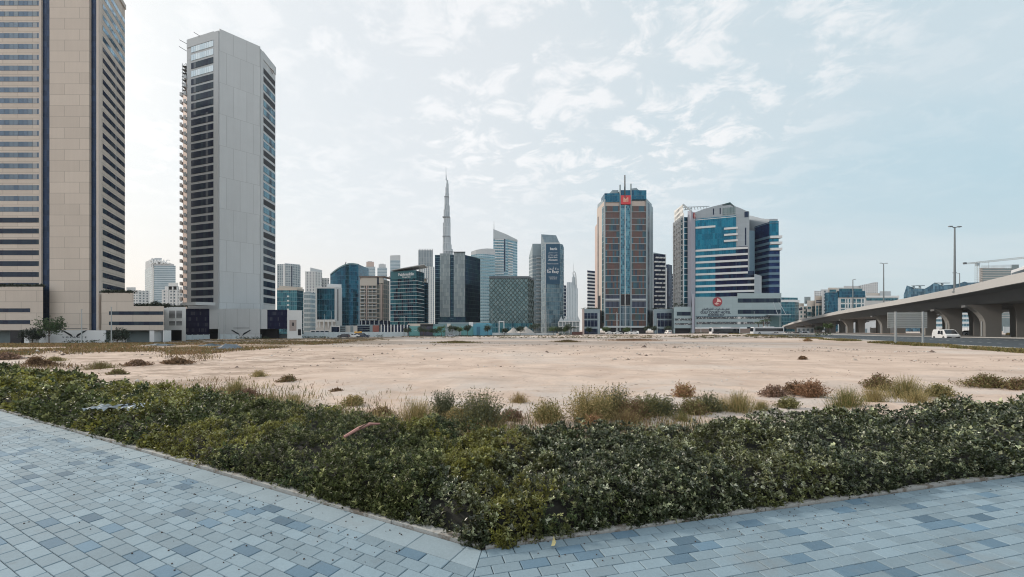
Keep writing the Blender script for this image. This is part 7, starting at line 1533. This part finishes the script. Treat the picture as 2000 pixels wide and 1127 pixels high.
WD = [("long flat dark scrub streak at the sand's back before the teal hoarding", 890, 666, 110, 4, 'olive', 'grass', 'brown'), ("flat brown scrub patch at the sand's back before the banner tower", 1108, 663.5, 64, 4, 'brown', 'grass', 'olive'), ("thin brown streak at the sand's back before the red signed tower", 1240, 659, 120, 2.5, 'brown', 'grass', 'rust'), ("lone straw coloured tuft on the sand above the olive bed", 505, 737, 42, 14, 'straw', 'grass', 'olive'), ("thin brown tuft right below the lone straw tuft", 563, 749, 36, 16, 'brown', 'bush', 'olive'), ("olive clump rising at the back of the left bed", 460, 775, 70, 34, 'olive', 'grass', 'straw'), ("straw bush filling the row between the slim and the largest grey weed", 898, 826, 60, 34, 'straw', 'bush', 'olive'), ("low straw mound at the largest weed's right foot", 968, 832, 60, 26, 'straw', 'grass', 'brown'), ("olive brown bush right behind the wide straw bush", 1180, 818, 70, 44, 'olive', 'bush', 'straw'), ("dark twiggy bush between the tall row's brown scrub and olive bush", 1264, 816, 56, 46, 'olive', 'bush', 'grey'), ("straw grass before the tall row's centre", 1222, 830, 90, 30, 'straw', 'grass', 'brown'), ("thin upright weed ending the tall row towards the road", 1384, 808, 44, 40, 'grey', 'bush', 'olive'), ("pale straw mound left of the dense straw green clump", 1408, 806, 60, 30, 'straw', 'grass', 'olive'), ("low olive mound right of the dense straw green clump", 1488, 804, 50, 22, 'olive', 'grass', 'straw'), ("straw clump between the green mound and spreading clump", 1706, 788, 70, 34, 'straw', 'grass', 'olive'), ("olive sprigs right of the spreading clump", 1836, 776, 50, 26, 'olive', 'bush', 'straw'), ("dry straw bush low behind the long bed's middle", 745, 812, 50, 18, 'brown', 'bush', 'straw'), ("olive grass thickening the broad low patch", 530, 793, 50, 22, 'olive', 'grass', 'brown'), ("pinkish dry twiggy clump beside the olive one", 486, 779, 36, 22, 'pink', 'bush', 'brown'),
      ("broad low olive grass patch at the bed's back edge", 572, 797, 112, 30, 'olive', 'grass', 'straw'), ("small spiky straw weed in pale gravel", 690, 794, 40, 22, 'straw', 'bush', 'olive'), ("little brown weed in the gravel above the spiky one", 658, 767, 22, 9, 'brown', 'bush', None), ("broad straw and olive clump left of the slim grey weed", 815, 828, 100, 50, 'straw', 'grass', 'olive'), ("slim upright grey green weed", 866, 818, 26, 54, 'grey', 'bush', None),
      ("largest grey green bushy weed in the row", 940, 832, 96, 68, 'grey', 'bush', 'olive'), ("yellow low plant at the foot of the largest grey weed", 925, 836, 40, 18, 'yellow', 'bush', 'green'), ("rounded straw tuft standing apart on the sand", 1014, 791, 50, 24, 'straw', 'grass', 'brown'), ("brown dry scrub right of the largest grey weed", 1000, 822, 46, 24, 'brown', 'bush', 'pink'), ("olive fan shaped weed before the pale gap", 1070, 826, 58, 44, 'olive', 'bush', 'straw'),
      ("wide pale straw bush with feathery top", 1150, 826, 78, 68, 'straw', 'bush', 'olive'), ("tall thin grey weed poking above the straw bush's right", 1202, 815, 34, 62, 'grey', 'bush', 'straw'), ("brown scrub in the middle of the tall row", 1236, 822, 62, 44, 'brown', 'bush', 'olive'), ("small orange stemmed weed at the straw bush's foot", 1160, 836, 44, 26, 'rust', 'bush', 'straw'), ("dark olive bush in the tall row's right half", 1292, 815, 62, 42, 'grey', 'bush', 'olive'),
      ("solitary fern like sprout on the sand", 1336, 780, 32, 32, 'rust', 'bush', 'straw'), ("brown and olive scrub ending the tall row", 1352, 812, 70, 36, 'olive', 'bush', 'brown'), ("yellow green low clump in front of the scrub's end", 1332, 824, 60, 20, 'green', 'grass', 'straw'), ("dense mounded straw green clump", 1442, 806, 96, 42, 'straw', 'grass', 'green'), ("pinkish brown dry bush up on the sand", 1512, 774, 52, 22, 'pink', 'bush', 'brown'),
      ("brown dry bush left of the orange one", 1552, 768, 40, 22, 'brown', 'bush', None), ("orange dry bush with trailing stems", 1584, 774, 60, 32, 'rust', 'bush', 'brown'), ("small olive weed behind the round leaved bed", 1540, 798, 44, 22, 'olive', 'bush', None), ("broad green straw mound behind the right bed", 1655, 796, 100, 40, 'green', 'grass', 'straw'), ("longest spreading olive clump with a dark gap", 1770, 776, 140, 40, 'olive', 'grass', 'straw'),
      ("brown twiggy fringe on the spreading clump's left", 1716, 762, 56, 30, 'brown', 'bush', 'olive'), ("second olive clump before the spreading one", 1790, 790, 90, 28, 'straw', 'grass', 'olive'), ("flat olive brown scrub near the frame's side on the sand", 1928, 757, 92, 26, 'olive', 'bush', 'brown'), ("dry bush touching the picture's edge", 1990, 762, 50, 24, 'brown', 'bush', 'olive'), ("tiny dark tuft alone in the middle of the sand", 1568, 702, 10, 5, 'brown', 'bush', None),
      ("greenish scrub streak at the sand's left side", 195, 722, 90, 16, 'olive', 'grass', 'brown'), ("long dark brown low scrub on the left sand", 345, 712, 64, 12, 'brown', 'bush', None), ("brown scrub joining the greenish streak", 268, 716, 64, 12, 'brown', 'bush', 'pink'), ("small brown bush near the left edge of the bed", 90, 716, 34, 12, 'brown', 'bush', None), ("straw streak of grass among the far left debris", 108, 705, 44, 9, 'olive', 'grass', 'straw'), ("reddish thin scrub at the very left", 10, 702, 60, 12, 'pink', 'bush', 'brown'), ("dark twig clump at the bed's left top", 70, 716, 20, 20, 'brown', 'bush', None), ("orange round tuft by the far street, under the parked cars", 1577, 664, 18, 5, 'rust', 'grass', 'straw'), ("brown bush on the bare rise above the left bed", 230, 735, 34, 14, 'olive', 'bush', 'brown')]
for lab, px, py, w_, h, c, st, c2 in WD: weed(lab, px, py, w_, h, c, st, c2, dens=.8 + h / 40)
def dry_grass(name, lab, sampler, n, h, cols, seed):
    r = np.random.default_rng(seed); P = sampler(r, n); P = P[fbm(P[:, 0] * .12, P[:, 1] * .12, seed, 4) > .45]; n = len(P)
    z = np.array([zg(a, b) for a, b in P]); k = 7; base = np.repeat(np.column_stack([P, z]), k, 0) + r.normal(0, .22, (n * k, 3)) * np.array((1, 1, 0)); a = r.uniform(0, 6.28, n * k); L = h * r.uniform(.4, 1.2, n * k); wd = np.repeat(np.hypot(P[:, 0], P[:, 1]), k) * .0006 + .004
    tip = base + np.column_stack([np.cos(a) * L * .8, np.sin(a) * L * .8, L]); s = np.column_stack([-np.sin(a) * wd, np.cos(a) * wd, np.zeros(n * k)])
    V = np.stack([base - s - np.array((0, 0, .05)), base + s - np.array((0, 0, .05)), tip + s * .3, tip - s * .3], 1).reshape(-1, 3); ci = r.integers(0, len(cols), n); c = np.array(cols)[ci]; c = np.repeat(c, k, 0) * r.uniform(.6, 1.4, (n * k, 1))
    o = mesh_np(name, V, np.arange(n * k * 4).reshape(-1, 4), WEEDM, cols=np.repeat(c, 4, 0)); tag(o, lab, 'dry grass', kind='stuff')
def band_px(px0, px1, y0, y1, zoff=-1.5):
    def f(r, n):
        px = r.uniform(px0, px1, n); ym = np.where(px < 380, y1, np.maximum(y0 + 3, y1 - (px - 380) / 380 * (y1 - y0))) if y1 > 680 and y1 < 700 else y1; py = y0 + (ym - y0) * r.uniform(0, 1, n) ** 1.8; d = np.array([max(20, (HC + 0) * FPX / max(2., b - HY)) for b in py]);
        for _ in range(12): zz = np.array([zg((p - CX) / FPX * q, q) for p, q in zip(px, d)]); d = .5 * d + .5 * np.clip((HC - zz) * FPX / (py - HY), 15, 205)
        return np.column_stack([(px - CX) / FPX * d, d])
    return f
dry_grass("dry_grass", "rusty dry grass belt before the two big towers", band_px(-60, 760, 662, 694), 9000, .20, [(.20, .15, .07), (.17, .12, .06), (.14, .13, .06), (.24, .15, .08)], 3)
dry_grass("dry_grass", "thin brown growth along the far street", band_px(620, 1600, 655, 661), 3200, .30, [(.17, .13, .07), (.12, .12, .06)], 4)
def along(L, w0, w1):
    def f(r, n):
        seg = r.integers(0, len(L) - 1, n); t = r.uniform(0, 1, n); A = np.array(L)[seg]; B = np.array(L)[seg + 1]; P = A + (B - A) * t[:, None]; d = B - A; l = np.linalg.norm(d, axis=1)[:, None]; nn = np.column_stack([-d[:, 1], d[:, 0]]) / l
        return P + nn * r.uniform(w0, w1, n)[:, None]
    return f
dry_grass("dry_grass", "olive dry grass verge along the near kerb of the road", along(RN[1:], .5, 2.6), 9000, .26, [(.20, .17, .07), (.15, .15, .06), (.25, .19, .09)], 5)
dry_grass("dry_grass", "low sparse straw growth on the sand right behind the shrubs", lambda r, n: np.array([CORN + (TL * s if k < .45 else TR * s) + (NL if k < .45 else NR) * t for s, k, t in zip(r.uniform(0, 13, n), r.uniform(0, 1, n), 2.1 + r.exponential(.55, n))]), 2600, .15, [(.30, .24, .12), (.20, .17, .08), (.22, .15, .10), (.16, .16, .08)], 16)
dry_grass("dry_grass", "thin brown scrub between the debris on the left sand", band_px(0, 420, 684, 728), 1500, .16, [(.18, .12, .08), (.24, .18, .09), (.13, .10, .07)], 21)
def stones():
    r = np.random.default_rng(9); n = 32000; px = r.uniform(0, 2000, n); py = 645 + 1248 / r.uniform(5.5, 60, n) * 1.; d = 1248 / (py - 645.); keep = r.uniform(0, 1, n) < 1; P = np.column_stack([(px - CX) / FPX * d, d]); dl, dr = bed_d(P[:, 0], P[:, 1]); m = np.minimum(dl, dr)
    cl = fbm(P[:, 0] * .35, P[:, 1] * .35, 14, 3); P = P[(m > 2.1) & ((cl > .5) | (m < 4.5) & (cl > .36)) & ((P[:, 0] < 30) | (P[:, 1] < 1))]; n = len(P)
    v = np.array([(1, 0, 0), (0, 1, 0), (-1, 0, 0), (0, -1, 0), (0, 0, .7), (0, 0, -.5)]); f = np.array([(0, 1, 4), (1, 2, 4), (2, 3, 4), (3, 0, 4), (1, 0, 5), (2, 1, 5), (3, 2, 5), (0, 3, 5)])
    s = r.lognormal(-4.2, .6, (n, 1, 1)) * np.clip(P[:, 1] / 14, 1, 2.4)[:, None, None]; V = v[None] * s * r.uniform(.6, 1.4, (n, 6, 3)); a = r.uniform(0, 6.28, n); x = V[..., 0] * np.cos(a)[:, None] - V[..., 1] * np.sin(a)[:, None]; y = V[..., 0] * np.sin(a)[:, None] + V[..., 1] * np.cos(a)[:, None]; V = np.stack([x, y, V[..., 2]], -1)
    zz = np.array([zg(a_, b_) for a_, b_ in P]) + ((fbm(P[:, 0] * .5, P[:, 1] * .5, 3, 5) - .47) * .22 + (fbm(P[:, 0] * 2.5, P[:, 1] * 2.5, 9, 3) - .45) * .06) * np.clip((np.minimum(*bed_d(P[:, 0], P[:, 1])) - 2) / .8, 0, 1) * np.clip((60 - P[:, 1]) / 30, 0, 1)
    V = V + np.column_stack([P, zz + .01])[:, None, :]; F = (f[None] + (np.arange(n) * 6)[:, None, None]).reshape(-1, 3); c = np.array([(.42, .36, .31), (.26, .21, .17), (.50, .46, .42), (.17, .13, .11)])[r.integers(0, 4, n)]
    o = mesh_np("stones", V.reshape(-1, 3), F, vcol("stone", .9, .15), cols=np.repeat(c, 6, 0)); tag(o, "small stones and crumbs scattered on the sand", "stones", kind='stuff')
stones()
def litter():
    # pale torn net lying in the left bed, as a crumpled sheet of strands
    for lab, px, py, w_, rs_ in (("crumpled white net lying in the shrubs", 265, 796, .42, 1), ("flat grey plastic sheet left of the white net", 205, 800, .36, 2)):
        d = 1.26 * FPX / (py - 645.); x = X(px, d); r = random.Random(rs_); mb = MB(); t = thing("plastic_net" if rs_ == 1 else "plastic_sheet", lab, "litter", (x, d, .3))
        if rs_ == 1:
            for k in range(0):
                a = r.uniform(0, 6.28); p = [(x + r.gauss(0, w_ * .25), d + r.gauss(0, .15), .40 + r.uniform(0, .12))]
                for j in range(5): a += r.uniform(-1., 1.); q = p[-1]; p.append((q[0] + math.cos(a) * .055, q[1] + math.sin(a) * .04, max(.34, q[2] + r.uniform(-.03, .03))))
                mb.tube(p, .004, 4)
        for i in range(12):
            for j in range(5):
                f = lambda u, v: (x + (u / 12 - .5) * w_, d + (v / 5 - .5) * .4, .34 + .07 * mnoise.noise(Vector((u * .7, v * .9, rs_ * 5))) + (.02 if rs_ == 1 else .05))
                if rs_ == 2 or (i + j) % 4: mb.face([f(i, j), f(i + 1, j), f(i + 1, j + 1), f(i, j + 1)])
        mb.build("netting" if rs_ == 1 else "sheet", plain("white_net_cord", (.50, .54, .60), .6) if rs_ == 1 else plain("grey_plastic", (.30, .33, .35), .4), t)
    # dead pink brown branch on the shrubs
    x, y = at(700, 4.75); t = thing("dead_branch", "pinkish dead branch lying across the olive shrubs", "branch", (x, y, .4)); mb = MB(); mb.tube([(X(672, 4.6), 4.6, .37), (x, y, .43), (X(722, 4.9), 4.9, .45), (X(742, 5.0), 5.0, .43)], [.016, .022, .02, .01], 6); mb.build("stem", plain("pink_dead_wood", (.42, .22, .19), .8, var=.25, scale=20), t)
    mb = MB(); mb.tube([(x, y, .43), (x + .12, y - .03, .50)], [.012, .005], 5); mb.build("twig", BARK, t)
    # fallen leaf on the paving near the corner
    d = 3.0; x = X(1081, 2.95); t = thing("fallen_leaf", "single pale yellow leaf fallen on the kerb near the bed's corner", "leaf", (x, 2.93, .02)); mb = MB(); mb.face([(x - .02, 2.92, .022), (x + .005, 2.905, .035), (x + .018, 2.94, .04), (x - .003, 2.97, .045)]); mb.face([(x - .003, 2.97, .045), (x + .018, 2.94, .04), (x + .004, 2.975, .07)]); mb.build("blade", plain("yellow_leaf", (.45, .40, .2), .6), t)
    r = random.Random(8)
    V = []; 
    # crumbs of soil on the pavers along the long edge
    P = []
    for k in range(420):
        s = r.uniform(.5, 9.); tt = abs(r.gauss(0, .55)) + .1; p = CORN + TL * s - NL * tt; P.append((p[0], p[1]))
    for k in range(90): s = r.uniform(.3, 6.); p = CORN + TR * s - NR * (abs(r.gauss(0, .25)) + .08); P.append((p[0], p[1]))
    mb = MB()
    for p in P:
        q = r.uniform(.002, .0065); mb.prism([(p[0] - q, p[1]), (p[0], p[1] - q), (p[0] + q, p[1] + q * .3), (p[0] - q * .2, p[1] + q)], .004, .008 + q * .8)
    tag(mb.build("soil_crumbs", plain("dark_crumb", (.07, .055, .05), .9, var=.5, scale=50)), "dark crumbs of soil strewn over the pavers", "crumbs", kind='stuff')
    for lab, px, py, w_, m in (("dark grey tarpaulin lying on the dry grass belt", 410, 676.5, 30, 'a'), ("bluish plastic heap at the edge of the sand", 446, 683, 34, 'b'), ("dark blue sheet on the grass before the car park block", 312, 675.5, 42, 'a'), ("dark green mat on the left sand", 42, 690, 18, 'c'), ("long dark plank at the far left", 35, 700.5, 50, 'd')):
        d = (HC + .9) * FPX / (py - 645.) if m != 'c' and m != 'd' else 1.8 * FPX / (py - 645.)
        for _ in range(10): d = .5 * d + .5 * (HC - zg(X(px, d), d)) * FPX / (py - 645)
        x = X(px, d); z = zg(x, d); W = w_ * d / FPX; t = thing({'a': "tarpaulin", 'b': "plastic_heap", 'c': "mat", 'd': "plank"}[m], lab, "debris", (x, d, z)); mb = MB(); n = 14
        for i in range(n):
            for j in range(4):
                hgt = {'a': .22, 'b': .5, 'c': .12, 'd': .08}[m]; dp = .5 if m == 'd' else 2.2
                f = lambda u, v: (x + (u / n - .5) * W, d + (v / 4 - .5) * dp, z + .04 + hgt * max(0, .6 + mnoise.noise(Vector((u * .6, v * .8, px * .1)))) * math.sin(math.pi * u / n) ** .5 * (1 if 0 < v < 4 else .2))
                mb.face([f(i, j), f(i + 1, j), f(i + 1, j + 1), f(i, j + 1)])
        mb.build("cloth" if m in 'ab' else "board", plain({'a': "dark_blue_tarp", 'b': "blue_grey_plastic", 'c': "dark_green_mat", 'd': "dark_wood"}[m], {'a': (.06, .09, .11), 'b': (.16, .19, .22), 'c': (.05, .06, .045), 'd': (.05, .045, .04)}[m], .6, var=.4, scale=1.5), t)
    # loose upright shoots above the bed edge
litter()
# ---------------------------------------------------------------- haze
def haze():
    mb = MB(); mb.box(-2300, 2300, -260, 2600, -12, 860); o = mb.build("haze", bpy.data.materials.new("haze_air")); m = o.data.materials[0]; m.use_nodes = True; nt = m.node_tree; nt.nodes.clear()
    v = nt.nodes.new('ShaderNodeVolumePrincipled'); v.inputs['Color'].default_value = (.86, .93, 1, 1); v.inputs['Density'].default_value = .00006; v.inputs['Anisotropy'].default_value = .2
    out = nt.nodes.new('ShaderNodeOutputMaterial'); nt.links.new(v.outputs[0], out.inputs['Volume']); tag(o, "pale dusty air over the district", "haze", kind='stuff')
haze()
